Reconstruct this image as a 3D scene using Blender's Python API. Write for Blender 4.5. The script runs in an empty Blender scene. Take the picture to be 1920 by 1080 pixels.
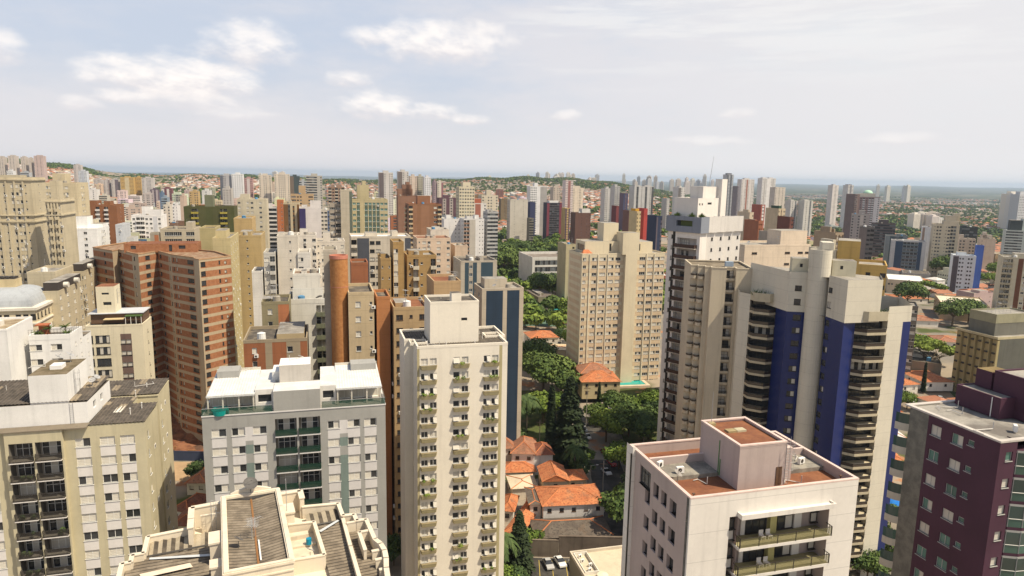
import bpy, math, random
from math import *
from mathutils import Vector, Matrix
random.seed(7)
SC = bpy.context.scene
COL = SC.collection
# ------------------------------------------------------------------ camera
FOC, TH, RO, HC = 1280.0, radians(9.27), atan(.0189), 88.0
CAM = Vector((0, 0, HC))
Fv = Vector((0, cos(TH), -sin(TH)))
R0 = Vector((1, 0, 0)); U0 = Vector((0, sin(TH), cos(TH)))
Rv = R0 * cos(RO) + U0 * sin(RO); Uv = U0 * cos(RO) - R0 * sin(RO)
cam = bpy.data.cameras.new('camera'); co = bpy.data.objects.new('camera', cam); COL.objects.link(co)
M = Matrix.Identity(4)
for i in range(3):
    M[i][0] = Rv[i]; M[i][1] = Uv[i]; M[i][2] = -Fv[i]; M[i][3] = CAM[i]
co.matrix_world = M
cam.sensor_width = 36; cam.lens = 36 * FOC / 1920; cam.clip_start = .5; cam.clip_end = 90000
SC.camera = co
# ------------------------------------------------------------------ sun, sky, exposure
HAZE = 5.0e-5
SUN_AZ, SUN_EL = radians(113), radians(57)          # azimuth clockwise from +Y
sl = bpy.data.lights.new('sun', 'SUN'); so = bpy.data.objects.new('sun', sl); COL.objects.link(so)
sl.energy = 4.9; sl.angle = radians(.6); sl.color = (1, .875, .67)
sd = Vector((sin(SUN_AZ) * cos(SUN_EL), cos(SUN_AZ) * cos(SUN_EL), sin(SUN_EL)))
so.rotation_euler = sd.to_track_quat('Z', 'Y').to_euler()
SC.view_settings.view_transform = 'Standard'; SC.view_settings.look = 'None'
SC.view_settings.exposure = 0.30; SC.view_settings.gamma = 1
SC.cycles.volume_bounces = 1
SC.cycles.max_bounces = 5; SC.cycles.diffuse_bounces = 3; SC.cycles.glossy_bounces = 2; SC.cycles.transparent_max_bounces = 6
SC.cycles.transmission_bounces = 2

CUM = [(-25.7, 6.4, 5.0, 1.5, .95), (-25.4, 5.0, 4.2, .8, .5), (-20.7, 9.0, 2.8, 1.6, .8), (-5.9, 10.1, 4.6, 1.6, .85), (-11.6, 10.4, 1.6, .8, .6), (-13.3, 7.2, 1.4, .6, .85),
       (-11.0, 5.1, 2.5, 1.1, .9), (-6.8, 4.9, 1.7, .6, .75), (-3.7, 4.4, 1.3, .4, .7), (-31.8, 4.4, 1.1, .5, .6), (-29.4, 5.0, 1.4, .5, .6), (-36, 7.5, 1.2, 1.1, .7),
       (4.1, 4.9, 1.1, .4, .6), (-21.5, 4.2, 2.6, .5, .4), (15.2, 3.0, 2.8, .4, .35), (28.9, 3.1, 2.6, .4, .35), (17.6, 5.1, 1.1, .4, .4)]

class NT:
    """tiny node-graph helper"""
    def __init__(s, nt): s.nt = nt; s.n = nt.nodes; s.l = nt.links
    def new(s, t, **k):
        n = s.n.new(t)
        for a, b in k.items(): setattr(n, a, b)
        return n
    def put(s, sock, v):
        if hasattr(v, 'is_linked') or hasattr(v, 'links'): s.l.new(v, sock)
        else: sock.default_value = v
    def m(s, op, a, b=0.0, c=None, clamp=False):
        n = s.new('ShaderNodeMath', operation=op, use_clamp=clamp)
        s.put(n.inputs[0], a); s.put(n.inputs[1], b)
        if c is not None: s.put(n.inputs[2], c)
        return n.outputs[0]
    def mix(s, f, a, b, mode='MIX'):
        n = s.new('ShaderNodeMix', data_type='RGBA', blend_type=mode)
        s.put(n.inputs[0], f); s.put(n.inputs[6], a); s.put(n.inputs[7], b)
        return n.outputs[2]
    def noise(s, vec, scale, detail=3, rough=.55):
        n = s.new('ShaderNodeTexNoise'); s.put(n.inputs['Vector'], vec)
        n.inputs['Scale'].default_value = scale; n.inputs['Detail'].default_value = detail; n.inputs['Roughness'].default_value = rough
        return n.outputs[0]
    def mapping(s, vec, sc=(1, 1, 1), rot=(0, 0, 0), loc=(0, 0, 0)):
        n = s.new('ShaderNodeMapping'); s.put(n.inputs[0], vec)
        n.inputs[1].default_value = loc; n.inputs[2].default_value = rot; n.inputs[3].default_value = sc
        return n.outputs[0]
    def ramp(s, v, a, b):
        n = s.new('ShaderNodeMapRange', interpolation_type='SMOOTHSTEP'); s.put(n.inputs[0], v)
        n.inputs[1].default_value = a; n.inputs[2].default_value = b
        return n.outputs[0]

W = bpy.data.worlds.new('World'); SC.world = W; W.use_nodes = True
g = NT(W.node_tree); g.n.clear()
sky = g.new('ShaderNodeTexSky', sky_type='NISHITA', sun_disc=False, sun_elevation=SUN_EL, sun_rotation=SUN_AZ,
            air_density=1.0, dust_density=2.5, ozone_density=1.0)
tc = g.new('ShaderNodeTexCoord'); gen = tc.outputs['Generated']
sep = g.new('ShaderNodeSeparateXYZ'); g.l.new(gen, sep.inputs[0])
sx, sy, sz = sep.outputs
az = g.m('MULTIPLY', g.m('ARCTAN2', sx, sy), 57.2958)
el = g.m('MULTIPLY', g.m('ARCSINE', sz), 57.2958)
cv = g.new('ShaderNodeCombineXYZ'); g.l.new(az, cv.inputs[0]); g.l.new(g.m('MULTIPLY', el, 2.1), cv.inputs[1])
wisp = g.noise(g.mapping(cv.outputs[0], (1, 1.6, 1)), .045, 6, .6)
fine = g.noise(cv.outputs[0], .28, 6, .62)
edge = g.m('SUBTRACT', g.noise(cv.outputs[0], .55, 5, .6), .5)
SKYS = .1
def K(r, g_, b): return (.955 * r / SKYS, .955 * g_ / SKYS, .97 * b / SKYS, 1)
hz = g.ramp(el, 9, -1)                                    # towards the horizon the air is milky
right = g.ramp(az, -16, 30)
milk = g.mix(right, K(.73, .695, .68), K(.80, .80, .76))
base = g.mix(.80, sky.outputs[0], K(.57, .62, .71))
base = g.mix(g.m('MAXIMUM', g.m('MULTIPLY', hz, .93), g.m('MULTIPLY', right, .62)), base, milk)
# high thin cloud
w1 = g.ramp(g.m('ADD', wisp, g.m('MULTIPLY', right, .18)), .40, .66)
base = g.mix(g.m('MULTIPLY', w1, .6), base, K(.72, .69, .69))
w2 = g.ramp(g.m('ADD', g.noise(g.mapping(cv.outputs[0], (.5, 2.2, 1), (0, 0, .12)), .12, 7, .65), g.m('MULTIPLY', right, .10)), .52, .68)
w2 = g.m('MULTIPLY', w2, g.m('MULTIPLY', g.ramp(el, 5, 12), g.ramp(az, -8, 6)))
base = g.mix(g.m('MULTIPLY', w2, .55), base, K(.80, .79, .77))
# fair-weather cumulus: azimuth, elevation, half-width, half-height, strength
for a, e, wa, we, k in CUM:
    wa *= 1.15; we *= 1.25
    dx = g.m('DIVIDE', g.m('SUBTRACT', az, a), wa)
    dy = g.m('DIVIDE', g.m('SUBTRACT', el, e), we)
    dy = g.m('MULTIPLY', dy, g.m('ADD', 1.0, g.m('MULTIPLY', g.m('LESS_THAN', dy, 0), .5)))
    r2 = g.m('ADD', g.m('MULTIPLY', dx, dx), g.m('MULTIPLY', dy, dy))
    mk = g.m('ADD', g.m('SUBTRACT', 1.0, r2), g.m('ADD', g.m('MULTIPLY', edge, 2.3), g.m('MULTIPLY', g.m('SUBTRACT', fine, .5), 2.2)))
    soft = g.ramp(mk, -.7, 1.5)
    body = g.mix(g.ramp(g.m('ADD', dy, g.m('MULTIPLY', edge, 2.5)), -.9, .5), K(.74, .69, .68), K(.97, .91, .85))
    base = g.mix(g.m('MULTIPLY', soft, k), base, body)
zen = g.mix(.35, sky.outputs[0], K(.24, .29, .38)); base = g.mix(g.ramp(el, 17, 40), base, zen)
bg = g.new('ShaderNodeBackground'); g.l.new(base, bg.inputs[0]); bg.inputs[1].default_value = SKYS
ow = g.new('ShaderNodeOutputWorld'); g.l.new(bg.outputs[0], ow.inputs[0])

# ------------------------------------------------------------------ pixel <-> world helpers (real distances)
def ray(px, py): return Fv + Rv * ((px - 960) / FOC) + Uv * ((540 - py) / FOC)
def at(px, py, Z): return CAM + ray(px, py) * Z
def onz(px, py, z=0.0):
    r = ray(px, py); return CAM + r * ((z - HC) / r.z)
def proj(p):
    v = Vector(p) - CAM; z = v.dot(Fv); return 960 + FOC * v.dot(Rv) / z, 540 - FOC * v.dot(Uv) / z, z
def sstep(a, b, x):
    t = min(1, max(0, (x - a) / (b - a))); return t * t * (3 - 2 * t)
def gz(x, y):
    """ground height"""
    r = hypot(x, y); a = degrees(atan2(x, max(y, 1)))
    z = 9 * sstep(205, 330, y)
    wl = 1 - sstep(6, 17, a)
    z += (70 - 22 * exp(-((a + 16) / 7) ** 2)) * sstep(1100, 3300, r) * wl * (.86 + .14 * sin(a * .31 + 1)) * (1 + .06 * sin(a * 1.7))
    z += 32 * sstep(900, 1500, r) * (1 - sstep(-34, -29, a))
    z -= 26 * sstep(700, 1700, r) * sstep(8, 22, a)
    z -= (95 * wl + 22) * sstep(3500, 6000, r)
    z += 34 * sstep(15000, 26000, r) * (1 + .5 * sin(a * .9) + .5 * sin(a * .37 + 2))
    return z

# ------------------------------------------------------------------ materials
MATS = {}
def mk(name):
    m = bpy.data.materials.new(name); m.use_nodes = True
    n = NT(m.node_tree); b = m.node_tree.nodes['Principled BSDF']
    return m, n, b
def paint(col, rough=.85, dirt=.22, streak=.18, spec=.3, joint=0.0, scale=.16, bump=0.0):
    ml = sum(col) / 3; col = tuple(round(max(.004, ml + (v - ml) * 1.14), 4) for v in col)
    key = ('p', col, rough, dirt, streak, joint, scale, bump)
    if key in MATS: return MATS[key]
    m, n, b = mk('wall_paint')
    t = n.new('ShaderNodeTexCoord').outputs['Object']
    oi = n.new('ShaderNodeObjectInfo')
    va = n.new('ShaderNodeVectorMath', operation='ADD'); n.l.new(t, va.inputs[0]); n.l.new(oi.outputs['Random'], va.inputs[1]); v = va.outputs[0]
    n1 = n.ramp(n.noise(v, scale, 5, .6), .35, .75)
    n2 = n.ramp(n.noise(n.mapping(v, (1.1, 1.1, .06)), .9, 4, .6), .48, .78)
    n3 = n.noise(v, 2.3, 3, .6)
    k = n.m('SUBTRACT', 1.0, n.m('MULTIPLY', n1, dirt))
    k = n.m('MULTIPLY', k, n.m('SUBTRACT', 1.0, n.m('MULTIPLY', n2, streak)))
    k = n.m('MULTIPLY', k, n.m('ADD', .93, n.m('MULTIPLY', n3, .14)))
    if joint:
        z = n.new('ShaderNodeSeparateXYZ'); n.l.new(t, z.inputs[0])
        fr = n.m('FRACT', n.m('DIVIDE', z.outputs[2], joint))
        k = n.m('MULTIPLY', k, n.m('SUBTRACT', 1.0, n.m('MULTIPLY', n.m('LESS_THAN', fr, .035 if joint < 2 else .022), .22)))
    cc = n.new('ShaderNodeCombineXYZ')
    for i in range(3): n.l.new(n.m('MULTIPLY', k, col[i] * (1 if i < 2 else 1)), cc.inputs[i])
    n.l.new(cc.outputs[0], b.inputs['Base Color'])
    b.inputs['Roughness'].default_value = rough; b.inputs['Specular IOR Level'].default_value = spec
    if bump:
        bn = n.new('ShaderNodeBump'); bn.inputs['Strength'].default_value = bump; bn.inputs['Distance'].default_value = .05
        n.l.new(n.noise(v, 6, 4, .6), bn.inputs['Height']); n.l.new(bn.outputs[0], b.inputs['Normal'])
    MATS[key] = m; return m
def glass(col=(.03, .035, .04), rough=.09, var=.6, spec=.6):
    key = ('g', col, rough, var)
    if key in MATS: return MATS[key]
    m, n, b = mk('window_glass')
    oi = n.new('ShaderNodeObjectInfo')
    t = n.new('ShaderNodeTexCoord').outputs['Object']
    s = n.m('ADD', n.noise(t, .45, 2), n.m('MULTIPLY', oi.outputs['Random'], .6))
    cc = n.new('ShaderNodeCombineXYZ')
    k = n.m('ADD', 1 - var, n.m('MULTIPLY', s, 2 * var))
    for i in range(3): n.l.new(n.m('MULTIPLY', k, col[i]), cc.inputs[i])
    n.l.new(cc.outputs[0], b.inputs['Base Color'])
    b.inputs['Roughness'].default_value = rough; b.inputs['Specular IOR Level'].default_value = spec
    MATS[key] = m; return m
def clearglass(col, alpha=.4):
    key = ('cg', col, alpha)
    if key in MATS: return MATS[key]
    m, n, b = mk('clear_glass'); b.inputs['Base Color'].default_value = (*col, 1); b.inputs['Roughness'].default_value = .06; b.inputs['Alpha'].default_value = alpha; b.inputs['Specular IOR Level'].default_value = .7
    MATS[key] = m; return m
def mottled(c1, c2, scale=.5, rough=.9, c3=None, streaky=(1, 1, 1), wave=0):
    """two-colour weathered surface (old roofs, soil, lawn)"""
    key = ('m', c1, c2, scale, rough, c3, streaky, wave)
    if key in MATS: return MATS[key]
    m, n, b = mk('weathered_surface')
    t = n.mapping(n.new('ShaderNodeTexCoord').outputs['Object'], streaky)
    f = n.ramp(n.noise(t, scale, 6, .62), .38, .62)
    c = n.mix(f, c1 + (1,), c2 + (1,))
    if c3: c = n.mix(n.ramp(n.noise(t, scale * .37 + .03, 4), .52, .64), c, c3 + (1,))
    c = n.mix(n.m('MULTIPLY', n.noise(t, scale * 9, 3), .45), c, (.02, .02, .02, 1), 'MIX') if wave == 0 else c
    if wave:
        w = n.new('ShaderNodeTexWave', wave_type='BANDS', bands_direction='X'); n.l.new(n.new('ShaderNodeTexCoord').outputs['UV'], w.inputs[0])
    n.l.new(c, b.inputs['Base Color']); b.inputs['Roughness'].default_value = rough; b.inputs['Specular IOR Level'].default_value = .2
    MATS[key] = m; return m
WHITE = (.78, .76, .72)
def pal(): pass
G_DARK = glass((.028, .030, .033), .1)
G_MID = glass((.10, .11, .115), .18)
G_BLUE = glass((.05, .075, .10), .1)
G_GREEN = glass((.05, .12, .10), .12)
CURT = paint((.55, .52, .46), .9, .3, .1)
SHUT = paint((.62, .58, .50), .8, .12, .05, joint=.0)
SHUTW = paint((.72, .70, .66), .8, .12, .05)
FR_W = paint((.75, .74, .70), .5, .1, .0)
FR_D = paint((.045, .04, .035), .5, .1, .0)
FR_B = paint((.12, .075, .05), .5, .1, .0)
CONC = paint((.36, .33, .28), .92, .35, .25)
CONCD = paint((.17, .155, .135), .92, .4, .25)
METAL = paint((.35, .35, .35), .45, .1, 0)
ROOFG = mottled((.085, .075, .065), (.16, .14, .115), .55, .92, (.24, .20, .15))
ROOFL = mottled((.30, .28, .25), (.42, .39, .34), .3, .92, (.20, .18, .16))
ROOFW = paint((.74, .74, .72), .6, .15, .1)
TERRA = mottled((.22, .085, .045), (.30, .125, .06), .35, .95)
LEAFD = None

# ------------------------------------------------------------------ mesh builder
class MB:
    def __init__(s): s.v = []; s.f = []; s.m = []; s.sm = False
    def quad(s, a, b, c, d, mi=0):
        n = len(s.v); s.v += [tuple(a), tuple(b), tuple(c), tuple(d)]; s.f.append((n, n + 1, n + 2, n + 3)); s.m.append(mi)
    def poly(s, pts, mi=0):
        n = len(s.v); s.v += [tuple(p) for p in pts]; s.f.append(tuple(range(n, n + len(pts)))); s.m.append(mi)
    def box(s, x0, x1, y0, y1, z0, z1, mi=0, top=None, bot=True):
        n = len(s.v)
        s.v += [(x0, y0, z0), (x1, y0, z0), (x1, y1, z0), (x0, y1, z0), (x0, y0, z1), (x1, y0, z1), (x1, y1, z1), (x0, y1, z1)]
        fs = [(0, 1, 5, 4), (1, 2, 6, 5), (2, 3, 7, 6), (3, 0, 4, 7), (4, 5, 6, 7)]; ms = [mi] * 4 + [mi if top is None else top]
        if bot: fs.append((3, 2, 1, 0)); ms.append(mi)
        s.f += [tuple(n + i for i in f) for f in fs]; s.m += ms
    def prism(s, poly, z0, z1, mi=0, top=None):
        k = len(poly)
        for i in range(k):
            a, b = poly[i], poly[(i + 1) % k]
            s.quad((a[0], a[1], z0), (b[0], b[1], z0), (b[0], b[1], z1), (a[0], a[1], z1), mi)
        s.poly([(p[0], p[1], z1) for p in poly], mi if top is None else top)
    def cyl(s, x, y, z0, z1, r0, r1=None, n=10, mi=0, cap=True, a0=0, a1=2 * pi):
        r1 = r0 if r1 is None else r1; b = len(s.v); full = abs(a1 - a0 - 2 * pi) < 1e-6; kk = n if full else n + 1
        for i in range(kk):
            a = a0 + (a1 - a0) * i / n; s.v.append((x + r0 * cos(a), y + r0 * sin(a), z0)); s.v.append((x + r1 * cos(a), y + r1 * sin(a), z1))
        for i in range(n):
            j = (i + 1) % kk; s.f.append((b + 2 * i, b + 2 * j, b + 2 * j + 1, b + 2 * i + 1)); s.m.append(mi)
        if cap: s.poly([(x + r1 * cos(a0 + (a1 - a0) * i / n), y + r1 * sin(a0 + (a1 - a0) * i / n), z1) for i in range(kk)], mi)
    def bar(s, a, b, r, mi=0, n=4, r2=None):
        a = Vector(a); b = Vector(b); d = (b - a).normalized(); u = d.orthogonal().normalized(); w = d.cross(u); r2 = r if r2 is None else r2
        k = len(s.v)
        for i in range(n):
            t = 2 * pi * i / n + pi / 4; o = u * cos(t) + w * sin(t); s.v.append(tuple(a + o * r)); s.v.append(tuple(b + o * r2))
        for i in range(n):
            j = (i + 1) % n; s.f.append((k + 2 * i, k + 2 * j, k + 2 * j + 1, k + 2 * i + 1)); s.m.append(mi)
        s.f.append(tuple(k + 2 * i + 1 for i in range(n))); s.m.append(mi)
        s.f.append(tuple(k + 2 * i for i in reversed(range(n)))); s.m.append(mi)
    def mesh(s, name, mats):
        me = bpy.data.meshes.new(name); me.from_pydata(s.v, [], s.f)
        for m in mats: me.materials.append(m)
        me.polygons.foreach_set('material_index', s.m)
        if s.sm: me.polygons.foreach_set('use_smooth', [True] * len(s.f))
        me.update(); return me
def obj(name, me, parent=None, loc=(0, 0, 0), rz=0.0):
    o = bpy.data.objects.new(name, me); COL.objects.link(o)
    o.location = loc
    if rz: o.rotation_euler = (0, 0, rz)
    if parent: o.parent = parent
    return o
LABELS = {}
def tag(o, label, cat, group=None, kind=None):
    o['label'] = label; o['category'] = cat
    if group: o['group'] = group
    if kind: o['kind'] = kind
    return o
def inset(poly, t):
    """offset a CCW polygon inwards by t (mitred)"""
    k = len(poly); out = []
    for i in range(k):
        p0, p1, p2 = Vector(poly[i - 1][:2]), Vector(poly[i][:2]), Vector(poly[(i + 1) % k][:2])
        d1 = (p1 - p0).normalized(); d2 = (p2 - p1).normalized()
        n1 = Vector((-d1.y, d1.x)); n2 = Vector((-d2.y, d2.x)); b = n1 + n2
        q = p1 + b * (t / max(.3, (1 + n1.dot(n2)))); out.append((q.x, q.y))
    return out
def ring(mb, poly, z0, z1, t=.25, proud=.03, mi=0):
    o = inset(poly, -proud); i = inset(poly, t); k = len(poly)
    for a in range(k):
        b = (a + 1) % k
        mb.quad((*o[a], z0), (*o[b], z0), (*o[b], z1), (*o[a], z1), mi)
        mb.quad((*i[b], z0), (*i[a], z0), (*i[a], z1), (*i[b], z1), mi)
        mb.quad((*o[a], z1), (*o[b], z1), (*i[b], z1), (*i[a], z1), mi)
        mb.quad((*o[b], z0), (*o[a], z0), (*i[a], z0), (*i[b], z0), mi)

# ------------------------------------------------------------------ windows
WC = {}
FRAMES = {'a': paint((.40, .40, .38), .5, .1, 0), 'w': FR_W, 'd': FR_D, 'b': FR_B}
GLS = {'d': G_DARK, 'm': G_MID, 'b': G_BLUE, 'g': G_GREEN}
def wmesh(kind, w, h, fr='w', gl='d', shut=None):
    """window unit, x 0..w, z 0..h, y inwards"""
    w = round(w, 1) if w < 8 else round(w, 0); h = round(h, 1); key = (kind, w, h, fr, gl, id(shut) if shut else 0)
    if key in WC: return WC[key]
    mb = MB(); t = .06; mb.box(-.06, w + .06, -.2, -.001, -.07, 0)
    np_ = max(1, round(w / .85)) if kind != 'x' else 1
    mb.box(0, w, 0, .06, 0, t); mb.box(0, w, 0, .06, h - t, h); mb.box(0, t, 0, .06, t, h - t); mb.box(w - t, w, 0, .06, t, h - t)
    for i in range(1, np_): x = w * i / np_; mb.box(x - .03, x + .03, 0, .055, t, h - t)
    for i in range(np_):
        x0, x1 = w * i / np_ + .03, w * (i + 1) / np_ - .03; mi = 1
        if kind == 's': mi = 2
        elif kind == 'h': mi = 2 if i < np_ / 2 - .01 or (np_ == 1) else 1
        elif kind == 'i': mi = 1 if i < np_ / 2 - .01 else 2
        elif kind == 'c': mi = 3
        elif kind == 'e': mi = 3 if i % 2 else 1
        y = .02 if mi == 2 else .045
        mb.quad((x0, y, t), (x1, y, t), (x1, y, h - t), (x0, y, h - t), mi)
        if mi == 2 and h < 2:
            for q in range(1, 5): zq = t + (h - 2 * t) * q / 5; mb.box(x0, x1, .005, .03, zq - .012, zq + .012, 0)
        if kind == 't' and i == np_ - 1:
            mb.quad((x0, -.02, h - t), (x1, -.02, h - t), (x1, -.55, t + .15), (x0, -.55, t + .15), 3)
            mb.bar((x0, -.02, h - t), (x0, -.55, t + .15), .03); mb.bar((x1, -.02, h - t), (x1, -.55, t + .15), .03); mb.bar((x0, -.55, t + .15), (x1, -.55, t + .15), .03)
    if h > 1.9 and kind in 'gce':
        mb.box(t, w - t, 0, .055, h * .62, h * .62 + .06)
    me = mb.mesh('window_unit', [FRAMES[fr], GLS[gl], shut or SHUT, CURT]); WC[key] = me; return me
BC = {}
def bmesh_balc(kind, w, p, mat, rail=None):
    """balcony, x 0..w, projects to -y by p, slab top at z=0"""
    w = round(w, 1); key = (kind, w, p, id(mat), id(rail))
    if key in BC: return BC[key]
    mb = MB(); mb.box(0, w, -p, 0, -.14, 0)
    if kind == 'solid':
        mb.box(0, w, -p, -p + .1, 0, 1.0); mb.box(0, .1, -p + .1, 0, 0, 1.0); mb.box(w - .1, w, -p + .1, 0, 0, 1.0)
    elif kind in ('rail', 'low', 'pane'):
        if kind == 'rail': mb.box(.02, w - .02, -p + .02, -.01, .0, .02, 2)
        zb = .0 if kind != 'low' else .45
        if kind == 'low': mb.box(0, w, -p, -p + .1, 0, .45); mb.box(0, .1, -p + .1, 0, 0, .45); mb.box(w - .1, w, -p + .1, 0, 0, .45)
        mb.box(0, w, -p, -p + .05, 1.0, 1.06, 1); mb.box(0, .05, -p + .05, 0, 1.0, 1.06, 1); mb.box(w - .05, w, -p + .05, 0, 1.0, 1.06, 1)
        if kind == 'pane':
            mb.box(.03, w - .03, -p + .01, -p + .04, .1, 1.0, 1); mb.box(.01, .04, -p + .04, 0, .1, 1, 1); mb.box(w - .04, w - .01, -p + .04, 0, .1, 1, 1)
        else:
            nb = max(3, int(w / .13))
            for i in range(nb + 1): x = .03 + (w - .06) * i / nb; mb.box(x - .03, x + .03, -p + .01, -p + .05, zb, 1.0, 1)
            for y in [-p + .2 * k for k in range(1, int(p / .2))]: mb.box(.01, .04, y - .015, y + .015, zb, 1, 1); mb.box(w - .04, w - .01, y - .015, y + .015, zb, 1, 1)
    elif kind == 'bay':                                     # chamfered parapet
        q = min(p, w / 3); pl = [(0, 0), (q, -p), (w - q, -p), (w, 0)]
        mb2 = [(0, 0), (q, -p), (w - q, -p), (w, 0)]
        mb.v, mb.f, mb.m = [], [], []
        for z0, z1, off, mi in ((-.2, .18, 0, 0), (.18, .98, .06, 1), (.98, 1.05, 0, 1)):
            for a, b in zip(pl, pl[1:]):
                mb.quad((a[0], a[1] + off, z0), (b[0], b[1] + off, z0), (b[0], b[1] + off, z1), (a[0], a[1] + off, z1), mi)
            mb.poly([(x, y + off, z1) for x, y in pl], mi if z1 > .5 else 0) if z1 < .5 else None
            if z0 < 0: mb.poly([(x, y, z0) for x, y in reversed(pl)], 0)
    elif kind == 'planter':
        pl = [(.0, 0), (.25, -p), (w - .25, -p), (w, 0)]; mb.v, mb.f, mb.m = [], [], []
        low = [(.15, 0), (.35, -p * .75), (w - .35, -p * .75), (w - .15, 0)]
        for a in range(3):
            mb.quad((*low[a], -.05), (*low[a + 1], -.05), (*pl[a + 1], .72), (*pl[a], .72), 0)
        mb.poly([(*q, .66) for q in pl], 1); mb.poly([(*q, -.05) for q in reversed(low)], 0)
        for a in range(3):
            A, Bq = Vector(pl[a]), Vector(pl[a + 1]); mb.quad((*A, .72), (*Bq, .72), (*Bq, .78), (*A, .78), 0)
    me = mb.mesh('balcony_unit', [mat, rail or FR_D, CONCD]); BC[key] = me; return me

# ------------------------------------------------------------------ building
REC = {'L': 1.3, 'l': .8}
ALLB = []
class Bld:
    def __init__(s, name, label, px=0, py=0, Z=0, yaw=15.5, cat='building', group=None, P=None, mats=None, inwall=False, base=None, fr='w', gl='d', shut=None):
        P = P or at(px, py, Z); s.P = P; s.b = gz(P.x, P.y) - 1 if base is None else base; s.H = P.z - s.b; s.yaw = radians(yaw)
        s.root = obj(name, None, None, (P.x, P.y, s.b), s.yaw); tag(s.root, label, cat, group)
        s.wall = MB(); s.mats = mats or [paint((.6, .5, .36))]; s.inwall = inwall; s.fr, s.gl, s.shut = fr, gl, shut
        s.cs, s.sn = cos(s.yaw), sin(s.yaw); s.items = []; s.fam = {}
        ALLB.append(s)
    def w2(s, x, y, z=0): return Vector((s.P.x + x * s.cs - y * s.sn, s.P.y + x * s.sn + y * s.cs, s.b + z))
    def loc(s, p): d = Vector(p) - s.P; return d.x * s.cs + d.y * s.sn, -d.x * s.sn + d.y * s.cs, p[2] - s.b
    def wto(s, px, x=0, y=0, ax='x'):
        d = Vector((s.cs, s.sn, 0)) if ax == 'x' else Vector((-s.sn, s.cs, 0))
        n = Rv * FOC - Fv * (px - 960); return -(s.w2(x, y, s.H) - CAM).dot(n) / d.dot(n)
    def part(s, name, mb, mats, label=None):
        o = obj(name, mb.mesh(name, mats), s.root)
        if label: o['label'] = label
        return o
    def add(s, name, me, x, y, z, ang=0.0, sub=None):
        s.items.append((name, me, x, y, z, ang))
    def run(s, p0, p1, z0, z1, ops=(), mi=0, paints=(), rmi=None, mb=None):
        """wall from p0 to p1 (outward normal on the right-hand side), ops=(u0,u1,v0,v1,kind)"""
        mb = mb or s.wall; dx, dy = p1[0] - p0[0], p1[1] - p0[1]; L = hypot(dx, dy)
        if L < 1e-4: return
        ux, uy = dx / L, dy / L; nx, ny = uy, -ux; ang = atan2(uy, ux); rmi = mi if rmi is None else rmi
        def pt(u, v, d=0.0): return (p0[0] + ux * u - nx * d, p0[1] + uy * u - ny * d, v)
        ops = [(max(0, o[0]), min(L, o[1]), max(z0, o[2]), min(z1, o[3]), *o[4:]) for o in ops if o[0] < L - .05 and o[1] > .05 and o[3] > z0 + .05 and o[2] < z1 - .05]
        ops = [o for o in ops if o[1] - o[0] > .15 and o[3] - o[2] > .15]
        zs = sorted({round(z, 4) for z in [z0, z1] + [o[2] for o in ops] + [o[3] for o in ops] + [q for p in paints for q in p[2:4] if z0 < q < z1]})
        for a, b in zip(zs, zs[1:]):
            if b - a < 1e-3: continue
            zm = (a + b) / 2; ro = [o for o in ops if o[2] < zm < o[3]]; rp = [p for p in paints if p[2] < zm < p[3]]
            us = sorted({round(u, 4) for u in [0, L] + [o[0] for o in ro] + [o[1] for o in ro] + [q for p in rp for q in p[:2] if 0 < q < L]})
            st = None
            for c, d in zip(us, us[1:]):
                if d - c < 1e-3: continue
                um = (c + d) / 2
                if any(o[0] < um < o[1] for o in ro): k = -1
                else:
                    k = mi
                    for p in rp:
                        if p[0] < um < p[1]: k = p[4]
                if st and st[2] == k: st[1] = d
                else:
                    if st and st[2] >= 0: mb.quad(pt(st[0], a), pt(st[1], a), pt(st[1], b), pt(st[0], b), st[2])
                    st = [c, d, k]
            if st and st[2] >= 0: mb.quad(pt(st[0], a), pt(st[1], a), pt(st[1], b), pt(st[0], b), st[2])
        for o in ops:
            u0, u1, v0, v1, kind = o[:5]; rec = o[5] if len(o) > 5 else (.12 if not s.inwall else .25)
            mb.quad(pt(u0, v0), pt(u1, v0), pt(u1, v0, rec), pt(u0, v0, rec), rmi); mb.quad(pt(u0, v1, rec), pt(u1, v1, rec), pt(u1, v1), pt(u0, v1), rmi)
            mb.quad(pt(u0, v0, rec), pt(u0, v1, rec), pt(u0, v1), pt(u0, v0), rmi); mb.quad(pt(u1, v0), pt(u1, v1), pt(u1, v1, rec), pt(u1, v0, rec), rmi)
            if kind[0] == '-': continue
            if s.inwall:
                mb.quad(pt(u0, v0, rec), pt(u1, v0, rec), pt(u1, v1, rec), pt(u0, v1, rec), -1 if random.random() < .72 else -2)
            else:
                k = random.choice(kind); x, y, z = pt(u0, v0, rec)
                wr = round(u1 - u0, 1); me = wmesh(k, u1 - u0, v1 - v0, s.fr, s.gl, s.shut)
                s.add('window', me, x, y, z, ang)
                if rec > .5: pass
        return ang, pt
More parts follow.
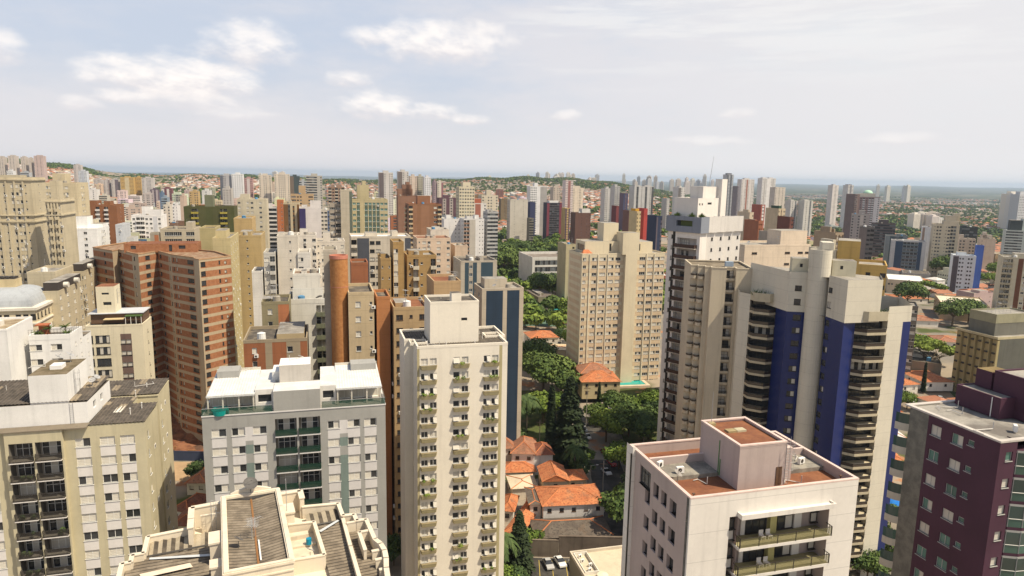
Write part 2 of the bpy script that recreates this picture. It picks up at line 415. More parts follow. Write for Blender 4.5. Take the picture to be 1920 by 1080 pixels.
    def cols(s, L, pat, n, top, fh, kinds='ggch', sill=.95, wh=1.25, side=False, bal=None, bp=.9, z_min=0.0, ww=1.5):
        """pattern string -> ops, paints, balconies"""
        cw = L / len(pat); ops, pts, bl = [], [], []
        for i, ch in enumerate(pat):
            u0, u1 = i * cw, (i + 1) * cw; uc = (u0 + u1) / 2
            if ch in 'Pp': pts.append((u0, u1, 0, top + 9, 1))
            if ch in 'DdG': pts.append((u0, u1, 0, top + 9, 2))
            for k in range(n):
                zb = top - (k + 1) * fh
                if zb < z_min: break
                if ch in 'wpdWD':
                    mm = max(1, round(cw / (2.5 if ch in 'wpd' else 3.2))); cq = cw / mm
                    for q in range(mm):
                        ucq = u0 + (q + .5) * cq; w = min(cq * .66, ww) if ch in 'wpd' else cq * .8; ops.append((ucq - w / 2, ucq + w / 2, zb + sill, zb + sill + wh, kinds))
                elif ch == 'n': w = min(.7, cw * .4); ops.append((uc - w / 2, uc + w / 2, zb + 1.4, zb + 2.1, 'x'))
                elif ch == 'b': ops.append((u0, u1, zb + 1.0, zb + fh - .35, kinds))
                elif ch == 'q':
                    w = cw * .8; ops.append((uc - w / 2, uc + w / 2, zb + sill, zb + sill + wh, kinds)); pts.append((uc - w / 2, uc + w / 2, zb + sill + wh - fh, zb + sill, 1))
                elif ch == 'B':
                    if s.inwall:
                        ops.append((u0 + .1, u1 - .1, zb + 1.0, zb + fh - .15, kinds, .9)); pts.append((u0, u1, zb - .12, zb + 1.0, 3 if len(s.mats) > 3 else 0))
                    else:
                        ops.append((u0 + .1, u1 - .1, zb + .05, zb + fh - .3, 'gce', .9)); bl.append((u0, cw, zb))
        return ops, pts, bl
    def facade(s, p0, p1, z0, top, pat, n, fh, bal='solid', bmat=None, brail=None, bp=.9, **k):
        L = hypot(p1[0] - p0[0], p1[1] - p0[1]); ops, pts, bl = s.cols(L, pat, n, top, fh, **k)
        r = s.run(p0, p1, z0, s.H, ops, paints=pts)
        if r and bl:
            ang, pt = r; me = None
            for u0, cw, zb in bl:
                me = bmesh_balc(bal, cw - .06, bp, bmat or s.mats[0], brail); x, y, z = pt(u0 + .03, zb + .02); s.add('balcony', me, x, y, z, ang)
    def finish(s, wname='wall', cap=100):
        mats = list(s.mats); nm = len(mats); mats += [G_DARK, G_MID]
        s.wall.m = [nm if m == -1 else nm + 1 if m == -2 else m for m in s.wall.m]
        if s.wall.v: s.part(wname, s.wall, mats)
        fam = {}
        for it in s.items: fam.setdefault(it[0], []).append(it)
        for name, L in fam.items():
            def key(it):
                p = s.w2(it[2], it[3], it[4]); q = proj(p)
                nx, ny = sin(it[5] + s.yaw), -cos(it[5] + s.yaw); vis = (CAM.x - p.x) * nx + (CAM.y - p.y) * ny
                return ((vis < 0) or q[2] < 1 or not (-20 < q[0] < 1940 and q[1] < 1100), q[2])
            L.sort(key=key); vis = [it for it in L if not key(it)[0]]
            show = vis[:cap] if vis else L[:0]; rest = L[len(show):]
            for _, me, x, y, z, a in show: obj(name, me, s.root, (x, y, z), a)
            if rest:
                mb = MB(); mats = []; mid = {}
                for _, me, x, y, z, a in rest:
                    c, sn = cos(a), sin(a); off = len(mb.v); idx = []
                    for m in me.materials:
                        if m.name not in mid: mid[m.name] = len(mats); mats.append(m)
                        idx.append(mid[m.name])
                    mb.v += [(x + v.co.x * c - v.co.y * sn, y + v.co.x * sn + v.co.y * c, z + v.co.z) for v in me.vertices]
                    for p in me.polygons: mb.f.append(tuple(off + i for i in p.vertices)); mb.m.append(idx[p.material_index])
                o = s.part(name, mb, mats); o['kind'] = 'stuff'
    def roof(s, poly, z, ph=.8, mat=ROOFG, pmat=None, t=.25, name='roof'):
        mb = MB(); mb.poly([(x, y, z) for x, y in poly], 0); s.part(name, mb, [mat])
        if ph: mb = MB(); ring(mb, poly, z - .02, z + ph, t); s.part('parapet', mb, [pmat or s.mats[0]])
    def boxpart(s, name, x0, x1, y0, y1, z0, z1, mat, top=None, ph=0, ops_f=(), ops_l=(), ops_r=()):
        b = MB(); old = s.inwall; s.inwall = True
        s.run((x0, y0), (x1, y0), z0, z1, ops_f, mb=b); s.run((x1, y0), (x1, y1), z0, z1, ops_r, mb=b)
        s.run((x1, y1), (x0, y1), z0, z1, mb=b); s.run((x0, y1), (x0, y0), z0, z1, ops_l, mb=b); s.inwall = old
        b.m = [2 if m < 0 else m for m in b.m]
        b.poly([(x0, y0, z1 - ph), (x1, y0, z1 - ph), (x1, y1, z1 - ph), (x0, y1, z1 - ph)], 1)
        if ph: ring(b, [(x0, y0), (x1, y0), (x1, y1), (x0, y1)], z1 - ph, z1 + .02, .2, .02, 0)
        return s.part(name, b, [mat, top or ROOFG, G_DARK])
def ac_mesh():
    if 'ac' in WC: return WC['ac']
    mb = MB(); mb.box(0, .85, 0, .35, .1, .75); mb.box(.1, .2, .05, .3, 0, .1); mb.box(.65, .75, .05, .3, 0, .1)
    mb.cyl(.35, 0, 0, 0, .01, .01, 3)
    k = len(mb.v); c = [(.35 + .24 * cos(2 * pi * i / 12), -.006, .42 + .24 * sin(2 * pi * i / 12)) for i in range(12)]; mb.poly(c, 1)
    WC['ac'] = mb.mesh('ac_unit', [paint((.72, .71, .68), .5, .1, .1), FR_D]); return WC['ac']
def dish_mesh(r=.6, mat=None):
    key = ('dish', r, id(mat))
    if key in WC: return WC[key]
    mb = MB(); mb.bar((0, 0, 0), (0, 0, .9), .04); n = 14
    T = Matrix.Translation((0, 0, 1.0 + r * .3)) @ Matrix.Rotation(radians(35), 4, 'X')
    rings = [(0, 0), (.4, .03), (.75, .10), (1, .2)]
    P = [[T @ Vector((r * q * cos(2 * pi * i / n), r * q * sin(2 * pi * i / n), r * h)) for i in range(n)] for q, h in rings]
    for a in range(3):
        for i in range(n): j = (i + 1) % n; mb.quad(P[a][i], P[a][j], P[a + 1][j], P[a + 1][i], 0)
    mb.bar(T @ Vector((r * .9, 0, r * .15)), T @ Vector((0, 0, r * .8)), .02); mb.bar(T @ Vector((-r * .9, 0, r * .15)), T @ Vector((0, 0, r * .8)), .02)
    mb.bar(T @ Vector((0, 0, r * .75)), T @ Vector((0, 0, r * .9)), .06)
    WC[key] = mb.mesh('satellite_dish', [mat or METAL]); return WC[key]
def antenna_mesh(h=3.0, key='yagi'):
    k = (key, h)
    if k in WC: return WC[k]
    mb = MB(); mb.bar((0, 0, 0), (0, 0, h), .035)
    if key == 'yagi':
        for zz, L, aa in ((h * .95, 1.6, .3), (h * .72, 1.3, 1.2)):
            d = Vector((cos(aa), sin(aa), 0)); e = Vector((-sin(aa), cos(aa), 0)); o = Vector((0, 0, zz)); mb.bar(o - d * L * .5, o + d * L * .5, .022)
            for i in range(7): q = o + d * L * (i / 6 - .5); mb.bar(q - e * .45, q + e * .45, .016)
    WC[k] = mb.mesh('antenna', [METAL]); return WC[k]
def ladder_mesh(h, cage=True):
    k = ('lad', h, cage)
    if k in WC: return WC[k]
    mb = MB(); mb.bar((-.22, 0, 0), (-.22, 0, h), .025); mb.bar((.22, 0, 0), (.22, 0, h), .025)
    for i in range(int(h / .3)): mb.bar((-.22, 0, .3 * i + .1), (.22, 0, .3 * i + .1), .015)
    if cage:
        ps = [(.36 * cos(a), -.36 + .36 * sin(a)) for a in [pi + pi * i / 6 - 0.001 for i in range(7)]]
        for zz in [1.8 + .9 * i for i in range(max(1, int((h - 1.8) / .9) + 1))]:
            pp = [(-.30, 0)] + ps + [(.30, 0)]
            for a, b in zip(pp, pp[1:]): mb.bar((*a, zz), (*b, zz), .018)
        for p in ps[1::2]: mb.bar((*p, 1.8), (*p, h), .015)
    WC[k] = mb.mesh('ladder', [METAL]); return WC[k]
def corrugated(s, name, pts, z_at, mats, pitch=.3, amp=.05, clip=None, along='y', alt=False):
    """corrugated sheet over local rectangle pts=(x0,x1,y0,y1); ridges run along `along`; z_at(x,y) height"""
    x0, x1, y0, y1 = pts; mb = MB()
    if along == 'y':
        n = max(2, int((x1 - x0) / (pitch / 2))); segs = max(1, int((y1 - y0) / 2.2))
        for j in range(segs):
            ya, yb = y0 + (y1 - y0) * j / segs, y0 + (y1 - y0) * (j + 1) / segs + .05
            cols = {}
            for i in range(n):
                xa, xb = x0 + (x1 - x0) * i / n, x0 + (x1 - x0) * (i + 1) / n; ha, hb = (amp, 0) if i % 2 else (0, amp)
                kk = int((xa - x0) / 1.1)
                if kk not in cols: cols[kk] = random.choices(range(len(mats)), [12] + [2] * (len(mats) - 1))[0]
                e = .015 * (segs - j)
                if alt: cols[kk] = i % 2 if cols[kk] < 2 else cols[kk]  # every other rib slope darker: ribs' light and shade put into the colour
                mb.quad((xa, ya, z_at(xa, ya) + ha + e), (xb, ya, z_at(xb, ya) + hb + e), (xb, yb, z_at(xb, yb) + hb + e), (xa, yb, z_at(xa, yb) + ha + e), cols[kk])
    else:
        n = max(2, int((y1 - y0) / (pitch / 2))); segs = max(1, int((x1 - x0) / 2.2))
        for j in range(segs):
            xa, xb = x0 + (x1 - x0) * j / segs, x0 + (x1 - x0) * (j + 1) / segs + .05; cols = {}
            for i in range(n):
                ya, yb = y0 + (y1 - y0) * i / n, y0 + (y1 - y0) * (i + 1) / n; ha, hb = (amp, 0) if i % 2 else (0, amp)
                kk = int((ya - y0) / 1.1)
                if kk not in cols: cols[kk] = random.choices(range(len(mats)), [12] + [2] * (len(mats) - 1))[0]
                e = .015 * (segs - j)
                if alt: cols[kk] = i % 2 if cols[kk] < 2 else cols[kk]  # lit and shaded rib slopes painted by alternating the sheet materials
                mb.quad((xa, ya, z_at(xa, ya) + ha + e), (xb, ya, z_at(xb, ya) + ha + e), (xb, yb, z_at(xb, yb) + hb + e), (xa, yb, z_at(xa, yb) + hb + e), cols[kk])
    return s.part(name, mb, mats)
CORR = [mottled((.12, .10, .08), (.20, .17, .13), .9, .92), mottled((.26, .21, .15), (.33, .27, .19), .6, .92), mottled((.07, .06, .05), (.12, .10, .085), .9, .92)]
# ================================================================== NEAR BUILDINGS
def rect(x0, x1, y0, y1): return [(x0, y0), (x1, y0), (x1, y1), (x0, y1)]
CREAM = paint((.53, .48, .345), dirt=.16, streak=.16)
OFFW = paint((.70, .67, .60), dirt=.12, streak=.16)

# ---- A: cream and white block, bottom left
A = Bld('apartment_block', 'cream and white block with corrugated roofs and black railed balconies, lower left corner', 271, 791, 99,
        mats=[CREAM, paint((.72, .69, .66), dirt=.08, streak=.1), paint((.40, .36, .25)), CONCD], fr='w', gl='d')
Ha = A.H; fh = 2.87; N = 17
XL = -30.0
# front face right of the balconies
def acol(L, cols_, n, top, kinds, white=True):
    ops, pts = [], []
    for a, b in cols_:
        for k in range(n):
            v0 = top - 1.85 - k * fh - 1.3
            ops.append((a, b, v0 + .05, v0 + 1.35, kinds))
            if white: pts.append((a, b, v0 + 1.35 - fh, v0 + .05, 1))
    return ops, pts
o_, p_ = acol(10.4, [(10.4 - 9.05, 10.4 - 7.15), (10.4 - 5.95, 10.4 - 4.0), (10.4 - 3.33, 10.4 - 1.42)], N, Ha, 'sshig')
A.run((-10.4, 0), (0, 0), 0, Ha, o_, paints=p_)
# balcony bay, proud by .6
bl = [(.45, 3.35), (3.65, 6.85)]; ops = []
for a, b in bl:
    for k in range(N):
        zb = Ha - 1.75 - (k + 1) * fh + .25; ops.append((a, b, zb, zb + fh - .2, '-', 1.7))
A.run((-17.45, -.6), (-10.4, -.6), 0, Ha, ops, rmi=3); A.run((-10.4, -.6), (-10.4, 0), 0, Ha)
for a, b in bl:
    for k in range(N):
        zb = Ha - 1.75 - (k + 1) * fh + .25
        m = wmesh(random.choice('gcee'), b - a - .5, 2.15, 'w', 'd'); A.add('window', m, -17.45 + a + .25, 1.05, zb, 0)
        A.add('balcony', bmesh_balc('rail', b - a, .45, A.mats[1], FR_D), -17.45 + a, -.6, zb, 0)
bw = MB(); bw.box(-17.2, -10.6, 1.12, 1.3, 0, Ha - .3, 0); A.part('inner_wall', bw, [CONC])
o_, p_ = acol(9, [(30 - 29, 30 - 27), (30 - 25, 30 - 23), (30 - 20.9, 30 - 18.9)], N, Ha, 'sshig')
A.run((XL, 0), (-17.45, 0), 0, Ha, o_, paints=p_); A.run((-17.45, 0), (-17.45, -.6), 0, Ha)
# right side, notch, rear block
def sidecols(L, us, w, n, top): return [(u, u + w, top - 1.85 - k * fh - 1.2, top - 1.85 - k * fh, 'hgc') for u in us[:1] for k in range(n)]
A.run((0, 0), (0, 7.8), 0, Ha, sidecols(8, [1.2, 4.9], 1.1, N, Ha)); A.run((0, 7.8), (-3.8, 7.8), 0, Ha); A.run((-3.8, 7.8), (-3.8, 12.5), 0, Ha)
A.run((-3.8, 12.5), (-.8, 12.5), 0, Ha + .2); A.run((-.8, 12.5), (-.8, 20.5), 0, Ha + .2, sidecols(8, [1.2, 4.9], 1.1, N, Ha)); A.run((-.8, 20.5), (-30, 20.5), 0, Ha)
for k in range(N): A.add('ac_unit', ac_mesh(), .05, 4.6, Ha - 3.2 - k * fh, pi / 2) if k % 3 == 1 else A.add('ac_unit', ac_mesh(), -.75, 16.4, Ha - 3.0 - k * fh, pi / 2)
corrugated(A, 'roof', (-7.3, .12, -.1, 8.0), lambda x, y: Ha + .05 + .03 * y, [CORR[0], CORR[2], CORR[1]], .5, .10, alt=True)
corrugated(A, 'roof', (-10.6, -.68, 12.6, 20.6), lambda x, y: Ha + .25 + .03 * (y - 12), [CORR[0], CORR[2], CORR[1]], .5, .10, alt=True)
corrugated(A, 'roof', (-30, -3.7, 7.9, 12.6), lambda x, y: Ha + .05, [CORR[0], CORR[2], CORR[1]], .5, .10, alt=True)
mb = MB(); mb.box(XL, -7.3, -.75, 1.3, Ha - .12, Ha + .04); A.part('roof_edge', mb, [paint((.20, .17, .13))])
mb = MB(); ring(mb, [(-10.4, 12.4), (-.8, 12.4), (-.8, 20.6), (-10.4, 20.6)], Ha - .02, Ha + .18, .15); A.part('parapet', mb, [CREAM])
mb = MB(); mb.box(-5.2, -4.2, 4.4, 7.4, Ha + .22, Ha + .30); A.part('skylight', mb, [OFFW])
# white roof-level flat and lift room
WH = paint((.76, .75, .73), dirt=.12, streak=.14)
A.boxpart('penthouse', -30, -7.6, 1.4, 12.3, Ha, Ha + 3.1, WH, CORR[0], ops_r=[(2.6, 3.9, Ha + 1.2, Ha + 2.3, 'g'), (6.0, 7.2, Ha + 1.2, Ha + 2.3, 'g')])
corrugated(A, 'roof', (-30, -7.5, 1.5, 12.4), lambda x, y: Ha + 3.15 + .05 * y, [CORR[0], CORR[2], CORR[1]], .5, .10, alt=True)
A.boxpart('lift_room', -14.7, -9.9, 1.6, 10.2, Ha + 3.0, Ha + 7.3, WH, mottled((.14, .11, .06), (.24, .19, .12), .6), ops_r=[(4.6, 5.2, Ha + 3.4, Ha + 5.2, 'g')])
mb = MB(); mb.box(-12.9, -11.4, 4.4, 6.2, Ha + 7.3, Ha + 7.9); A.part('roof_hatch', mb, [WH])
A.part('ladder', MB(), []) if 0 else obj('ladder', ladder_mesh(4.1), A.root, (-9.82, 4.2, Ha + 3.1), pi / 2)
obj('ladder', ladder_mesh(3.1, False), A.root, (-9.6, 1.34, Ha), 0)
for x, y in ((-12.6, 7.2), (-11.5, 8.4)): obj('satellite_dish', dish_mesh(.6), A.root, (x, y, Ha + 7.3), random.random() * 2)
for x, y, a in ((-8.6, 7.6, 0), (-8.4, 9.2, 1.2)): obj('satellite_dish', dish_mesh(.5), A.root, (x, y, Ha + 3.4), a)
for x, y in ((-2.6, 3.2), (-1.6, 5.6), (-4.0, 12.2), (-3.2, 16)):
    mb = MB(); mb.cyl(x, y, Ha, Ha + 1.1, .06, .06, 6); mb.cyl(x, y, Ha + 1.1, Ha + 1.2, .12, .12, 6); A.part('vent_pipe', mb, [paint((.7, .68, .64))])
A.finish()

# ---- C: grey and white block with white penthouse roofs and green glass terrace
GREY = paint((.34, .335, .315), dirt=.12, streak=.14); GWH = paint((.62, .60, .585), dirt=.08, streak=.1); GRN = paint((.19, .235, .215), dirt=.1)
C_ = Bld('apartment_block', 'grey apartment block with white metal roofs and green glass roof terrace, lower left of centre', 378, 781, 99, mats=[GREY, GWH, GRN, CONCD], gl='d')
Hc = C_.H - .1; N = 17; cx = [(1.2, 3.2), (3.95, 5.8), (6.9, 8.8)]; cr = [(17.6 - 16.6, 19.35 - 16.6), (20.55 - 16.6, 22.4 - 16.6), (23.05 - 16.6, 24.9 - 16.6)]
def ccol(cols_, n, green):
    ops, pts = [], []
    for k in range(n):
        v1 = Hc - 2.0 - k * fh
        for a, b in cols_: ops.append((a, b, v1 - 1.25, v1, 'shihse')); pts.append((a, b, v1 - fh, v1 - 1.25, 1))
        if k >= 1: pts.append((green[0], green[1], v1 - 1.3 - (fh if k != 1 else 0) * 1.0 + .0, v1 + .1 + (fh - 1.4 if k > 2 else 0), 2))
        else: pts.append((green[0], green[1], v1 - 1.25 - .9, v1, 1))
    return ops, pts
o_, p_ = ccol(cx, N, (5.8, 6.9)); C_.run((0, 0), (9.9, 0), 0, Hc, o_, paints=p_)
o_, p_ = ccol(cr, N, (19.35 - 16.6, 20.55 - 16.6)); C_.run((16.6, 0), (26.3, 0), 0, Hc, o_, paints=p_)
ops = []
for k in range(N):
    zb = Hc - 1.0 - (k + 1) * fh + .1
    for a, b in ((.12, 3.2), (3.5, 6.6)):
        ops.append((a, b, zb, zb + fh - .2, '-', 1.5)); C_.add('window', wmesh(random.choice('gce'), b - a - .6, 2.2, 'w', 'd'), 9.9 + a + .3, 1.35, zb, 0)
        C_.add('balcony', bmesh_balc('pane', b - a, .35, GWH, clearglass((.015, .05, .035), .72)), 9.9 + a, 0, zb, 0)
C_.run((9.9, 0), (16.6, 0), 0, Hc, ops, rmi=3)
mb = MB(); mb.box(10, 16.5, 1.42, 1.55, 0, Hc - .4); C_.part('inner_wall', mb, [CONC])
C_.run((26.3, 0), (26.3, 15.5), 0, Hc, [(u, u + .9, Hc - 2.0 - k * fh - .9, Hc - 2.0 - k * fh, 'g') for u in (3, 11) for k in range(N)])
C_.run((0, 15.5), (0, 0), 0, Hc, [(u, u + .9, Hc - 2.0 - k * fh - .9, Hc - 2.0 - k * fh, 'g') for u in (4, 10) for k in range(N)]); C_.run((26.3, 15.5), (0, 15.5), 0, Hc)
for k in range(N): C_.add('ac_unit', ac_mesh(), 26.33, 2.0, Hc - 3 - k * fh, pi / 2)
mb = MB(); mb.poly([(.0, 0, Hc), (26.3, 0, Hc), (26.3, 15.5, Hc), (0, 15.5, Hc)]); C_.part('terrace_floor', mb, [ROOFL])
mb = MB(); mb.box(-.06, 26.36, -.08, .14, Hc - .05, Hc + .12); mb.box(-.06, .14, .14, 15.5, Hc - .05, Hc + .12); mb.box(26.16, 26.36, .14, 15.5, Hc - .05, Hc + .12); C_.part('parapet', mb, [GWH])
RW = mottled((.70, .70, .68), (.80, .80, .78), .5, .5)
# glass balustrade
gb = MB(); GG = clearglass((.02, .08, .055), .45)
for a, b in ((0, 9.7), (16.8, 26.3)): gb.box(a, b, .02, .05, Hc + .12, Hc + 1.15, 0); gb.box(a, b, 0, .07, Hc + 1.15, Hc + 1.2, 1)
gb.box(.02, .05, .06, 5, Hc + .12, Hc + 1.15); gb.box(26.25, 26.28, .06, 5, Hc + .12, Hc + 1.15)
C_.part('balustrade', gb, [GG, METAL])
for x0, x1, inner in ((.5, 7.2, (7.2, 9.9)), (19.0, 25.9, (16.6, 19.0))):
    mb = MB(); n = 34                                           # white ribbed roof, falling to the front
    for i in range(n):
        xa, xb = x0 + (x1 - x0) * i / n, x0 + (x1 - x0) * (i + 1) / n; h = .04 if i % 2 else 0; g2 = .04 - h
        mb.quad((xa, 1.3, Hc + 2.55 + h), (xb, 1.3, Hc + 2.55 + g2), (xb, 12.6, Hc + 3.2 + g2), (xa, 12.6, Hc + 3.2 + h))
    mb.box(x0, x1, 1.22, 1.3, Hc + 2.4, Hc + 2.68); C_.part('roof', mb, [RW])
    mb = MB()
    for x in (x0 + .2, x0 + (x1 - x0) / 3, x0 + (x1 - x0) * 2 / 3, x1 - .2): mb.box(x - .1, x + .1, 1.4, 1.6, Hc, Hc + 2.55)
    mb.box(x0, x1, 4.4, 4.6, Hc, Hc + 2.7); mb.box(x0, x0 + .12, 4.6, 12.5, Hc, Hc + 2.7); mb.box(x1 - .12, x1, 4.6, 12.5, Hc, Hc + 2.7); mb.box(x0, x1, 12.5, 12.7, Hc, Hc + 3.6); C_.part('penthouse', mb, [paint((.62, .58, .5))])
    for i in range(3): obj('window', wmesh('g', 1.8, 2.0, 'w', 'd'), C_.root, (x0 + .35 + i * 2.15, 4.36, Hc + .1))
    a, b = inner
    C_.boxpart('penthouse', a, b, 2.0, 13, Hc, Hc + 3.0, paint((.72, .70, .66)), RW, ops_f=[(.4, b - a - .4, Hc + 1.0, Hc + 2.2, 'g')])
C_.boxpart('front_block', 9.9, 16.6, -.02, 4.4, Hc - .02, Hc + 3.2, GREY, RW)
C_.boxpart('lift_room', 10.6, 15.2, 4.4, 8.8, Hc, Hc + 5.9, paint((.50, .47, .43)), ROOFW)
C_.boxpart('lift_room', 9.4, 10.55, 6.5, 10.5, Hc, Hc + 4.4, ROOFW, ROOFW)
for q in ((1.0, 4.2, 9.2, 12.4), (21.5, 25.6, 9.5, 12.4)): mb = MB(); mb.box(*q, Hc + 3.0, Hc + 4.1); C_.part('water_tank', mb, [GREY])
mb = MB(); mb.cyl(2.4, .9, Hc + .02, Hc + .75, 1.2, 1.25, 20, 0, False); mb.cyl(2.4, .9, Hc + .4, Hc + .6, 1.18, 1.18, 20, 0); C_.part('plunge_pool', mb, [paint((.03, .30, .27), .3)])
C_.finish()

# ---- D: central cream tower
DW = paint((.74, .69, .60), dirt=.08, streak=.10); DK = paint((.42, .37, .23), dirt=.15, streak=.2)
D = Bld('apartment_tower', 'tall off-white tower with three columns of windows over khaki planter boxes, centre of the photo', 782, 649.5, 128, mats=[DW, DK], gl='d', shut=SHUTW)
Hd = D.H - .5; N = 18; fd = 2.89; ops = []
for k in range(N):
    v1 = Hd - 1.95 - k * fd
    for a, b in ((.7, 2.0), (2.4, 3.7), (6.9, 8.15), (8.55, 9.85), (12.85, 14.15), (14.5, 15.8)):
        ops.append((a, b, v1 - 1.25, v1, random.choice(['ct', 'gt', 'gg', 'cg'])) if random.random() < .75 else (a, b, v1 - 1.25, v1, 't'))
    for a in (.45, 6.8, 12.7):
        D.add('planter', bmesh_balc('planter', 3.35, .75, DK, paint((.24, .20, .13))), a, 0, v1 - 2.05, 0)
D.run((0, 0), (17.6, 0), 0, Hd, ops, paints=[(-.1, .45, 0, Hd - .05, 1), (15.95, 16.55, 0, Hd - .05, 1)])
D.run((17.6, 0), (17.6, 6), 0, Hd); D.run((17.6, 6), (18.6, 6), 0, Hd); D.run((18.6, 6), (18.6, 15), 0, Hd); D.run((18.6, 15), (-1.7, 15), 0, Hd)
D.run((-1.7, 15), (-1.7, 6.2), 0, Hd); D.run((-1.7, 6.2), (0, 6.2), 0, Hd); D.run((0, 6.2), (0, 0), 0, Hd)
pd = [(0, 0), (17.6, 0), (17.6, 6), (18.6, 6), (18.6, 15), (-1.7, 15), (-1.7, 6.2), (0, 6.2)]
mb = MB(); ring(mb, pd, Hd - .02, Hd + .5, .28); D.part('parapet', mb, [DW])
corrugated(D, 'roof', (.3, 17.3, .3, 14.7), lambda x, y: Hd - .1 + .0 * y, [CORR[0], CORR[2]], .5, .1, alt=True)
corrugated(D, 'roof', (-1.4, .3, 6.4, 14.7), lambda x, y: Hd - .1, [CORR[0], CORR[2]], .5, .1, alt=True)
D.boxpart('lift_room', 3.0, 12.6, 3.6, 11.5, Hd - .2, Hd + 8.2, DW, ROOFG, ph=.4, ops_f=[(6.1, 7.3, Hd + 4.3, Hd + 4.9, 'g')])
D.boxpart('chimney', 7.3, 9.2, 4.2, 6.4, Hd + 7.7, Hd + 9.7, DW, ROOFG)
mb = MB(); ring(mb, rect(-.9, 2.4, 3.2, 6.0), Hd - .1, Hd + .45, .2, 0); ring(mb, rect(14.6, 17.9, 6.4, 9.4), Hd - .1, Hd + .45, .2, 0); D.part('roof_kerb', mb, [DW])
for x, y in ((5.6, .5), (11.2, .5), (2.2, 1.5), (1.8, 4.8), (13.8, 5.5)):
    mb = MB(); mb.cyl(x, y, Hd, Hd + 1.2, .06, .06, 6); D.part('vent_pipe', mb, [paint((.75, .73, .7))])
D.finish()

# ---- E: mauve and white block at lower right
MAU = paint((.43, .36, .335), dirt=.10, streak=.14); EW = paint((.70, .665, .615), dirt=.08, streak=.16, joint=3.05)
E_ = Bld('apartment_block', 'white and mauve apartment block with rust red gravel roofs, lower right', 1293, 932, 66, mats=[MAU, EW, G_DARK], fr='d', gl='d')
He = E_.H; fe = 3.05; N = 17
ops = []; bx0, bx1 = 5.4, 16.2
for k in range(N):
    zb = He - 2.15 - (k + 1) * fe; ops.append((bx0, bx1, zb + (.0), zb + fe - (.0 if k else .35), '-', 1.6))
top_open = He - 2.5
E_.run((0, -.25), (19.5, -.25), 0, He, [(4.45, 5.4, 0.5, top_open, '-', .5), (bx0, bx1, .5, top_open, '-', 1.75)], mi=1, rmi=0)
E_.run((0, 0), (0, -.25), 0, He, mi=1); E_.run((19.5, -.25), (19.5, 0), 0, He, mi=1)
mb = MB()                                                        # rear of the loggias
E_.run((5.4, 1.5), (16.2, 1.5), 0, top_open, [], mb=mb); E_.part('inner_wall', mb, [MAU])
for k in range(N):
    zb = He - 2.55 - (k + 1) * fe
    mb = MB(); mb.box(bx0 + .05, bx1 - .05, -.9, 1.48, zb - .28, zb, 0) if k == 0 else None
    key = 'eslab'
    if key not in WC:
        m_ = MB(); L = bx1 - bx0
        m_.box(.0, L + .1, -.75, 1.7, -.3, 0, 0); m_.box(.1, L, -.66, 1.6, 0, .015, 3)
        for x_ in (3.1, 3.9):
            m_.box(x_, x_ + .5, .1, .6, .35, .42, 0); m_.box(x_, x_ + .5, .6, .66, .42, .9, 0); [m_.box(x_ + a_, x_ + a_ + .05, b_, b_ + .05, .015, .35, 0) for a_ in (0, .45) for b_ in (.12, .55)]
        m_.box(.05, L + .05, -.72, -.68, .98, 1.05, 1); m_.box(.05, .09, -.68, .2, .98, 1.05, 1); m_.box(L, L + .05, -.68, .2, .98, 1.05, 1)
        for i in range(6): x = .08 + (L - .06) * i / 5; m_.box(x - .03, x + .03, -.73, -.67, 0, .98, 1)
        m_.box(.08, L + .02, -.705, -.695, .1, .95, 2)
        for x in (.07, L + .03):
            for y in (-.6, -.3, 0): m_.box(x - .02, x + .02, y - .02, y + .02, 0, .98, 1)
        WC[key] = m_.mesh('balcony_unit', [EW, FR_D, clearglass((.16, .15, .07), .38), paint((.30, .27, .16))])
    E_.items.append(('balcony', WC[key], bx0 - .1, -.25, zb, 0))
    for a, w, kd, fr in ((7.5, 2.5, 'g', 'd'), (11.3, 1.9, 'e', 'd')): E_.add('balcony_door', wmesh(random.choice(['g', 'c', 'e']) if k else kd, w, 2.3, fr, 'd'), a, 1.4, zb + .02, 0)
    mb = None
    for zq, kk in ((zb + 1.6, 'g'), (zb + .4, 'c')):
        E_.add('window', wmesh(kk, .85, 1.1, 'd', 'g' if kk == 'c' else 'd'), 4.5, .12, zq, 0); E_.add('window', wmesh(kk, .8, 1.1, 'd', 'm'), 15.3, 1.3, zq, 0)
mb = MB(); mb.box(10.1, 10.85, .9, 1.48, .5, top_open); E_.part('yellow_pilaster', mb, [paint((.55, .50, .24))])
mb = MB(); mb.box(6.9, 7.4, 1.3, 1.48, .5, top_open); mb.box(13.3, 14.2, 1.3, 1.48, .5, top_open); E_.part('white_pilaster', mb, [EW])
mb = MB(); mb.box(5.3, 16.3, -1.05, -.25, top_open - .05, top_open + .25); mb.box(5.3, 16.3, -1.05, -.9, top_open + .25, top_open + .45); mb.box(5.3, 5.45, -.9, -.25, top_open + .25, top_open + .45); mb.box(16.15, 16.3, -.9, -.25, top_open + .25, top_open + .45); E_.part('canopy', mb, [EW])
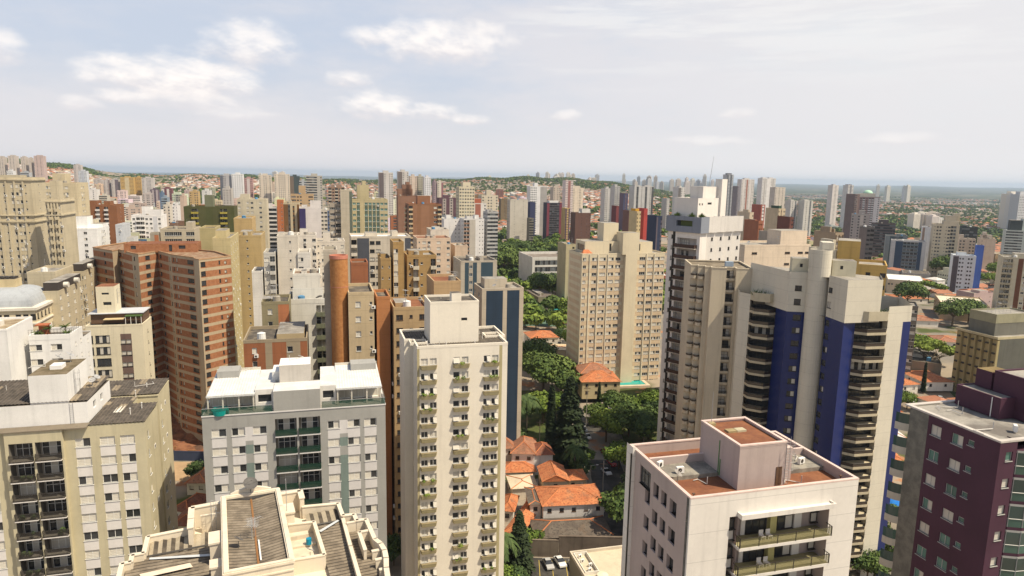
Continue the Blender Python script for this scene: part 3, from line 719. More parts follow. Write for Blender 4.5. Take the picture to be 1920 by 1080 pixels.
# left side: mauve with deep staggered windows
ops = []
for k in range(N):
    for u, dz, kd in ((2.2, 0, 'g'), (4.25, .05, 'h'), (6.0, .1, 'h'), (7.85, -1.45, 'g')):
        v1 = He - 1.85 + dz * 1 - k * fe; w = 1.4 if u == 2.2 else 1.2
        ops.append((11.9 - 0 - u - w - .1, 11.9 - u - .1, v1 - 1.6, v1, 'e' if kd == 'h' else 'g', .4)) if not (u == 7.85 and 0) else None
ops.append((1.3, 3.9, He - 3.3, He - .9, 'g', .15)); ops = [o for o in ops if not (o[4] == 'g' and o[0] < 3.5 and o[3] > He - 3 and len(o) > 5 and o[5] == .4)]
E_.run((0, 11.9), (0, .45), 0, He, ops); E_.run((0, .45), (0, 0), 0, He, mi=2); E_.run((-.35, 13.5), (-.35, 11.9), 0, He + .3, mi=1); E_.run((-.35, 11.9), (0, 11.9), 0, He + .3, mi=1)
E_.run((19.5, 0), (19.5, 13.5), 0, He, mi=0); E_.run((19.5, 13.5), (-.35, 13.5), 0, He)
mb = MB(); mb.box(-.5, -.38, 12.0, 12.15, 0, He - .5); E_.part('drainpipe', mb, [FR_D])
mb = MB(); mb.poly([(x, y, He - 1.2) for x, y in rect(.1, 19.4, 0, 13.4)]); E_.part('roof', mb, [TERRA])
CAP = paint((.62, .50, .45), dirt=.1)
mb = MB(); ring(mb, rect(0, 19.5, -.22, 13.5), He - .14, He + .02, .32, .04, 0); E_.part('coping', mb, [CAP]); mb = MB(); ring(mb, inset(rect(0, 19.5, -.22, 13.5), .02), He - 1.2, He - .14, .26, 0, 0); E_.part('parapet', mb, [MAU, CAP])
mb = MB(); mb.box(.3, 7.2, 9.0, 9.3, He - 1.2, He + .1, 0, 1); mb.box(15.2, 15.5, 7.4, 10.5, He - 1.2, He + .05, 0, 1); mb.box(15.5, 19.2, 8.0, 8.3, He - 1.2, He + .02, 0, 1); E_.part('roof_wall', mb, [MAU, CAP])
for q in ((.3, 6.9, 5.9, 9.0), (12.4, 19.2, 4.6, 8.0)): mb = MB(); mb.box(*q, He - 1.2, He - .75); E_.part('concrete_plinth', mb, [mottled((.24, .22, .19), (.38, .35, .29), .7)])
E_.boxpart('lift_room', 6.9, 12.5, 2.4, 9.9, He - 1.3, He + 3.6, MAU, TERRA, ph=.3)
mb = MB(); ring(mb, rect(6.9, 12.5, 2.4, 9.9), He + 3.5, He + 3.66, .28, .05); E_.part('parapet', mb, [CAP])
mb = MB(); mb.box(11.4, 12.1, 2.34, 2.41, He - 1.1, He + .9); E_.part('door', mb, [FR_B])
E_.boxpart('side_block', 12.5, 13.9, 3.2, 6.5, He - 1.2, He + 2.5, MAU, CAP)
mb = MB(); mb.box(9.3, 10.4, 6.5, 7.3, He + 3.3, He + 3.52); mb.box(8.2, 9.25, 6.5, 7.3, He + 3.3, He + 3.5, 1); mb.box(7.3, 8.0, 8.7, 9.3, He + 3.3, He + 3.65, 1); E_.part('roof_hatch', mb, [paint((.55, .50, .36)), paint((.38, .31, .18))])
obj('ladder', ladder_mesh(5.2), E_.root, (12.7, 2.36, He - 1.1)); obj('antenna', antenna_mesh(3.6, 'rod'), E_.root, (7.6, 9.0, He + 3.6))
mb = MB(); mb.bar((6.86, 6.0, He - 1.0), (6.86, 6.0, He + 2.8), .06); mb.bar((6.86, 5.7, He - 1.0), (6.86, 5.7, He + .8), .07); E_.part('green_pipe', mb, [paint((.10, .22, .09), .5)])
for x, y, z, a in ((2.2, 6.4, -.75, 0), (16.8, 5.4, -.75, .3), (.9, 8.0, -.75, .5)): obj('ac_unit', ac_mesh(), E_.root, (x, y, He + z), a)
for x, y, z in ((14.5, 6.6, -.75), (1.1, 1.1, -1.2), (18.6, 1.3, -1.2)):
    mb = MB(); mb.cyl(x, y, He + z, He + z + .9, .06, .06, 6); mb.box(x - .12, x + .12, y - .12, y + .12, He + z + .85, He + z + .95); E_.part('vent_pipe', mb, [FR_B])
obj('satellite_dish', dish_mesh(.5, paint((.3, .28, .26))), E_.root, (1.6, 5.2, He - 1.2), 1)
E_.finish()

# ---- F: purple block at the right edge
PUR = paint((.068, .030, .048), dirt=.2, streak=.12, rough=.7); PCON = mottled((.17, .165, .14), (.25, .24, .20), .8)
F_ = Bld('apartment_block', 'dark purple apartment block with pale flat roof and raw concrete end wall, right edge', 1877, 829, 70, mats=[PUR, PCON], fr='a', gl='g')
Hf = F_.H; ff = 2.95; N = 17; ops = []
for k in range(N):
    v1 = Hf - 1.05 - k * ff
    for u, w, hh in ((6.9, 1.35, 1.25), (4.15, 1.4, 1.2), (2.85, .75, .65)):
        ops.append((11.3 - u - w, 11.3 - u, v1 - hh, v1, 'eggc'))
F_.run((0, 11.3), (0, 0), 0, Hf, ops, paints=[(0, 2.6, 0, Hf, 1)])
F_.run((0, 0), (2.3, 0), 0, Hf, [(.9, 1.8, Hf - 2.2 - k * ff, Hf - 1.2 - k * ff, 'ce') for k in range(N)])
F_.run((2.3, 0), (2.3, 1.2), 0, Hf); F_.run((9, 0), (16, 0), 0, Hf); F_.run((16, 0), (16, 12), 0, Hf); F_.run((16, 12), (0, 11.3), 0, Hf, mi=1)
gb = MB(); SH = []                                               # curved glazed balconies
for k in range(N):
    z = Hf - 1.1 - k * ff - 1.3
    F_.add('glazed_balcony', None, 0, 0, 0, 0) if 0 else None
key = 'fglaz'; m_ = MB(); pl = [(0, 1.2), (.3, .1), (1.6, -.5), (3.4, -.7), (5.2, -.5), (6.6, .1), (6.7, 1.2)]
for a, b in zip(pl, pl[1:]):
    for z0, z1, mi in ((-.35, 0, 0), (0, .9, 1), (.9, 2.35, 2), (2.35, 2.6, 3)): m_.quad((*a, z0), (*b, z0), (*b, z1), (*a, z1), mi)
    m_.bar((*a, 0), (*a, 2.5), .05, 3); m_.bar((*a, .92), (*b, .92), .05, 3)
m_.poly([(*p, -.35) for p in reversed(pl)], 0); m_.poly([(*p, 2.6) for p in pl], 0)
gme = m_.mesh('glazed_bay', [PUR, glass((.05, .10, .08), .1, .4), glass((.035, .055, .05), .08, .6), FRAMES['a']])
for k in range(N): F_.add('glazed_balcony', gme, 2.3, 0, Hf - 3.8 - k * ff, 0)
# small curved concrete balconies behind the raw wall
m_ = MB(); m_.cyl(0, 0, -.9, 0, 1.7, 1.7, 8, 0, True, pi, 1.5 * pi + .4); m_.cyl(0, 0, 0, 1.2, 1.65, 1.65, 8, 1, False, pi, 1.5 * pi + .4)
cme = m_.mesh('curved_balcony', [paint((.50, .47, .40)), glass((.035, .07, .06), .08, .4)])
for k in range(N): F_.add('curved_balcony', cme, 1.0, 12.6, Hf - 2.2 - k * ff, 0)
mb = MB(); mb.poly([(x, y, Hf - .1) for x, y in rect(.1, 15.9, .1, 11.9)]); F_.part('roof', mb, [ROOFL])
mb = MB(); ring(mb, rect(0, 16, 0, 12), Hf - .12, Hf + .08, .5, .05); F_.part('parapet', mb, [paint((.55, .51, .47), dirt=.3)])
F_.boxpart('penthouse', 6.2, 16, 5.4, 11, Hf, Hf + 2.4, PUR, ROOFL, ph=.1)
F_.boxpart('penthouse', 8.3, 16, 3.4, 8.2, Hf, Hf + 4.8, PUR, ROOFL, ph=.15)
F_.boxpart('lift_room', 8.2, 11, 8.4, 10.4, Hf + 2.4, Hf + 4.5, PUR, mottled((.22, .16, .07), (.3, .22, .1)))
mb = MB(); mb.box(9.2, 10.7, 8.33, 8.39, Hf + 2.9, Hf + 4.2); F_.part('lift_room_door', mb, [ROOFW])
obj('ac_unit', ac_mesh(), F_.root, (4.2, 1.6, Hf), .8); obj('antenna', antenna_mesh(3.2), F_.root, (9.8, 5, Hf + 4.7), .5)
mb = MB(); mb.bar((6.15, 6.4, Hf), (6.15, 6.4, Hf + 2.3), .06); F_.part('pipe', mb, [ROOFW])
F_.finish()

# ---- B: cream roofscape at the bottom, left of centre
BC_ = paint((.67, .60, .49), dirt=.12, streak=.16)
B_ = Bld('apartment_block', 'pale cream building with ribbed brown roofs framed by stepped parapets, at the bottom edge', 419, 1074, 66, yaw=23.5, mats=[BC_, paint((.55, .46, .33))])
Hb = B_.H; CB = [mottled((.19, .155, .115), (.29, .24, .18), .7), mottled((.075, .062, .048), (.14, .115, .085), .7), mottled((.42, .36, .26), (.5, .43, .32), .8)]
def pwall(mb, a, b, z0, z1, t=.35, cap=.12):
    a = Vector(a); b = Vector(b); d = (b - a).normalized(); n = Vector((-d.y, d.x)) * t / 2
    for q, zz0, zz1, e in ((1, z0, z1 - cap, 0), (1.35, z1 - cap, z1, .06)):
        p = [a - n * q - d * e, b - n * q + d * e, b + n * q + d * e, a + n * q - d * e]; mb.prism([(v.x, v.y) for v in p], zz0, zz1)
# central raised volume
B_.run((0, 0), (6.5, 0), Hb - 9, Hb - .1); B_.run((6.5, 0), (6.5, 17.2), Hb - 9, Hb - .1); B_.run((6.5, 17.2), (0, 17.2), Hb - 9, Hb - .1); B_.run((0, 17.2), (0, 0), Hb - 9, Hb - .1)
mb = MB(); ring(mb, rect(0, 6.5, 0, 17.2), Hb - .35, Hb - .12, .5, .12); ring(mb, rect(0, 6.5, 0, 17.2), Hb - .12, Hb, .38, .0); B_.part('parapet', mb, [BC_])
zr = lambda x, y: Hb - .9 + (abs(x - 3.25)) * .16
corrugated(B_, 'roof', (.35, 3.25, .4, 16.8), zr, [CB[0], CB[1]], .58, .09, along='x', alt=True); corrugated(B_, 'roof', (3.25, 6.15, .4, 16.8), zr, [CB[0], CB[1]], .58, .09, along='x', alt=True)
mb = MB(); mb.box(3.15, 3.35, .4, 16.8, Hb - .88, Hb - .74); B_.part('valley_gutter', mb, [paint((.25, .13, .06))])
mb = MB(); mb.box(3.45, 3.6, 2.2, 6.4, Hb - .7, Hb - .64); B_.part('cable_duct', mb, [ROOFW])
for x, y, a in ((3.2, 7.4, .2), (2.9, 7.0, 1.3)): obj('antenna', antenna_mesh(2.2), B_.root, (x, y, Hb - .8), a)
obj('satellite_dish', dish_mesh(.85, paint((.10, .095, .09), .6)), B_.root, (3.25, 16.9, Hb - .1), .3); obj('satellite_dish', dish_mesh(.55, paint((.12, .11, .1), .6)), B_.root, (1.5, 5.2, Hb - .7), 2)
# rear arched gable and side returns
mb = MB(); pts = [(1.0 + 4.6 * i / 10, .55 * sin(pi * i / 10)) for i in range(11)]
for (xa, za), (xb, zb) in zip(pts, pts[1:]):
    mb.quad((xa, 17.25, Hb - .3), (xb, 17.25, Hb - .3), (xb, 17.25, Hb + zb), (xa, 17.25, Hb + za)); mb.quad((xa, 17.25, Hb + za), (xb, 17.25, Hb + zb), (xb, 17.6, Hb + zb), (xa, 17.6, Hb + za))
mb.box(-.0, 6.5, 17.25, 17.6, Hb - 2, Hb - .2); B_.part('gable', mb, [BC_])
z1 = Hb - 2.0; mb = MB()
lo = [(-3.3, 14.5), (-7.7, 14.2), (-7.8, 10.6), (-8.9, 10.6), (-8.9, 9.2), (-9.7, 9.2), (-9.7, -6)]
for a, b in zip(lo, lo[1:]): pwall(mb, a, b, z1 - 5, z1)
hi = [(-3.3, 14.5), (-3.3, 17.4), (-.1, 17.6)]
for a, b in zip(hi, hi[1:]): pwall(mb, a, b, z1 - 5, z1 + 1.1, .5)
pwall(mb, (-3.3, 12.3), (-3.3, 14.5), z1 - 5, z1 + 1.1, .5); pwall(mb, (-2.3, 15.9), (-.1, 15.9), z1 - 3, z1 + .6, .2); B_.part('parapet', mb, [BC_]); mb = MB()
ro = [(6.6, 17.4), (9.0, 17.4), (9.0, 15.2), (13.2, 14.5), (13.2, 11.2), (14.5, 11.0), (14.5, 9.4), (15.6, 9.3), (15.6, 4.5)]
for a, b in zip(ro[2:], ro[3:]): pwall(mb, a, b, z1 - 5, z1)
pwall(mb, ro[0], ro[1], z1 - 5, z1 + 1.1, .5); pwall(mb, ro[1], ro[2], z1 - 5, z1 + 1.1, .5)
pwall(mb, (13.2, 11.2), (12.9, 4.5), z1 - 5, z1 - .3, .3); pwall(mb, (12.9, 4.5), (12.6, -4), z1 - 5, z1 - .3, .3)
pwall(mb, (14.3, 6.8), (15.5, 6.8), z1 - 5, z1 - .1, .3); pwall(mb, (14.3, 6.8), (14.2, 2.8), z1 - 5, z1 - .1, .3); pwall(mb, (13.4, 9.4), (14.5, 9.4), z1 - 5, z1 - .1, .25)
B_.part('parapet', mb, [BC_])
mb = MB()                                                       # curved sweep of the right-hand side
cv_ = [(15.6, 4.5), (16.0, 3.3), (16.1, 1.8), (15.9, .2), (15.5, -1.6), (15.0, -5)]
for a, b in zip(cv_, cv_[1:]): pwall(mb, a, b, z1 - 8, z1, .4)
for y in (2.6, .8, -1.2): pwall(mb, (14.9, y), (15.8, y), z1 - 4, z1 - .3, .3)
B_.part('curved_wall', mb, [BC_])
zl = lambda x, y: z1 - .95 + .03 * x
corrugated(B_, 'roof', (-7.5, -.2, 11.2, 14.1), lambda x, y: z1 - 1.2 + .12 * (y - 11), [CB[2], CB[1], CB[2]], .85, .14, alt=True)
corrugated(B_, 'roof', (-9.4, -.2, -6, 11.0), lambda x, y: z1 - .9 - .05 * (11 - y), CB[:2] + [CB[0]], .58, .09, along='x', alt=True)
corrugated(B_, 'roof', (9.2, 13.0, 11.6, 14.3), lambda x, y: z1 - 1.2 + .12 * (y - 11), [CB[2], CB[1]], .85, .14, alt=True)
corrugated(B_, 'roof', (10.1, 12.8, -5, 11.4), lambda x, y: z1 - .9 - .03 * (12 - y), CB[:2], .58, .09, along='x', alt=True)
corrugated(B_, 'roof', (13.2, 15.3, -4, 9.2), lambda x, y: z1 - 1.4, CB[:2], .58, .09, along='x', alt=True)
mb = MB(); mb.bar((-7.6, 11.1, z1 - .8), (-.1, 11.1, z1 - .7), .12); mb.bar((10, 11.5, z1 - .8), (13, 11.5, z1 - .8), .12); B_.part('gutter', mb, [FR_D])
mb = MB(); mb.quad((-7.3, 10.6, z1 - .7), (-7.3, 10.2, z1 - .7), (-.2, 8.2, z1 - .65), (-.2, 8.7, z1 - .65)); mb.quad((10.2, 9.8, z1 - .7), (10.4, 9.4, z1 - .7), (12.8, 11.2, z1 - .65), (12.6, 11.5, z1 - .65)); B_.part('flashing', mb, [paint((.55, .57, .58), .4)])
for q in ((-8.6, -4.6, 3.6), (-8.0, -3.0, 7.6)):
    mb = MB(); mb.quad((q[0], q[2], z1 - .72), (q[0] + .3, q[2] - .9, z1 - .72), (q[1], q[2] - .6, z1 - .68), (q[1] - .3, q[2] + .3, z1 - .68)); B_.part('skylight', mb, [paint((.74, .62, .50))])
# small service terrace
mb = MB()
for a, b in (((7.0, 11.0), (9.8, 10.6)), ((9.8, 10.6), (9.9, 3.0)), ((9.9, 3.0), (6.7, 3.2))): pwall(mb, a, b, z1 - 4, z1 + .15, .3)
B_.part('parapet', mb, [BC_])
mb = MB(); mb.poly([(6.6, 3.2, z1 - 1.1), (9.8, 3.2, z1 - 1.1), (9.8, 10.6, z1 - 1.1), (6.6, 11, z1 - 1.1)]); mb.box(6.8, 9.6, 7.4, 8.0, z1 - 1.1, z1 - .85); mb.box(6.8, 9.0, 9.3, 10.2, z1 - 1.1, z1 - .6); B_.part('service_terrace', mb, [paint((.68, .60, .48), dirt=.35)])
mb = MB(); mb.cyl(8.8, 7.4, z1 - .8, z1 - .1, .3, .3, 12); B_.part('water_tank', mb, [paint((.03, .22, .34), .4)])
obj('satellite_dish', dish_mesh(.5), B_.root, (8.6, 4.6, z1 - 1.1), 2.2); obj('antenna', antenna_mesh(4.5, 'rod'), B_.root, (6.9, 11.6, Hb - 1)); obj('ladder', ladder_mesh(3.6), B_.root, (-.9, 14.6, z1 - 1.1), pi)
for q, zt_ in (((-1.3, -.13, 7.2, 9.6), -.7), ((6.63, 7.7, 11.2, 13.4), -.7), ((-1.2, -.13, 3.2, 4.6), -1.2)): mb = MB(); mb.box(*q, z1 - 1.5, Hb + zt_); mb.box(q[0] - .12, q[1] + .1, q[2] - .12, q[3] + .12, Hb + zt_, Hb + zt_ + .2); B_.part('chimney', mb, [BC_])
body = MB(); bp_ = [(-9.8, -6), (14.8, -6), (15.6, 0), (15.7, 4.5), (15.7, 9.4), (13.3, 14.5), (9, 15.3), (9, 17.4), (-3.4, 17.4), (-3.4, 14.6), (-7.8, 14.3), (-8.9, 10.6), (-9.8, 9.2)]
body.prism(bp_, 0, z1 - 1.6); B_.part('body', body, [BC_])
mb = MB()
mb.box(.0, 6.5, -.12, 0, Hb - 1.15, Hb - 1.0); B_.part('cornice', mb, [BC_])
B_.finish()
# ================================================================== LARGE BUILDINGS FURTHER BACK
# ---- G: blue and white chevron tower
GW = paint((.60, .565, .48), dirt=.08, streak=.12, joint=2.95); GBL = paint((.005, .020, .110), .35, .1, .06, spec=.6, joint=2.95); GDK = paint((.05, .042, .035), .6, .1, .05)
G_ = Bld('apartment_tower', 'white tower with dark blue tiled stripes and a rounded central shaft, dark balconies each side', 1532, 600, 146, yaw=-15, mats=[GW, GBL, GDK], fr='d', gl='d')
def gp(px, Z, py=600): p = at(px, py, Z); q = G_.loc(p); return (q[0], q[1])
# plan points in building coordinates (x along facade, y away)
P1, P2 = gp(1383, 165), gp(1404, 162); P3, P4 = gp(1453, 159), gp(1474, 153); P5, P6 = gp(1506, 152.5), gp(1515, 150.3)
P7, P8 = gp(1547, 148.2), gp(1556, 146.5); P9, P10 = gp(1583, 141), gp(1604, 142.5); P11, P12 = gp(1665, 144), gp(1708, 146)
Hg = at(1578, 602, 142).z - G_.b; Htop = at(1578, 522, 142).z - G_.b; Hbal = at(1404, 561, 161).z - G_.b; fg = 2.95; N = 19
def gw(L, ucs, w, top=Hg, n=18, kinds='gcd'): return [(u - w / 2, u + w / 2, top - .9 - k * fg - 1.25, top - .9 - k * fg, 'gge') for u in ucs for k in range(n)]
def LL(a, b): return hypot(b[0] - a[0], b[1] - a[1])
G_.H = Htop
mb = G_.wall
G_.run((P1[0] - .5, P1[1] + 9), P1, 0, Hbal + 1.5); G_.run(P1, P2, 0, Hbal + 1.2)
G_.run(P3, P4, 0, Hg, mi=1); G_.run(P4, P5, 0, Hg, gw(0, [LL(P4, P5) * .62], 1.7), mi=1); G_.run(P5, P6, 0, Hg, mi=1)
G_.run(P7, P8, 0, Hg, gw(0, [LL(P7, P8) * .5], 1.5), mi=1); G_.run(P8, P9, 0, Hg, mi=1); G_.run(P9, P10, 0, Hg, mi=1)
P11b = (P11[0] + (P12[0] - P11[0]) * .66, P11[1] + (P12[1] - P11[1]) * .66)
G_.run(P11, P11b, 0, Hbal + 2.0); P11c = (P11[0] + (P12[0] - P11[0]) * .72, P11[1] + (P12[1] - P11[1]) * .72 + .1)
G_.run(P11b, P12, 0, Hbal - 1.5, mi=1); G_.run(P11b, P12, Hbal - 1.5, Hbal + 2.0, mi=0)
G_.run(P12, (P12[0] + 1, P12[1] + 14), 0, Hbal + 2.0); G_.run((P12[0] + 1, P12[1] + 14), (P1[0], P1[1] + 12), 0, Hbal + 1.5)
# crown
C1 = (P3[0] - 1.0, P3[1] - .1); cr_ = [C1, (P4[0], P4[1] - .15), (P5[0], P5[1] - .3), (P6[0], P6[1] - .3)]
cr2 = [(P7[0], P7[1] - .3), (P8[0], P8[1] - .4), (P9[0], P9[1] - .2), (P10[0] + 4.8, P10[1] - .2 + 1.6)]
C0 = (C1[0] - 4.5, C1[1] + 9)
G_.run(C0, C1, Hg - .2, Htop)
for a, b in list(zip(cr_, cr_[1:])) + list(zip(cr2, cr2[1:])):
    L = LL(a, b); ops = []
    if (a, b) == (cr_[1], cr_[2]): ops = [(L * .35, L * .75, Htop - 4.2, Htop - 3.0, 'g'), (L * .35, L * .75, Htop - 7.4, Htop - 6.0, 'g')]
    if (a, b) == (cr2[0], cr2[1]): ops = [(L * .1, L * .9, Htop - 3.6, Htop - 2.5, 'g'), (L * .1, L * .9, Htop - 7.0, Htop - 5.6, 'c')]
    G_.run(a, b, Hg - .2, Htop, ops)
G_.run(cr2[-1], (cr2[-1][0] + 1.5, cr2[-1][1] + 9), Hbal, Htop)
top = cr_ + cr2 + [(cr2[-1][0] + 1.5, cr2[-1][1] + 9), (C0[0], C0[1] + 2)]
mb = MB(); mb.poly([(*p, Htop - .5) for p in [C0] + cr_ + cr2 + [(cr2[-1][0] + 1.5, cr2[-1][1] + 9)]]); mb.poly([(*p, Hg - .2) for p in reversed([C0] + cr_ + cr2 + [(cr2[-1][0] + 1.5, cr2[-1][1] + 9)])]); G_.part('roof', mb, [ROOFL])
cc = ((P6[0] + P7[0]) / 2, P6[1] + 1.2); cyl = MB(); cyl.cyl(cc[0], cc[1], 0, at(1535, 468, 148).z - G_.b, 2.25, 2.25, 28, 0, False); cyl.cyl(cc[0], cc[1], 0, at(1535, 468, 148).z - G_.b - .3, 2.2, 2.2, 28, 1); cyl.box(cc[0] + .5, cc[0] + 2.8, cc[1] + 2, cc[1] + 6, Htop, at(1535, 456, 148).z - G_.b); G_.part('stair_shaft', cyl, [GW, ROOFL])
for x0, x1, y, ph in ((cc[0] - 5.5, cc[0] - 2.2, cc[1] + 1.2, 2.9), (cc[0] + 2.6, cc[0] + 7.4, cc[1] + .6, 2.9)): G_.boxpart('lift_room', x0, x1, y, y + 4, Htop - .5, Htop + ph, paint((.62, .58, .45)), ROOFL, ops_f=[(1.6, 2.2, Htop + 1.0, Htop + 1.8, 'g')])
# balconies
def gbal(a, b, key, out):
    L = LL(a, b); m_ = MB(); pl = [(0, 0), (L * .22, -out), (L * .8, -out), (L, 0)]
    for p, q in zip(pl, pl[1:]):
        for z0, z1, off, mi in ((-.3, .25, 0, 0), (.25, 1.0, .06, 1)): m_.quad((p[0], p[1] + off, z0), (q[0], q[1] + off, z0), (q[0], q[1] + off, z1), (p[0], p[1] + off, z1), mi)
        m_.bar((p[0], p[1], 1.02), (q[0], q[1], 1.02), .04, 2)
    m_.poly([(x, y, .25) for x, y in pl] + [(L, 1.6, .25), (0, 1.6, .25)], 0); m_.poly([(0, 1.6, -.3), (L, 1.6, -.3)] + [(x, y, -.3) for x, y in reversed(pl)], 0)
    return m_.mesh('balcony_unit', [paint((.52, .46, .34)), glass((.04, .03, .024), .2, .3), FR_D]), L
for a, b, out in ((P2, P3, 1.6), (P10, P11, 1.7)):
    me, L = gbal(a, b, 'g', out); ang = atan2(b[1] - a[1], b[0] - a[0]); n = (-sin(ang), cos(ang))
    a2, b2 = (a[0] + n[0] * 1.5, a[1] + n[1] * 1.5), (b[0] + n[0] * 1.5, b[1] + n[1] * 1.5)
    t_ = Hbal + (.3 if a is P2 else -.3)
    G_.run(a, a2, 0, t_, mi=0); G_.run(b2, b, 0, t_); G_.run(a2, b2, 0, t_, [(.3, L - .3, t_ - 2.9 - k * fg, t_ - .5 - k * fg, 'ggge') for k in range(22)], mi=2)
    for k in range(22): G_.add('balcony', me, a[0], a[1], t_ - 3.1 - k * fg, ang)
    m_ = MB(); pl = [(0, 0), (L * .22, -out), (L * .8, -out), (L, 0)]
    for p, q in zip(pl, pl[1:]): m_.quad((*p, -.4), (*q, -.4), (*q, 1.6), (*p, 1.6))
    m_.poly([(x, y, -.4) for x, y in reversed(pl)]); m_.poly([(*p, .9) for p in pl] + [(L, 6, .9), (0, 6, .9)])
    obj('roof_terrace', m_.mesh('roof_terrace', [paint((.50, .45, .34))]), G_.root, (a[0], a[1], t_), ang)
    m_ = MB(); r_ = random.Random(4)
    for i in range(60):
        x, y = r_.uniform(.5, L - .5), r_.uniform(-out * .6, 2); d = Vector((r_.uniform(-1, 1), r_.uniform(-1, 1), r_.uniform(.4, 1.4))); m_.bar((x, y, .9), Vector((x, y, .9)) + d, .09, 0, 3, .01)
    obj('potted_plants', m_.mesh('potted_plants', [paint((.05, .085, .025))]), G_.root, (a[0], a[1], t_), ang)['kind'] = 'stuff'
G_.finish()

# ---- H: cream tower with rounded bays beside it
HM = paint((.54, .475, .37), dirt=.12, streak=.2); HD = paint((.085, .065, .05), .7)
H_ = Bld('apartment_tower', 'beige tower of stacked rounded balconies between smooth piers, left of the blue striped tower', 1296, 497, 172, yaw=-6, mats=[HM, HD, paint((.30, .27, .22))], fr='d', gl='d')
fhh = 2.95; N = 20; Hh = H_.H
x1359, x1340, x1405 = H_.wto(1340), H_.wto(1359), H_.wto(1408); xe = H_.wto(1400)
wA = H_.wto(1340); wB = H_.wto(1359); wC = H_.wto(1376); wD = H_.wto(1409)
wA *= .97; wB *= .97; wC *= .97; wD *= .97
stair = [(0, .0), (wA * .28, .0), (wA * .28, -1.2), (wA * .55, -1.2), (wA * .55, -2.6), (wA * .78, -2.6), (wA * .78, -4.0), (wA, -4.0)]
def hops(L): return [(.2, L - .2, Hh - 2.9 - k * fhh, Hh - .7 - k * fhh, 'gec') for k in range(N)]
for a, b in zip(stair, stair[1:]):
    L = LL(a, b); H_.run(a, b, 0, Hh, hops(L) if L > 2 and a[1] == b[1] else [])
    if a[1] == b[1] and L > 1.5:
        key = ('hb', round(L, 1)); m_ = MB(); n = 7; pl = [(L / 2 - L * .5 * cos(pi * i / n), -1.2 * sin(pi * i / n)) for i in range(n + 1)]
        for p, q in zip(pl, pl[1:]):
            m_.quad((*p, -.25), (*q, -.25), (*q, .55), (*p, .55), 0); m_.quad((p[0], p[1] + .05, .55), (q[0], q[1] + .05, .55), (q[0], q[1] + .05, 1.0), (p[0], p[1] + .05, 1.0), 1)
        m_.poly([(*p, -.25) for p in reversed(pl)]); m_.poly([(*p, .5) for p in pl]); me = m_.mesh('balcony_unit', [HM, HD])
        for k in range(N): H_.add('balcony', me, a[0], a[1], Hh - 3.0 - k * fhh, 0)
H_.run((wA, -4.0), (wB, -4.0), 0, Hh); H_.run((wB, -4.0), (wB, -2.6), 0, Hh); H_.run((wB, -2.6), (wC, -2.6), 0, Hh, hops(wC - wB))
me = bmesh_balc('low', wC - wB, .9, HM, FR_D)
for k in range(N): H_.add('balcony', me, wB, -2.6, Hh - 3.0 - k * fhh, 0)
H_.run((wC, -2.6), (wC, -4.6), 0, Hh); H_.run((wC, -4.6), (wD, -4.2), 0, Hh); H_.run((wD, -4.2), (wD, 11), 0, Hh); H_.run((wD, 11), (0, 11), 0, Hh); H_.run((0, 11), (0, 0), 0, Hh)
pf = stair + [(wB, -4.0), (wB, -2.6), (wC, -2.6), (wC, -4.6), (wD, -4.2), (wD, 11), (0, 11)]
mb = MB(); mb.poly([(*p, Hh - .4) for p in pf]); H_.part('roof', mb, [mottled((.20, .16, .11), (.32, .27, .2), .5)])
mb = MB(); ring(mb, pf, Hh - .1, Hh + .15, .3, .08); H_.part('parapet', mb, [HM])
mb = MB(); mb.box(wD - 5.5, wD - 3.5, 2, 3.2, Hh - .3, Hh + .9); H_.part('water_tank', mb, [paint((.35, .42, .5))])
H_.finish()

# ---- I: white tower with brown balconies and grey-blue crown
IW = paint((.72, .69, .65), dirt=.08, streak=.14); IG = paint((.23, .25, .29), dirt=.08); IBK = paint((.02, .018, .016), .5)
I_ = Bld('apartment_tower', 'tall white tower with brown balconies, black strip and a grey crown with roof plants', 1313, 437, 188, yaw=-50, mats=[IW, IG, IBK, paint((.50, .44, .33))], fr='d', gl='d')
Hi = I_.H; Hic = at(1313, 407, 188).z - I_.b; fi = 3.05; N = 23
xw = I_.wto(1253); xbk = I_.wto(1267); xbl = I_.wto(1270.5); dI = I_.wto(1387, ax='y')
I_.run((xw, 9), (xw, 0), 0, Hi)
I_.run((xw, 0), (xbk - .9, 0), 0, Hi, [((xbk - xw) * .45, (xbk - xw) * .45 + .9, Hi - 2.2 - k * fi, Hi - 1.1 - k * fi, 'gc') for k in range(N)])
I_.run((xbk - .9, 0), (xbk, 0), 0, Hi, mi=2); I_.run((xbk, 0), (xbk, .5), 0, Hi, mi=2); wl = -1.0 - xbk
ops = [(.7, wl, Hi - 1.5 - (k + 1) * fi + .1, Hi - 1.5 - k * fi - .25, '-', 1.4) for k in range(N)]
I_.run((xbk, 0), (0, 0), 0, Hi, ops)
mb = MB(); I_.run((xbk + .7, 1.35), (-1.0, 1.35), 0, Hi - .8, mb=mb, mi=0); I_.part('inner_wall', mb, [paint((.50, .46, .42))])
for k in range(N):
    zb = Hi - 1.5 - (k + 1) * fi + .1
    I_.add('balcony_door', wmesh(random.choice('gce'), 2.4, 2.1, 'd', 'd'), xbk + 1.4 + random.choice((0, 1.6)), 1.25, zb, 0)
    I_.add('balcony', bmesh_balc('pane', wl - .3, 1.3, paint((.60, .55, .47)), paint((.06, .035, .028), .4)), xbk + .5, 0, zb, 0)
zz = [(0, 0), (0, dI * .16)]; ns = 4; q = dI * .84 / ns
for i in range(ns): y0 = dI * .16 + i * q; zz += [(-1.6, y0 + .1), (-.1 + .15 * i, y0 + q)]
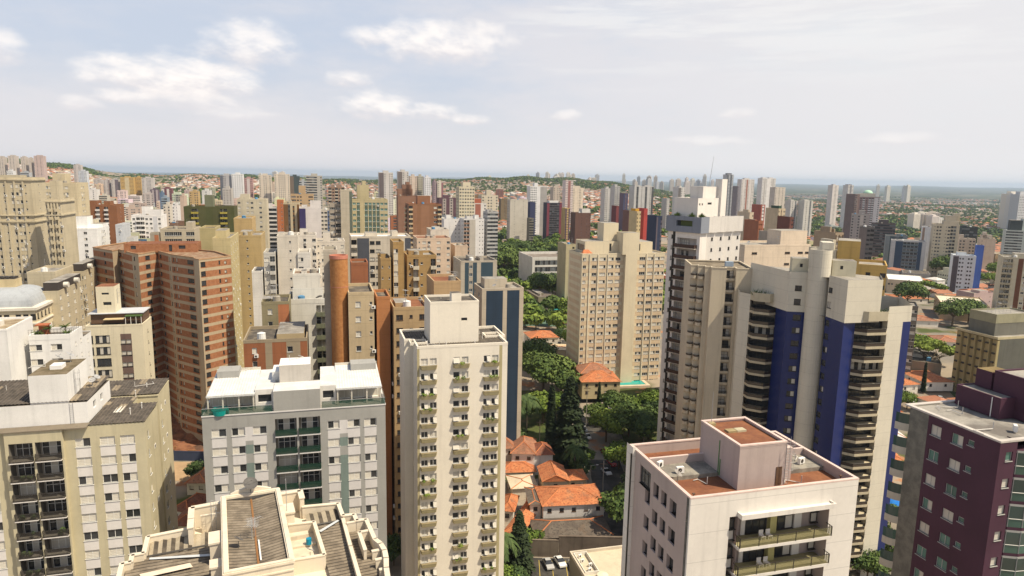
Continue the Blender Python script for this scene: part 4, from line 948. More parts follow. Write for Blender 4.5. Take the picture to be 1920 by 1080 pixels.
for i, (a, b) in enumerate(zip(zz, zz[1:])):
    L = LL(a, b); I_.run(a, b, 0, Hi, [(L - 1.2, L - .6, Hi - 2.4 - k * fi, Hi - 1.5 - k * fi, 'x') for k in range(N)] if (i % 2 == 0 and i) else [])
I_.run(zz[-1], (-3, dI + 3), 0, Hi); I_.run((-3, dI + 3), (xw, 9), 0, Hi)
cr = [(xw - .4, 9), (xw - .4, -.7), (.6, -.7)] + [(p[0] + .6, p[1]) for p in zz[1:]] + [(-2.4, dI + 3.4)]
mb = MB()
for i, (a, b) in enumerate(zip(cr, cr[1:])):
    L = LL(a, b); ops = [(L * .30, L * .76, Hi + 1.6, Hi + 3.2, '-', .8)] if i == 1 else []
    I_.run(a, b, Hi - .1, Hic, ops, mb=mb, mi=1 if (i < 3 or i % 2 == 1) else 0)
mb.poly([(*p, Hi - .1) for p in reversed(cr)], 0); mb.poly([(*p, Hic - .3) for p in cr], 3)
mb.box(xw * .62, xw * .2, .1, .3, Hi + .2, Hic - .4, 4)
I_.part('crown', mb, [IW, IG, IBK, ROOFL, paint((.08, .10, .04))])
zt = at(1296, 371, 193).z - I_.b; zt2 = at(1300, 349, 202).z - I_.b; xq = xw + .2
I_.boxpart('penthouse', xq, -2.6, 1.8, 12, Hic - .3, zt, IW, ROOFL, ph=.2, ops_r=[(.6, 1.2, zt - 2, zt - 1.4, 'g'), (1.8, 2.4, zt - 2, zt - 1.4, 'g'), (4.6, 6.6, zt - 1.8, zt - 1.2, 'g'), (.6, 1.2, zt - 6, zt - 5.4, 'g'), (1.8, 2.4, zt - 6, zt - 5.4, 'g'), (4.6, 6.6, zt - 6, zt - 5.4, 'g')])
I_.boxpart('lift_room', xq + 3, -3.4, 5, 12.5, zt - .2, zt2, IW, ROOFL, ph=.3); I_.boxpart('chimney', -4.2, -2.0, 12, 14.6, Hic - .3, zt2 + 2.2, IW, ROOFL)
mp = MB(); mp.bar((-5, 10, zt2), (-4.4, 10.6, zt2 + 8.5), .09, 0, 4, .04); I_.part('antenna', mp, [METAL])
for x, y in ((xw * .75, .3), (xw * .3, .3), (-.6, 1.2)):
    m_ = MB(); r_ = random.Random(x)
    for i in range(110):
        a_, t_ = r_.uniform(0, 2 * pi), r_.uniform(0, 1); d = Vector((cos(a_) * 1.5 * t_, sin(a_) * 1.2 * t_, 1.5 - t_)); m_.bar((x, y, Hic - .3), Vector((x, y, Hic - .3)) + d, .10, 0, 3, .01)
    I_.part('roof_plant', m_, [paint((.10, .15, .04))])
I_.finish()

# ---- J: broad beige tower
JM = paint((.66, .585, .44), dirt=.10, streak=.14); JS = paint((.60, .48, .345), dirt=.12); JL = paint((.70, .64, .52))
J_ = Bld('apartment_tower', 'broad cream tower with rows of sliding windows and a plain central shaft, in mid distance', 1092, 475, 268, mats=[JM, JS, JL], gl='d')
xj = J_.wto(1247); xs0, xs1 = J_.wto(1171), J_.wto(1193); dj = 15; Hj = J_.H - .5; fj = 3.02; N = 20; ops, pts = [], []
colsJ = [(.35, 1.7, 'g'), (4.2, 6.2, 'g'), (7.4, 10.0, 'h'), (10.9, 13.4, 'h'), (14.2, 16.4, 'h')]
cR = [(xs1 + 1.6 - xs1, 4.1), (5.2, 7.6), (8.3, 10.6), (10.9, 12.6)]
def jops(cs, x0, L):
    ops, pts = [], []
    for k in range(N):
        v1 = Hj - 1.3 - k * fj
        for a, b, *_ in cs:
            if b < L - .1: ops.append((a, b, v1 - 1.25, v1, 'gceh'))
        pts.append((.3, L - .2, v1 - fj, v1 - 1.25, 1))
    return ops, pts
o_, p_ = jops(colsJ, 0, xs0); J_.run((0, 0), (xs0, 0), 0, Hj, o_, paints=p_); J_.run((xs0, 0), (xs0, -1.4), 0, Hj + 7.0); J_.run((xs0, -1.4), (xs1, -1.4), 0, Hj + 8.6); J_.run((xs1, -1.4), (xs1, 0), 0, Hj + 7)
o_, p_ = jops(cR, 0, xj - xs1); J_.run((xs1, 0), (xj, 0), 0, Hj, o_, paints=p_); J_.run((xj, 0), (xj, dj), 0, Hj); J_.run((xj, dj), (0, dj), 0, Hj)
J_.run((0, dj), (0, 0), 0, Hj, paints=[(1.2, 13.6, Hj - 2.6 - k * fj, Hj - .9 - k * fj, 1) for k in range(N)])
for x in (3.0, 6.6, xs0 - 3.2 - 4, xs1 + 4.5, xs1 + 8):
    mb = MB(); mb.box(x, x + .35, -.28, -.003, 0, Hj); J_.part('pilaster', mb, [JL])
J_.roof(rect(0, xj, 0, dj), Hj - .1, .5, ROOFL, JM)
J_.boxpart('penthouse', 2.0, 17.0, 2.5, 13, Hj, Hj + 4.9, JM, ROOFL, ph=.1, ops_f=[(10.4, 11.3, Hj + 1.0, Hj + 4.0, 'g')], ops_l=[(2, 9.5, Hj + 1, Hj + 3.6, 'g')])
J_.boxpart('penthouse', xs1 + .4, xj - 4.5, 2.5, 13, Hj, Hj + 4.6, JM, ROOFL, ops_f=[(1.6, 2.5, Hj + 1.0, Hj + 3.8, 'g')])
J_.boxpart('lift_room', xs0 - 7.0, xs0 - .6, 5.5, 12, Hj + 4.8, Hj + 12.0, JM, ROOFL); J_.boxpart('lift_room', xs0 - 1.5, xs1 + .5, -1.39, 5, Hj - .1, Hj + 8.6, JM, ROOFL, ph=.1)
m_ = MB(); m_.quad((.3, .3, Hj + .3), (4.6, .3, Hj + .3), (3.4, 2.4, Hj + 1.7), (1.4, 2.4, Hj + 1.7)); m_.poly([(.3, .3, Hj + .3), (1.4, 2.4, Hj + 1.7), (.3, 2.4, Hj + .3)]); m_.poly([(4.6, .3, Hj + .3), (4.6, 2.4, Hj + .3), (3.4, 2.4, Hj + 1.7)]); J_.part('tiled_roof', m_, [mottled((.5, .16, .07), (.6, .22, .1), 1)])
J_.finish()

# ---- K: zig-zag brick tower
KB = mottled((.36, .15, .07), (.44, .20, .10), 1.2, .9); KC = paint((.42, .345, .25), dirt=.15, streak=.2)
K_ = Bld('apartment_tower', 'brick red tower with concrete floor bands and a stepped zigzag facade, left of centre', 318, 478, 219, yaw=15.5, mats=[KC, KB], fr='d', gl='d')
def kp(px, Z, py=490): q = K_.loc(at(px, py, Z)); return q[0], q[1]
Hk = K_.H; fk = 2.92; N = 20
pk = [kp(176, 236), kp(212, 227), kp(224, 231), kp(248, 222), kp(260, 219), kp(296, 229), kp(316, 222), kp(322, 219.5), kp(363, 213), kp(366, 210), kp(373, 208.5), kp(433, 219)]
pats = ['b2', 'conc', 'b3', 'cw', 'b4', 'b5', 'cw', 'b6', 'conc', 'conc', 'b7']
for (a, b), t in zip(zip(pk, pk[1:]), pats):
    L = LL(a, b); ops, pts = [], []
    for k in range(N):
        v1 = Hk - .9 - k * fk
        if t[0] == 'b':
            pts.append((.0 if t != 'b7' else .5, L, v1 - 1.85, v1 + .1, 1))
            if t in ('b2',): ops.append((L * .55, L * .55 + 1.3, v1 - 1.1, v1, 'g'))
            elif t == 'b3': ops += [(.3, 2.0, v1 - 1.2, v1, 'g'), (2.8, 3.7, v1 - 1.1, v1, 'h')]
            elif t == 'b4': ops += [(L * .35, L * .35 + 2.4, v1 - 1.3, v1, 'g')]
            elif t == 'b5': ops += [(L * .2, L * .2 + 1.5, v1 - 1.2, v1, 'g')]
            elif t == 'b6': ops += [(.8, 1.4, v1 - 1.2, v1, 'g'), (2.4, 3.1, v1 - 1.2, v1, 'h'), (L - 3.4, L - .3, v1 - 1.3, v1, 'gg')]
            else: ops += [(.5, 2.2, v1 - 1.4, v1 + .1, 'g'), (L * .6, L * .6 + .6, v1 - 1.2, v1 - .1, 'g'), (L * .78, L * .78 + .8, v1 - 1.3, v1 - .4, 'h')]
        elif t == 'cw': ops.append((L * .25, L * .25 + .9, v1 - 1.4, v1 - .1, 'gh'))
    K_.run(a, b, 0, Hk, ops, paints=pts)
e = (pk[-1][0] - 6.5, pk[-1][1] + 14); f0 = (pk[0][0] + 6, pk[0][1] + 18)
K_.run(pk[-1], e, 0, Hk); K_.run(e, f0, 0, Hk); K_.run(f0, pk[0], 0, Hk)
mb = MB(); mb.poly([(*p, Hk - .3) for p in pk + [e, f0]]); K_.part('roof', mb, [mottled((.26, .13, .07), (.40, .30, .2), .6)])
mb = MB(); ring(mb, pk + [e, f0], Hk - .1, Hk + .25, .3, .08); K_.part('parapet', mb, [paint((.40, .26, .16))])
a, b = kp(238, 228, 480), kp(360, 222, 480)
K_.boxpart('penthouse', a[0], b[0], a[1] - 3, a[1] + 6, Hk - .3, Hk + 2.6, KB, TERRA, ph=.1, ops_f=[(2, 3.6, Hk + .8, Hk + 2.0, 'g'), (16.5, 18.6, Hk + .8, Hk + 2.0, 'g'), (13.5, 14.5, Hk, Hk + 2.2, 'g')])
K_.finish()

# ================================================================== GENERIC TOWERS
MC = {}
def colm(c, **k):
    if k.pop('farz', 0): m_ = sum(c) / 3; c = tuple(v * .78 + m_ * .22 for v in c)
    return paint(tuple(round(v * .93 + .07 * sum(c) / 3, 3) for v in c), dirt=.14, streak=.18, joint=2.95, **k)
def tower(name, label, xl, xr, yt, Z, d=15, col=(.6, .55, .45), pat='w.w.w', side='.w.w.', fh=2.95, yaw=15.5, col2=(.5, .45, .38), col3=(.1, .1, .1), n=None, near=None, cat='building',
          top=((.3, .6, 3.2),), bal='solid', bmat=None, fr='w', gl='d', roof=None, corn=(), pil=0, ph=.7, kinds='ggch', left=None, dy=0, group=None, colb=None, wh=1.25, sill=.95, **kw):
    """apparent left/right pixels of the roof line and its near corner row; everything else in metres"""
    if xl > 1560 and yaw == 15.5 and Z < 1000: yaw = -26.0
    ya = radians(yaw)
    def ext(c):
        P = at(c, yt, Z); ex = Vector((cos(ya), sin(ya), 0)); ey = Vector((-sin(ya), cos(ya), 0)); return P, ex, ey
    def wt(P, ex, px):
        nn = Rv * FOC - Fv * (px - 960); return -(P - CAM).dot(nn) / ex.dot(nn)
    lo, hi = xl - 5, xr                                   # near left corner
    for _ in range(30):
        c = (lo + hi) / 2; P, ex, ey = ext(c); m = min(c, proj(P + ey * d)[0])
        if m > xl: hi = c
        else: lo = c
    P, ex, ey = ext(c)
    wf = wt(P, ex, xr); w2_ = wt(P + ey * d, ex, xr); w = min(wf, w2_) if w2_ > 0 else wf
    w = max(w, 3.0)
    near = (Z < 430) if near is None else near
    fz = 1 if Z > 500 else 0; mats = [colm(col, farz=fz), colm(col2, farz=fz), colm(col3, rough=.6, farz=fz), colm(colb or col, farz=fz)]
    b = Bld(name, label, P=P, yaw=yaw, cat=cat, mats=mats, inwall=not near, fr=fr, gl=gl, group=group)
    H = b.H - ph; b.H = H; N = n or int((H - 3) / fh)
    # floors that could be seen only
    kw.update(kinds=kinds, wh=wh, sill=sill)
    bm = bmat or mats[3]
    dirx = P.x
    b.facade((0, 0), (w, 0), 0, H - .3, pat, N, fh, bal, bm, **kw)
    vis_l = proj(P)[0] > proj(P + ey * d)[0]
    if not vis_l: b.facade((w, 0), (w, d), 0, H - .3, side, N, fh, bal, bm, **kw); b.run((0, d), (0, 0), 0, H)
    else: b.run((w, 0), (w, d), 0, H); b.facade((0, d), (0, 0), 0, H - .3, side, N, fh, bal, bm, **kw)
    b.run((w, d), (0, d), 0, H)
    b.roof(rect(0, w, 0, d), H - .02, ph, roof or random.choice([ROOFG, ROOFL, ROOFL, ROOFG]), mats[0])
    for t in top:
        a, e, h = t[:3]; f0 = t[3] if len(t) > 3 else .3; f1 = t[4] if len(t) > 4 else min(.95, f0 + .45)
        b.boxpart('roof_block', w * a, w * e, d * f0, d * f1, H, H + h + ph * .2, colm(t[5]) if len(t) > 5 else mats[0], ROOFL)
    b.w, b.d = w, d; b.items_done = [q for q in b.items if q[0] == 'window']; b.finish()
    for cz in corn: m_ = MB(); ring(m_, rect(0, w, 0, d), H - cz - .5, H - cz, .1, .45); m_.v = [(x, y, z - .012 * (abs(x) > 0)) for x, y, z in m_.v]; b.part('cornice', m_, [mats[0]])
    if Z < 800 and ph < 1.5 and w > 6 and roof is not ROOFW:
        rq = random.Random(int(P.x * 7 + P.y)); 
        for _ in range(rq.choice([1, 2, 3])):
            x, y = rq.uniform(.1, .85) * w, rq.uniform(.08, .3) * d
            if rq.random() < .5: obj('antenna', antenna_mesh(rq.choice([2.5, 3.5, 4.5]), rq.choice(['yagi', 'rod'])), b.root, (x, y, H), rq.random() * 6)
            else: obj('satellite_dish', dish_mesh(.6), b.root, (x, y, H), rq.random() * 6)
        m_ = MB(); x = rq.uniform(.05, .7) * w; m_.cyl(x + 1, d * .2, H, H + 1.5, .95, .85, 12); m_.cyl(x + 1, d * .2, H + 1.5, H + 1.7, .9, .3, 12); b.part('water_tank', m_, [rq.choice([ROOFW, paint((.12, .26, .42)), CONC, CONC])])
    if near and Z < 420:
        rq = random.Random(int(P.x)); 
        for it in [q for q in b.items_done if rq.random() < .10 and q[4] > 6][:24]:
            obj('ac_unit', ac_mesh(), b.root, (it[2] + .4 * cos(it[5]) + .5 * sin(it[5]), it[3] + .4 * sin(it[5]) - .5 * cos(it[5]), it[4] - .95), it[5])
    for i in range(1, pil): m_ = MB(); x = w * i / pil; m_.box(x - .3, x + .3, -.3, -.004, 0, H); b.part('pilaster', m_, [mats[0]])
    return b
T_ = tower; AT, AB, OB = 'apartment_tower', 'apartment_block', 'office_building'
cr1, cr2, wht, gry, och, brn, brk, pnk = (.52, .455, .33), (.66, .60, .46), (.70, .69, .66), (.42, .40, .37), (.52, .38, .16), (.20, .10, .055), (.42, .17, .085), (.62, .49, .37)
dk, nav, pur = (.06, .06, .07), (.03, .04, .11), (.13, .06, .07)
# ---------------- left third
T_(AT, 'big cream classical tower with cornice bands, cut by the left edge of the photo', -40, 84, 331, 256, 14, cr1, 'wn.W.n.WwWn.', '.n.', 3.0, corn=(-.9, 12.6, 15.0), pil=6, top=((.2, .7, 2),), ph=1.6, col2=(.5, .44, .3))
T_(AT, 'lower right wing of the cream classical tower, with small balconies and rooftop terrace', 84, 139, 373, 250, 15, cr1, 'WBwBw', '.', 3.0, corn=(-.5, 4.4), pil=5, top=((0, .45, 7.5, .4),), ph=1.2)
T_(AT, 'cream tower with dark window grid and tall plain end wall, behind the classical tower', 82, 165, 342, 330, 18, (.56, .48, .33), 'WWW.WW..', '.w.', 2.95, top=((.15, .55, 5),), gl='m')
T_(OB, 'cream podium block topped with white air conditioners, below the classical tower', 50, 137, 510, 205, 16, cr1, '....', '.', 3.0, top=(), ph=.8)
b = T_('white_house_block', 'white block with a curved pediment roof, right of the classical tower', 137, 204, 428, 330, 20, (.80, .79, .77), '.w.', '.w.', top=((0, .5, 6, .2), (.5, 1, 2, .5)), roof=ROOFW)
T_(AB, 'small cream block with balconies above the white curved-roof block', 160, 198, 421, 400, 18, cr2, 'B.W', '.w', roof=ROOFG, col2=brn)
T_(AT, 'chocolate brown brick tower with two stacks of white balconies', 162, 232, 384, 460, 18, (.24, .105, .05), '..B.B..', '.n.', near=True, colb=(.7, .66, .62), top=((0, .35, 3.5, .0, .6), (.5, .72, 3)), bal='solid')
T_(AT, 'bright white tower with grey loggias behind the zigzag brick tower', 246, 312, 403, 440, 16, (.80, .78, .76), 'wBBwwPw', '.n.', near=True, col2=(.6, .6, .62), top=((.3, .6, 6), (.6, .95, 4)), ph=1)
T_(OB, 'low block with dark blue upper storeys between white houses', 232, 275, 455, 320, 18, (.06, .12, .2), 'bbb', 'b', top=((.0, .5, 2.5, .3, .8, (.6, .6, .58)),), roof=ROOFG)
T_(AB, 'slim grey-blue block beside the dark blue storeys', 216, 244, 421, 340, 15, (.55, .57, .6), '.n.', '.', top=())
T_(OB, 'white shed-like block at the foot of the curved-roof block', 190, 260, 478, 300, 30, (.72, .71, .69), '....', '.', roof=ROOFW, top=())
T_(AT, 'dark olive green tower with yellow balcony panels', 344, 445, 387, 380, 16, (.085, .085, .035), 'P.BB..PP..BB.P', '.', col2=(.075, .08, .03), colb=(.36, .30, .07), top=((.42, .58, 7, .0, .5, (.16, .17, .11)),), bal='solid', roof=ROOFG)
T_(AB, 'beige office-like block with long dark ribbon windows and a round concrete stair', 300, 376, 429, 285, 16, (.48, .42, .32), '.bbbb.bb', '.', top=((.7, .9, 3),), kinds='g', roof=ROOFG)
T_('water_tower', 'round concrete stair tower with a brick side strip', 281, 304, 437, 283, 7, (.36, .32, .26), '.P', '.', col2=brk, top=(), cat='building')
T_(AT, 'mustard yellow block with a white flank, in front of the dark green tower', 374, 413, 427, 262, 14, (.44, .37, .20), '...', '.', roof=ROOFG, top=())
T_(AT, 'tall mustard slab with small windows on its end wall, right of the zigzag brick tower', 398, 447, 446, 235, 24, (.50, .42, .24), '....', 'w.w.w.w.', top=((.0, .6, 2.5),), roof=ROOFL)
T_(AT, 'plain ochre tower with thin wall joints', 447, 497, 441, 262, 20, (.43, .325, .17), '.n..', '.', top=((.0, .5, 1.5),), roof=ROOFL)
T_(AT, 'ochre lift tower block behind the plain ochre tower', 438, 479, 409, 300, 18, (.47, .34, .17), '....', '.', top=(), roof=ROOFL)
DORM = []
b = T_(AB, 'cream block with dark mansard roof and round dormers, far block of the pair', 136, 184, 509, 222, 22, cr1, 'w.w.w', 'w.w.w.w', 3.1, ph=.3, top=((0.02, .98, 2.6, .02, .98, (.06, .05, .045)),), kinds='gc')
b2 = T_(AB, 'cream block with dark mansard roof and round dormers, near block of the pair', 80, 153, 546, 196, 20, cr1, '...', 'w.w.w.w', 3.1, ph=.3, top=((0.02, .98, 2.6, .02, .98, (.06, .05, .045)),), kinds='gc')
for q in (b, b2):
    for i in range(2):
        m_ = MB(); y = q.d * (.25 + .45 * i); m_.cyl(0, 0, 0, 1.7, .85, .85, 12); R90 = [(q.w + .9 - (1.4 - v[2]) * .8, y + v[0], q.H + 1.3 + v[1]) for v in m_.v]; m_.v = R90; q.part('dormer', m_, [paint((.66, .63, .56))])
# ---------------- left/centre
T_(AT, 'tall narrow grey-white slab with a ribbed front and small windows', 519, 560, 441, 216, 12, (.62, .57, .49), '..n.', '.', top=((0, .3, 1),), roof=ROOFL)
T_(AB, 'grey block with glazed service balconies left of the ribbed slab', 494, 520, 473, 214, 12, (.55, .53, .48), 'WB', '.', gl='m', top=(), roof=ROOFL, kinds='csc')
T_(AB, 'low white windowless end block with a metal roof frame', 472, 496, 508, 212, 10, (.68, .65, .6), '.', '.', top=(), roof=ROOFL)
T_(AB, 'white block with open service windows right of the ribbed slab', 558, 582, 473, 218, 12, (.66, .63, .58), 'W.', '.n', top=(), roof=ROOFL)
T_(AB, 'white building with green floor bands and balconies stepping to a square roof tower', 540, 612, 561, 172, 12, (.68, .66, .60), '.....BB', '.', 3.0, col2=(.16, .17, .11), colb=(.17, .18, .12), ph=1.2, top=((.1, .92, 3.0, .4, .95),), roof=ROOFL, bal='solid')
T_(AB, 'square white roof tower with mossy top and one small window', 549, 600, 513, 176, 10, (.70, .67, .60), '.....', '.', 3, top=((.3, .5, .8),), roof=mottled((.16, .1, .07), (.28, .2, .14), .6), col2=(.2, .2, .13))
T_(AB, 'small olive concrete building with a sloping brick side', 490, 545, 566, 160, 10, (.26, .225, .14), '.W.PP', '.', 3, col2=brk, top=((.0, .6, .7),), roof=ROOFG)
T_(AB, 'low brick and concrete block with a stained flat roof, behind the white penthouse roofs', 456, 578, 638, 146, 14, (.33, .27, .19), 'PpP.PPW.P', '.', 3, col2=(.30, .12, .06), top=((.52, .95, 1.6, .0, .9, (.42, .33, .2)),), roof=ROOFG)
T_(AT, 'narrow pale grey concrete fin beside the round brick tower', 606, 623, 468, 152, 8, (.44, .40, .33), '.', '.', top=(), roof=ROOFL)
T_(AT, 'narrow orange brick slab right of the air-conditioned beige tower', 700, 709, 556, 153, 10, (.42, .19, .085), '.', '.', 3.35, top=(), roof=ROOFG)
T_(AT, 'beige tower with window air conditioners beside the round brick tower', 649, 701, 548, 150, 13, (.50, .40, .26), '.W.n', '.', 3.35, top=(), roof=ROOFG, kinds='gc', col2=brk)
T_(AT, 'red brick water tank block behind the round brick tower', 656, 690, 492, 176, 8, (.31, .125, .065), '...', '.', top=(), roof=ROOFG)
T_(AT, 'ochre tower banded with white floor strips, upper column rising above its left wing', 731, 757, 453, 207, 10, (.38, .25, .11), 'q.', '.', 3.45, top=(), col2=(.6, .55, .45), roof=ROOFL)
for xl, xr, yt, Z, lab, pt in ((708, 733, 484, 205, 'left wing of the white-banded ochre tower', 'n.n'), (755, 818, 478, 212, 'right wing of the white-banded ochre tower with a dark round shaft', 'nBn.B')):
    T_(AT, lab, xl, xr, yt, Z, 12, (.36, .24, .11), pt, '.', 3.45, top=((.1, .6, 1.5),), roof=ROOFL, colb=(.58, .53, .43))
T_(AT, 'grey and cream tower with charcoal vertical panels and leafy window boxes', 655, 770, 443, 245, 14, (.55, .49, .40), 'BPPWW..B.P', '.', 3.0, col2=(.075, .08, .095), colb=(.62, .56, .47), top=((.25, .45, 1.4), (.7, .8, 2)), roof=ROOFW, fr='d')
T_(AT, 'light brown tower directly behind the central off-white tower', 728, 803, 576, 152, 13, (.42, .30, .17), 'wnw', 'n.n', 3.0, top=((.1, .5, .8),), roof=TERRA, kinds='g', fr='b')
T_(AT, 'beige stair tower with red roof edge rising behind the off-white lift room', 800, 864, 527, 164, 12, (.44, .31, .18), '....', '.', 3.0, top=(), roof=TERRA)
T_(OB, 'dark blue glass office tower with planted roof terrace', 889, 982, 541, 200, 11, (.50, .44, .35), '.GGGG.GGG.', 'w.w.', 3.0, col3=(.025, .045, .075), top=((.15, .7, 2.6, .45), ), roof=ROOFL, gl='b', kinds='g')
T_(OB, 'blue-green glass office block behind the planted dark blue one', 850, 932, 489, 268, 16, (.46, .41, .34), '.GWG.GGG.', '.n.', 3.1, col3=(.045, .075, .10), top=((.3, .45, 1.6), (.6, .7, 1)), roof=ROOFG, gl='b', kinds='g')
T_(AT, 'pinkish beige tower with strips of small high windows', 774, 845, 446, 340, 16, (.60, .47, .36), 'nWw.W.w', 'w.w', 3.0, top=((.35, .6, 1),), roof=TERRA, kinds='gc')
T_(AT, 'beige windowless stair block beside the pinkish tower', 844, 877, 460, 350, 14, (.55, .44, .34), '..', '.', 3.0, top=(), roof=ROOFL)
T_(AT, 'round-cornered white tower in front of the brown brick tower', 800, 842, 430, 360, 14, (.64, .58, .50), '....', '.', 3.0, top=((.2, .6, 1.5),), roof=ROOFL)
# ---------------- centre mid
T_(AT, 'stepped red-brown brick tower with cream bands and terracotta tiled top', 760, 828, 382, 425, 18, (.25, .13, .075), 'BP.PP.WB', 'B.', near=True, col2=(.28, .15, .09), colb=(.55, .42, .27), top=((.3, .7, 5.5),), roof=mottled((.5, .16, .08), (.55, .2, .1), 1))
T_(AT, 'tall brick tower with a stepped pyramid top', 743, 782, 367, 640, 16, (.28, .135, .075), '......', '.', top=((0, .8, 7), (.25, .75, 11), (.45, .65, 13.5)))
T_(AT, 'olive and green glass tower with stepped upper storeys', 658, 727, 373, 360, 16, (.46, .40, .25), 'Wq.qqqqWW', '.', 3.0, gl='g', col2=(.10, .13, .10), top=((.15, .48, 8, .1, .6), (.3, .4, 10), (.5, .9, 1)), kinds='g', roof=ROOFG)
T_(AT, 'slim bare concrete tower left of the olive glass one', 637, 660, 356, 350, 12, (.47, .42, .33), '...G', '.', 3.0, gl='g', col3=(.12, .14, .11), top=(), roof=ROOFL)
T_(AB, 'grey brown block with loggias left of the slim concrete tower', 617, 640, 382, 352, 14, (.38, .33, .27), 'WB', 'w', 3.0, top=(), roof=ROOFG)
T_(AT, 'brown and cream striped tower behind the slim concrete one', 615, 646, 350, 640, 16, (.32, .2, .13), 'BwBwB', '.', colb=(.5, .44, .34), top=((.2, .8, 2.5),))
T_(AT, 'white tower ringed with black ribbon windows and a red brick edge', 473, 521, 388, 470, 16, (.70, .67, .64), 'bbbbbb', '.', near=True, top=((.3, .8, 2.5),), kinds='g', fr='d', ph=.3)
T_(AT, 'narrow red brick slab joined to the ribbon-windowed white tower', 519, 532, 375, 475, 10, (.46, .17, .08), '.n', 'n', near=True, top=())
T_(AT, 'cream and dark brown vertical striped tower', 531, 562, 381, 450, 15, (.50, .42, .29), 'PPd.q.P', '.', col2=(.17, .09, .04), top=((.1, .5, 2),))
T_(AT, 'white tower with purple-blue panels and thin pink floor lines', 561, 602, 389, 450, 15, (.66, .62, .60), 'PP.....', '.n', col2=(.05, .04, .12), top=((.5, 1, 5, .1, .7), (.1, .35, 2)))
T_(AB, 'pale block with round windows beside the pink-lined tower', 601, 620, 393, 500, 14, (.6, .56, .48), 'wWd', '.', col3=(.1, .14, .25), top=((.2, .6, 2),))
T_(AB, 'ivory block with flat roof and window boxes behind the ochre tower', 444, 503, 373, 420, 15, (.56, .50, .38), 'w.ww.w.', '.', top=((.1, .4, 3.5, .2, .7),), roof=ROOFL)
T_(AB, 'small ochre block with stepped roof, left of the brown pinnacle', 545, 588, 364, 600, 16, (.5, .33, .16), 'Ww.W', '.', top=((.35, .65, 8),))
T_(AB, 'white building with arched top windows, over the grey-white slab', 558, 593, 440, 285, 13, (.70, .65, .58), '.w.W', '.n', top=((.1, .5, 2.5),), roof=ROOFL)
T_(AB, 'cream-white block with rows of tiny windows behind the round brick tower', 592, 646, 452, 290, 14, (.68, .62, .54), 'nwnn.w', '.', top=((.25, .5, 4.0, .1, .6), (.7, .95, 1)), roof=ROOFL)
# ---------------- centre right of street axis
T_(AT, 'purple-brown tower with three pale vertical ribs', 819, 856, 371, 720, 16, (.13, .06, .08), '.p.p.', '.', col2=(.42, .36, .32), top=((.3, .7, 3.5),))
T_(AT, 'tall cream tower dotted with square windows, centre skyline', 855, 890, 350, 620, 16, (.66, .58, .40), 'wwwwww', 'w', top=((.3, .8, 4.5),))
T_(AT, 'white tower with a brown balcony stack, right of centre', 862, 908, 410, 510, 16, (.72, .70, .68), 'BBPP.nn', '.w', colb=(.30, .17, .10), top=((.2, .5, 2), (.6, .8, 3)))
T_(AT, 'white windowless-flanked tower beside the brown balcony stack', 826, 864, 410, 520, 16, (.74, .72, .70), '...nn', '.', top=((.2, .5, 3),))
T_(AT, 'slab with a red brick centre between white sides', 875, 912, 381, 660, 14, (.68, .65, .62), '.wPP.w', '.', col2=(.38, .12, .07), top=((.3, .7, 5, .1, .6, (.38, .12, .07)),))
T_(AT, 'grey tower of glazed balconies with a cream flank', 906, 934, 397, 520, 15, (.44, .44, .43), 'bbbb', 'w', colb=(.5, .5, .5), top=((.1, .6, 2),))
T_(AT, 'tan tower with stepped top behind the glazed balconies', 897, 934, 366, 700, 16, (.62, .54, .40), 'w.ww.w', 'n', top=((.35, .65, 6),))
T_(AT, 'tall blank cream tower with two columns of tiny windows, above the park trees', 951, 990, 374, 790, 14, (.56, .51, .42), '.n..n.', 'wn', top=((.1, .9, .8),), roof=ROOFG)
T_(AT, 'navy blue slab beside the blank cream tower', 989, 1004, 379, 820, 12, nav, '...', '.', top=())
T_(AT, 'striped dark block in front of the navy slab', 988, 1001, 409, 780, 10, (.20, .18, .14), 'bb', '.', top=())
T_(AT, 'white tower with a grey right half, on the centre-right skyline', 988, 1026, 349, 900, 16, (.72, .71, .70), 'ww.PP', '.', col2=(.36, .34, .32), top=((.3, .5, 5),))
T_(AT, 'navy tower with maroon stripes and a white edge', 1019, 1054, 380, 860, 15, (.05, .045, .07), 'PBBBBP', 'n', col2=(.2, .03, .05), colb=(.10, .09, .10), top=((.2, .8, 3, .2, .8, (.7, .7, .68)),))
T_(AT, 'mustard and purple patterned block', 1053, 1069, 390, 820, 14, (.55, .38, .12), 'dwd', '.', col3=(.12, .06, .1), top=())
T_(AT, 'chestnut brown slab with white joint lines', 1070, 1108, 399, 680, 14, (.14, .065, .045), '..n.nn', '.', near=False, top=((.45, .98, 4.5, .1, .7, (.62, .6, .56)),), kinds='c')
T_(AT, 'cream-orange tower with dotted windows on the skyline', 1064, 1094, 352, 1250, 16, (.66, .56, .42), 'ww.nw.', '.', col2=(.5, .25, .1), top=((.1, .8, 4),))
T_(AT, 'white and maroon banded tower far behind', 1055, 1075, 338, 1150, 16, (.66, .55, .52), 'wPw', '.', col2=(.3, .12, .1), top=())
T_(AT, 'small beige tower below the wooded ridge', 1032, 1051, 351, 1100, 16, (.50, .42, .34), 'w.ww', '.', top=((.2, .8, 2.5),))
T_(AT, 'grey twin-shaft tower, left one of the pair', 1127, 1146, 353, 1020, 16, (.55, .53, .50), 'ww.w', '.', top=((.4, .8, 3),))
T_(AT, 'grey twin-shaft tower, right one of the pair', 1145, 1163, 349, 980, 16, (.50, .49, .47), 'wPw', '.', col2=(.3, .3, .3), top=((.2, .7, 3),))
T_(AT, 'purple and navy striped tower', 1162, 1178, 362, 960, 14, (.14, .09, .14), 'PwP', '.', col2=(.04, .05, .12), top=())
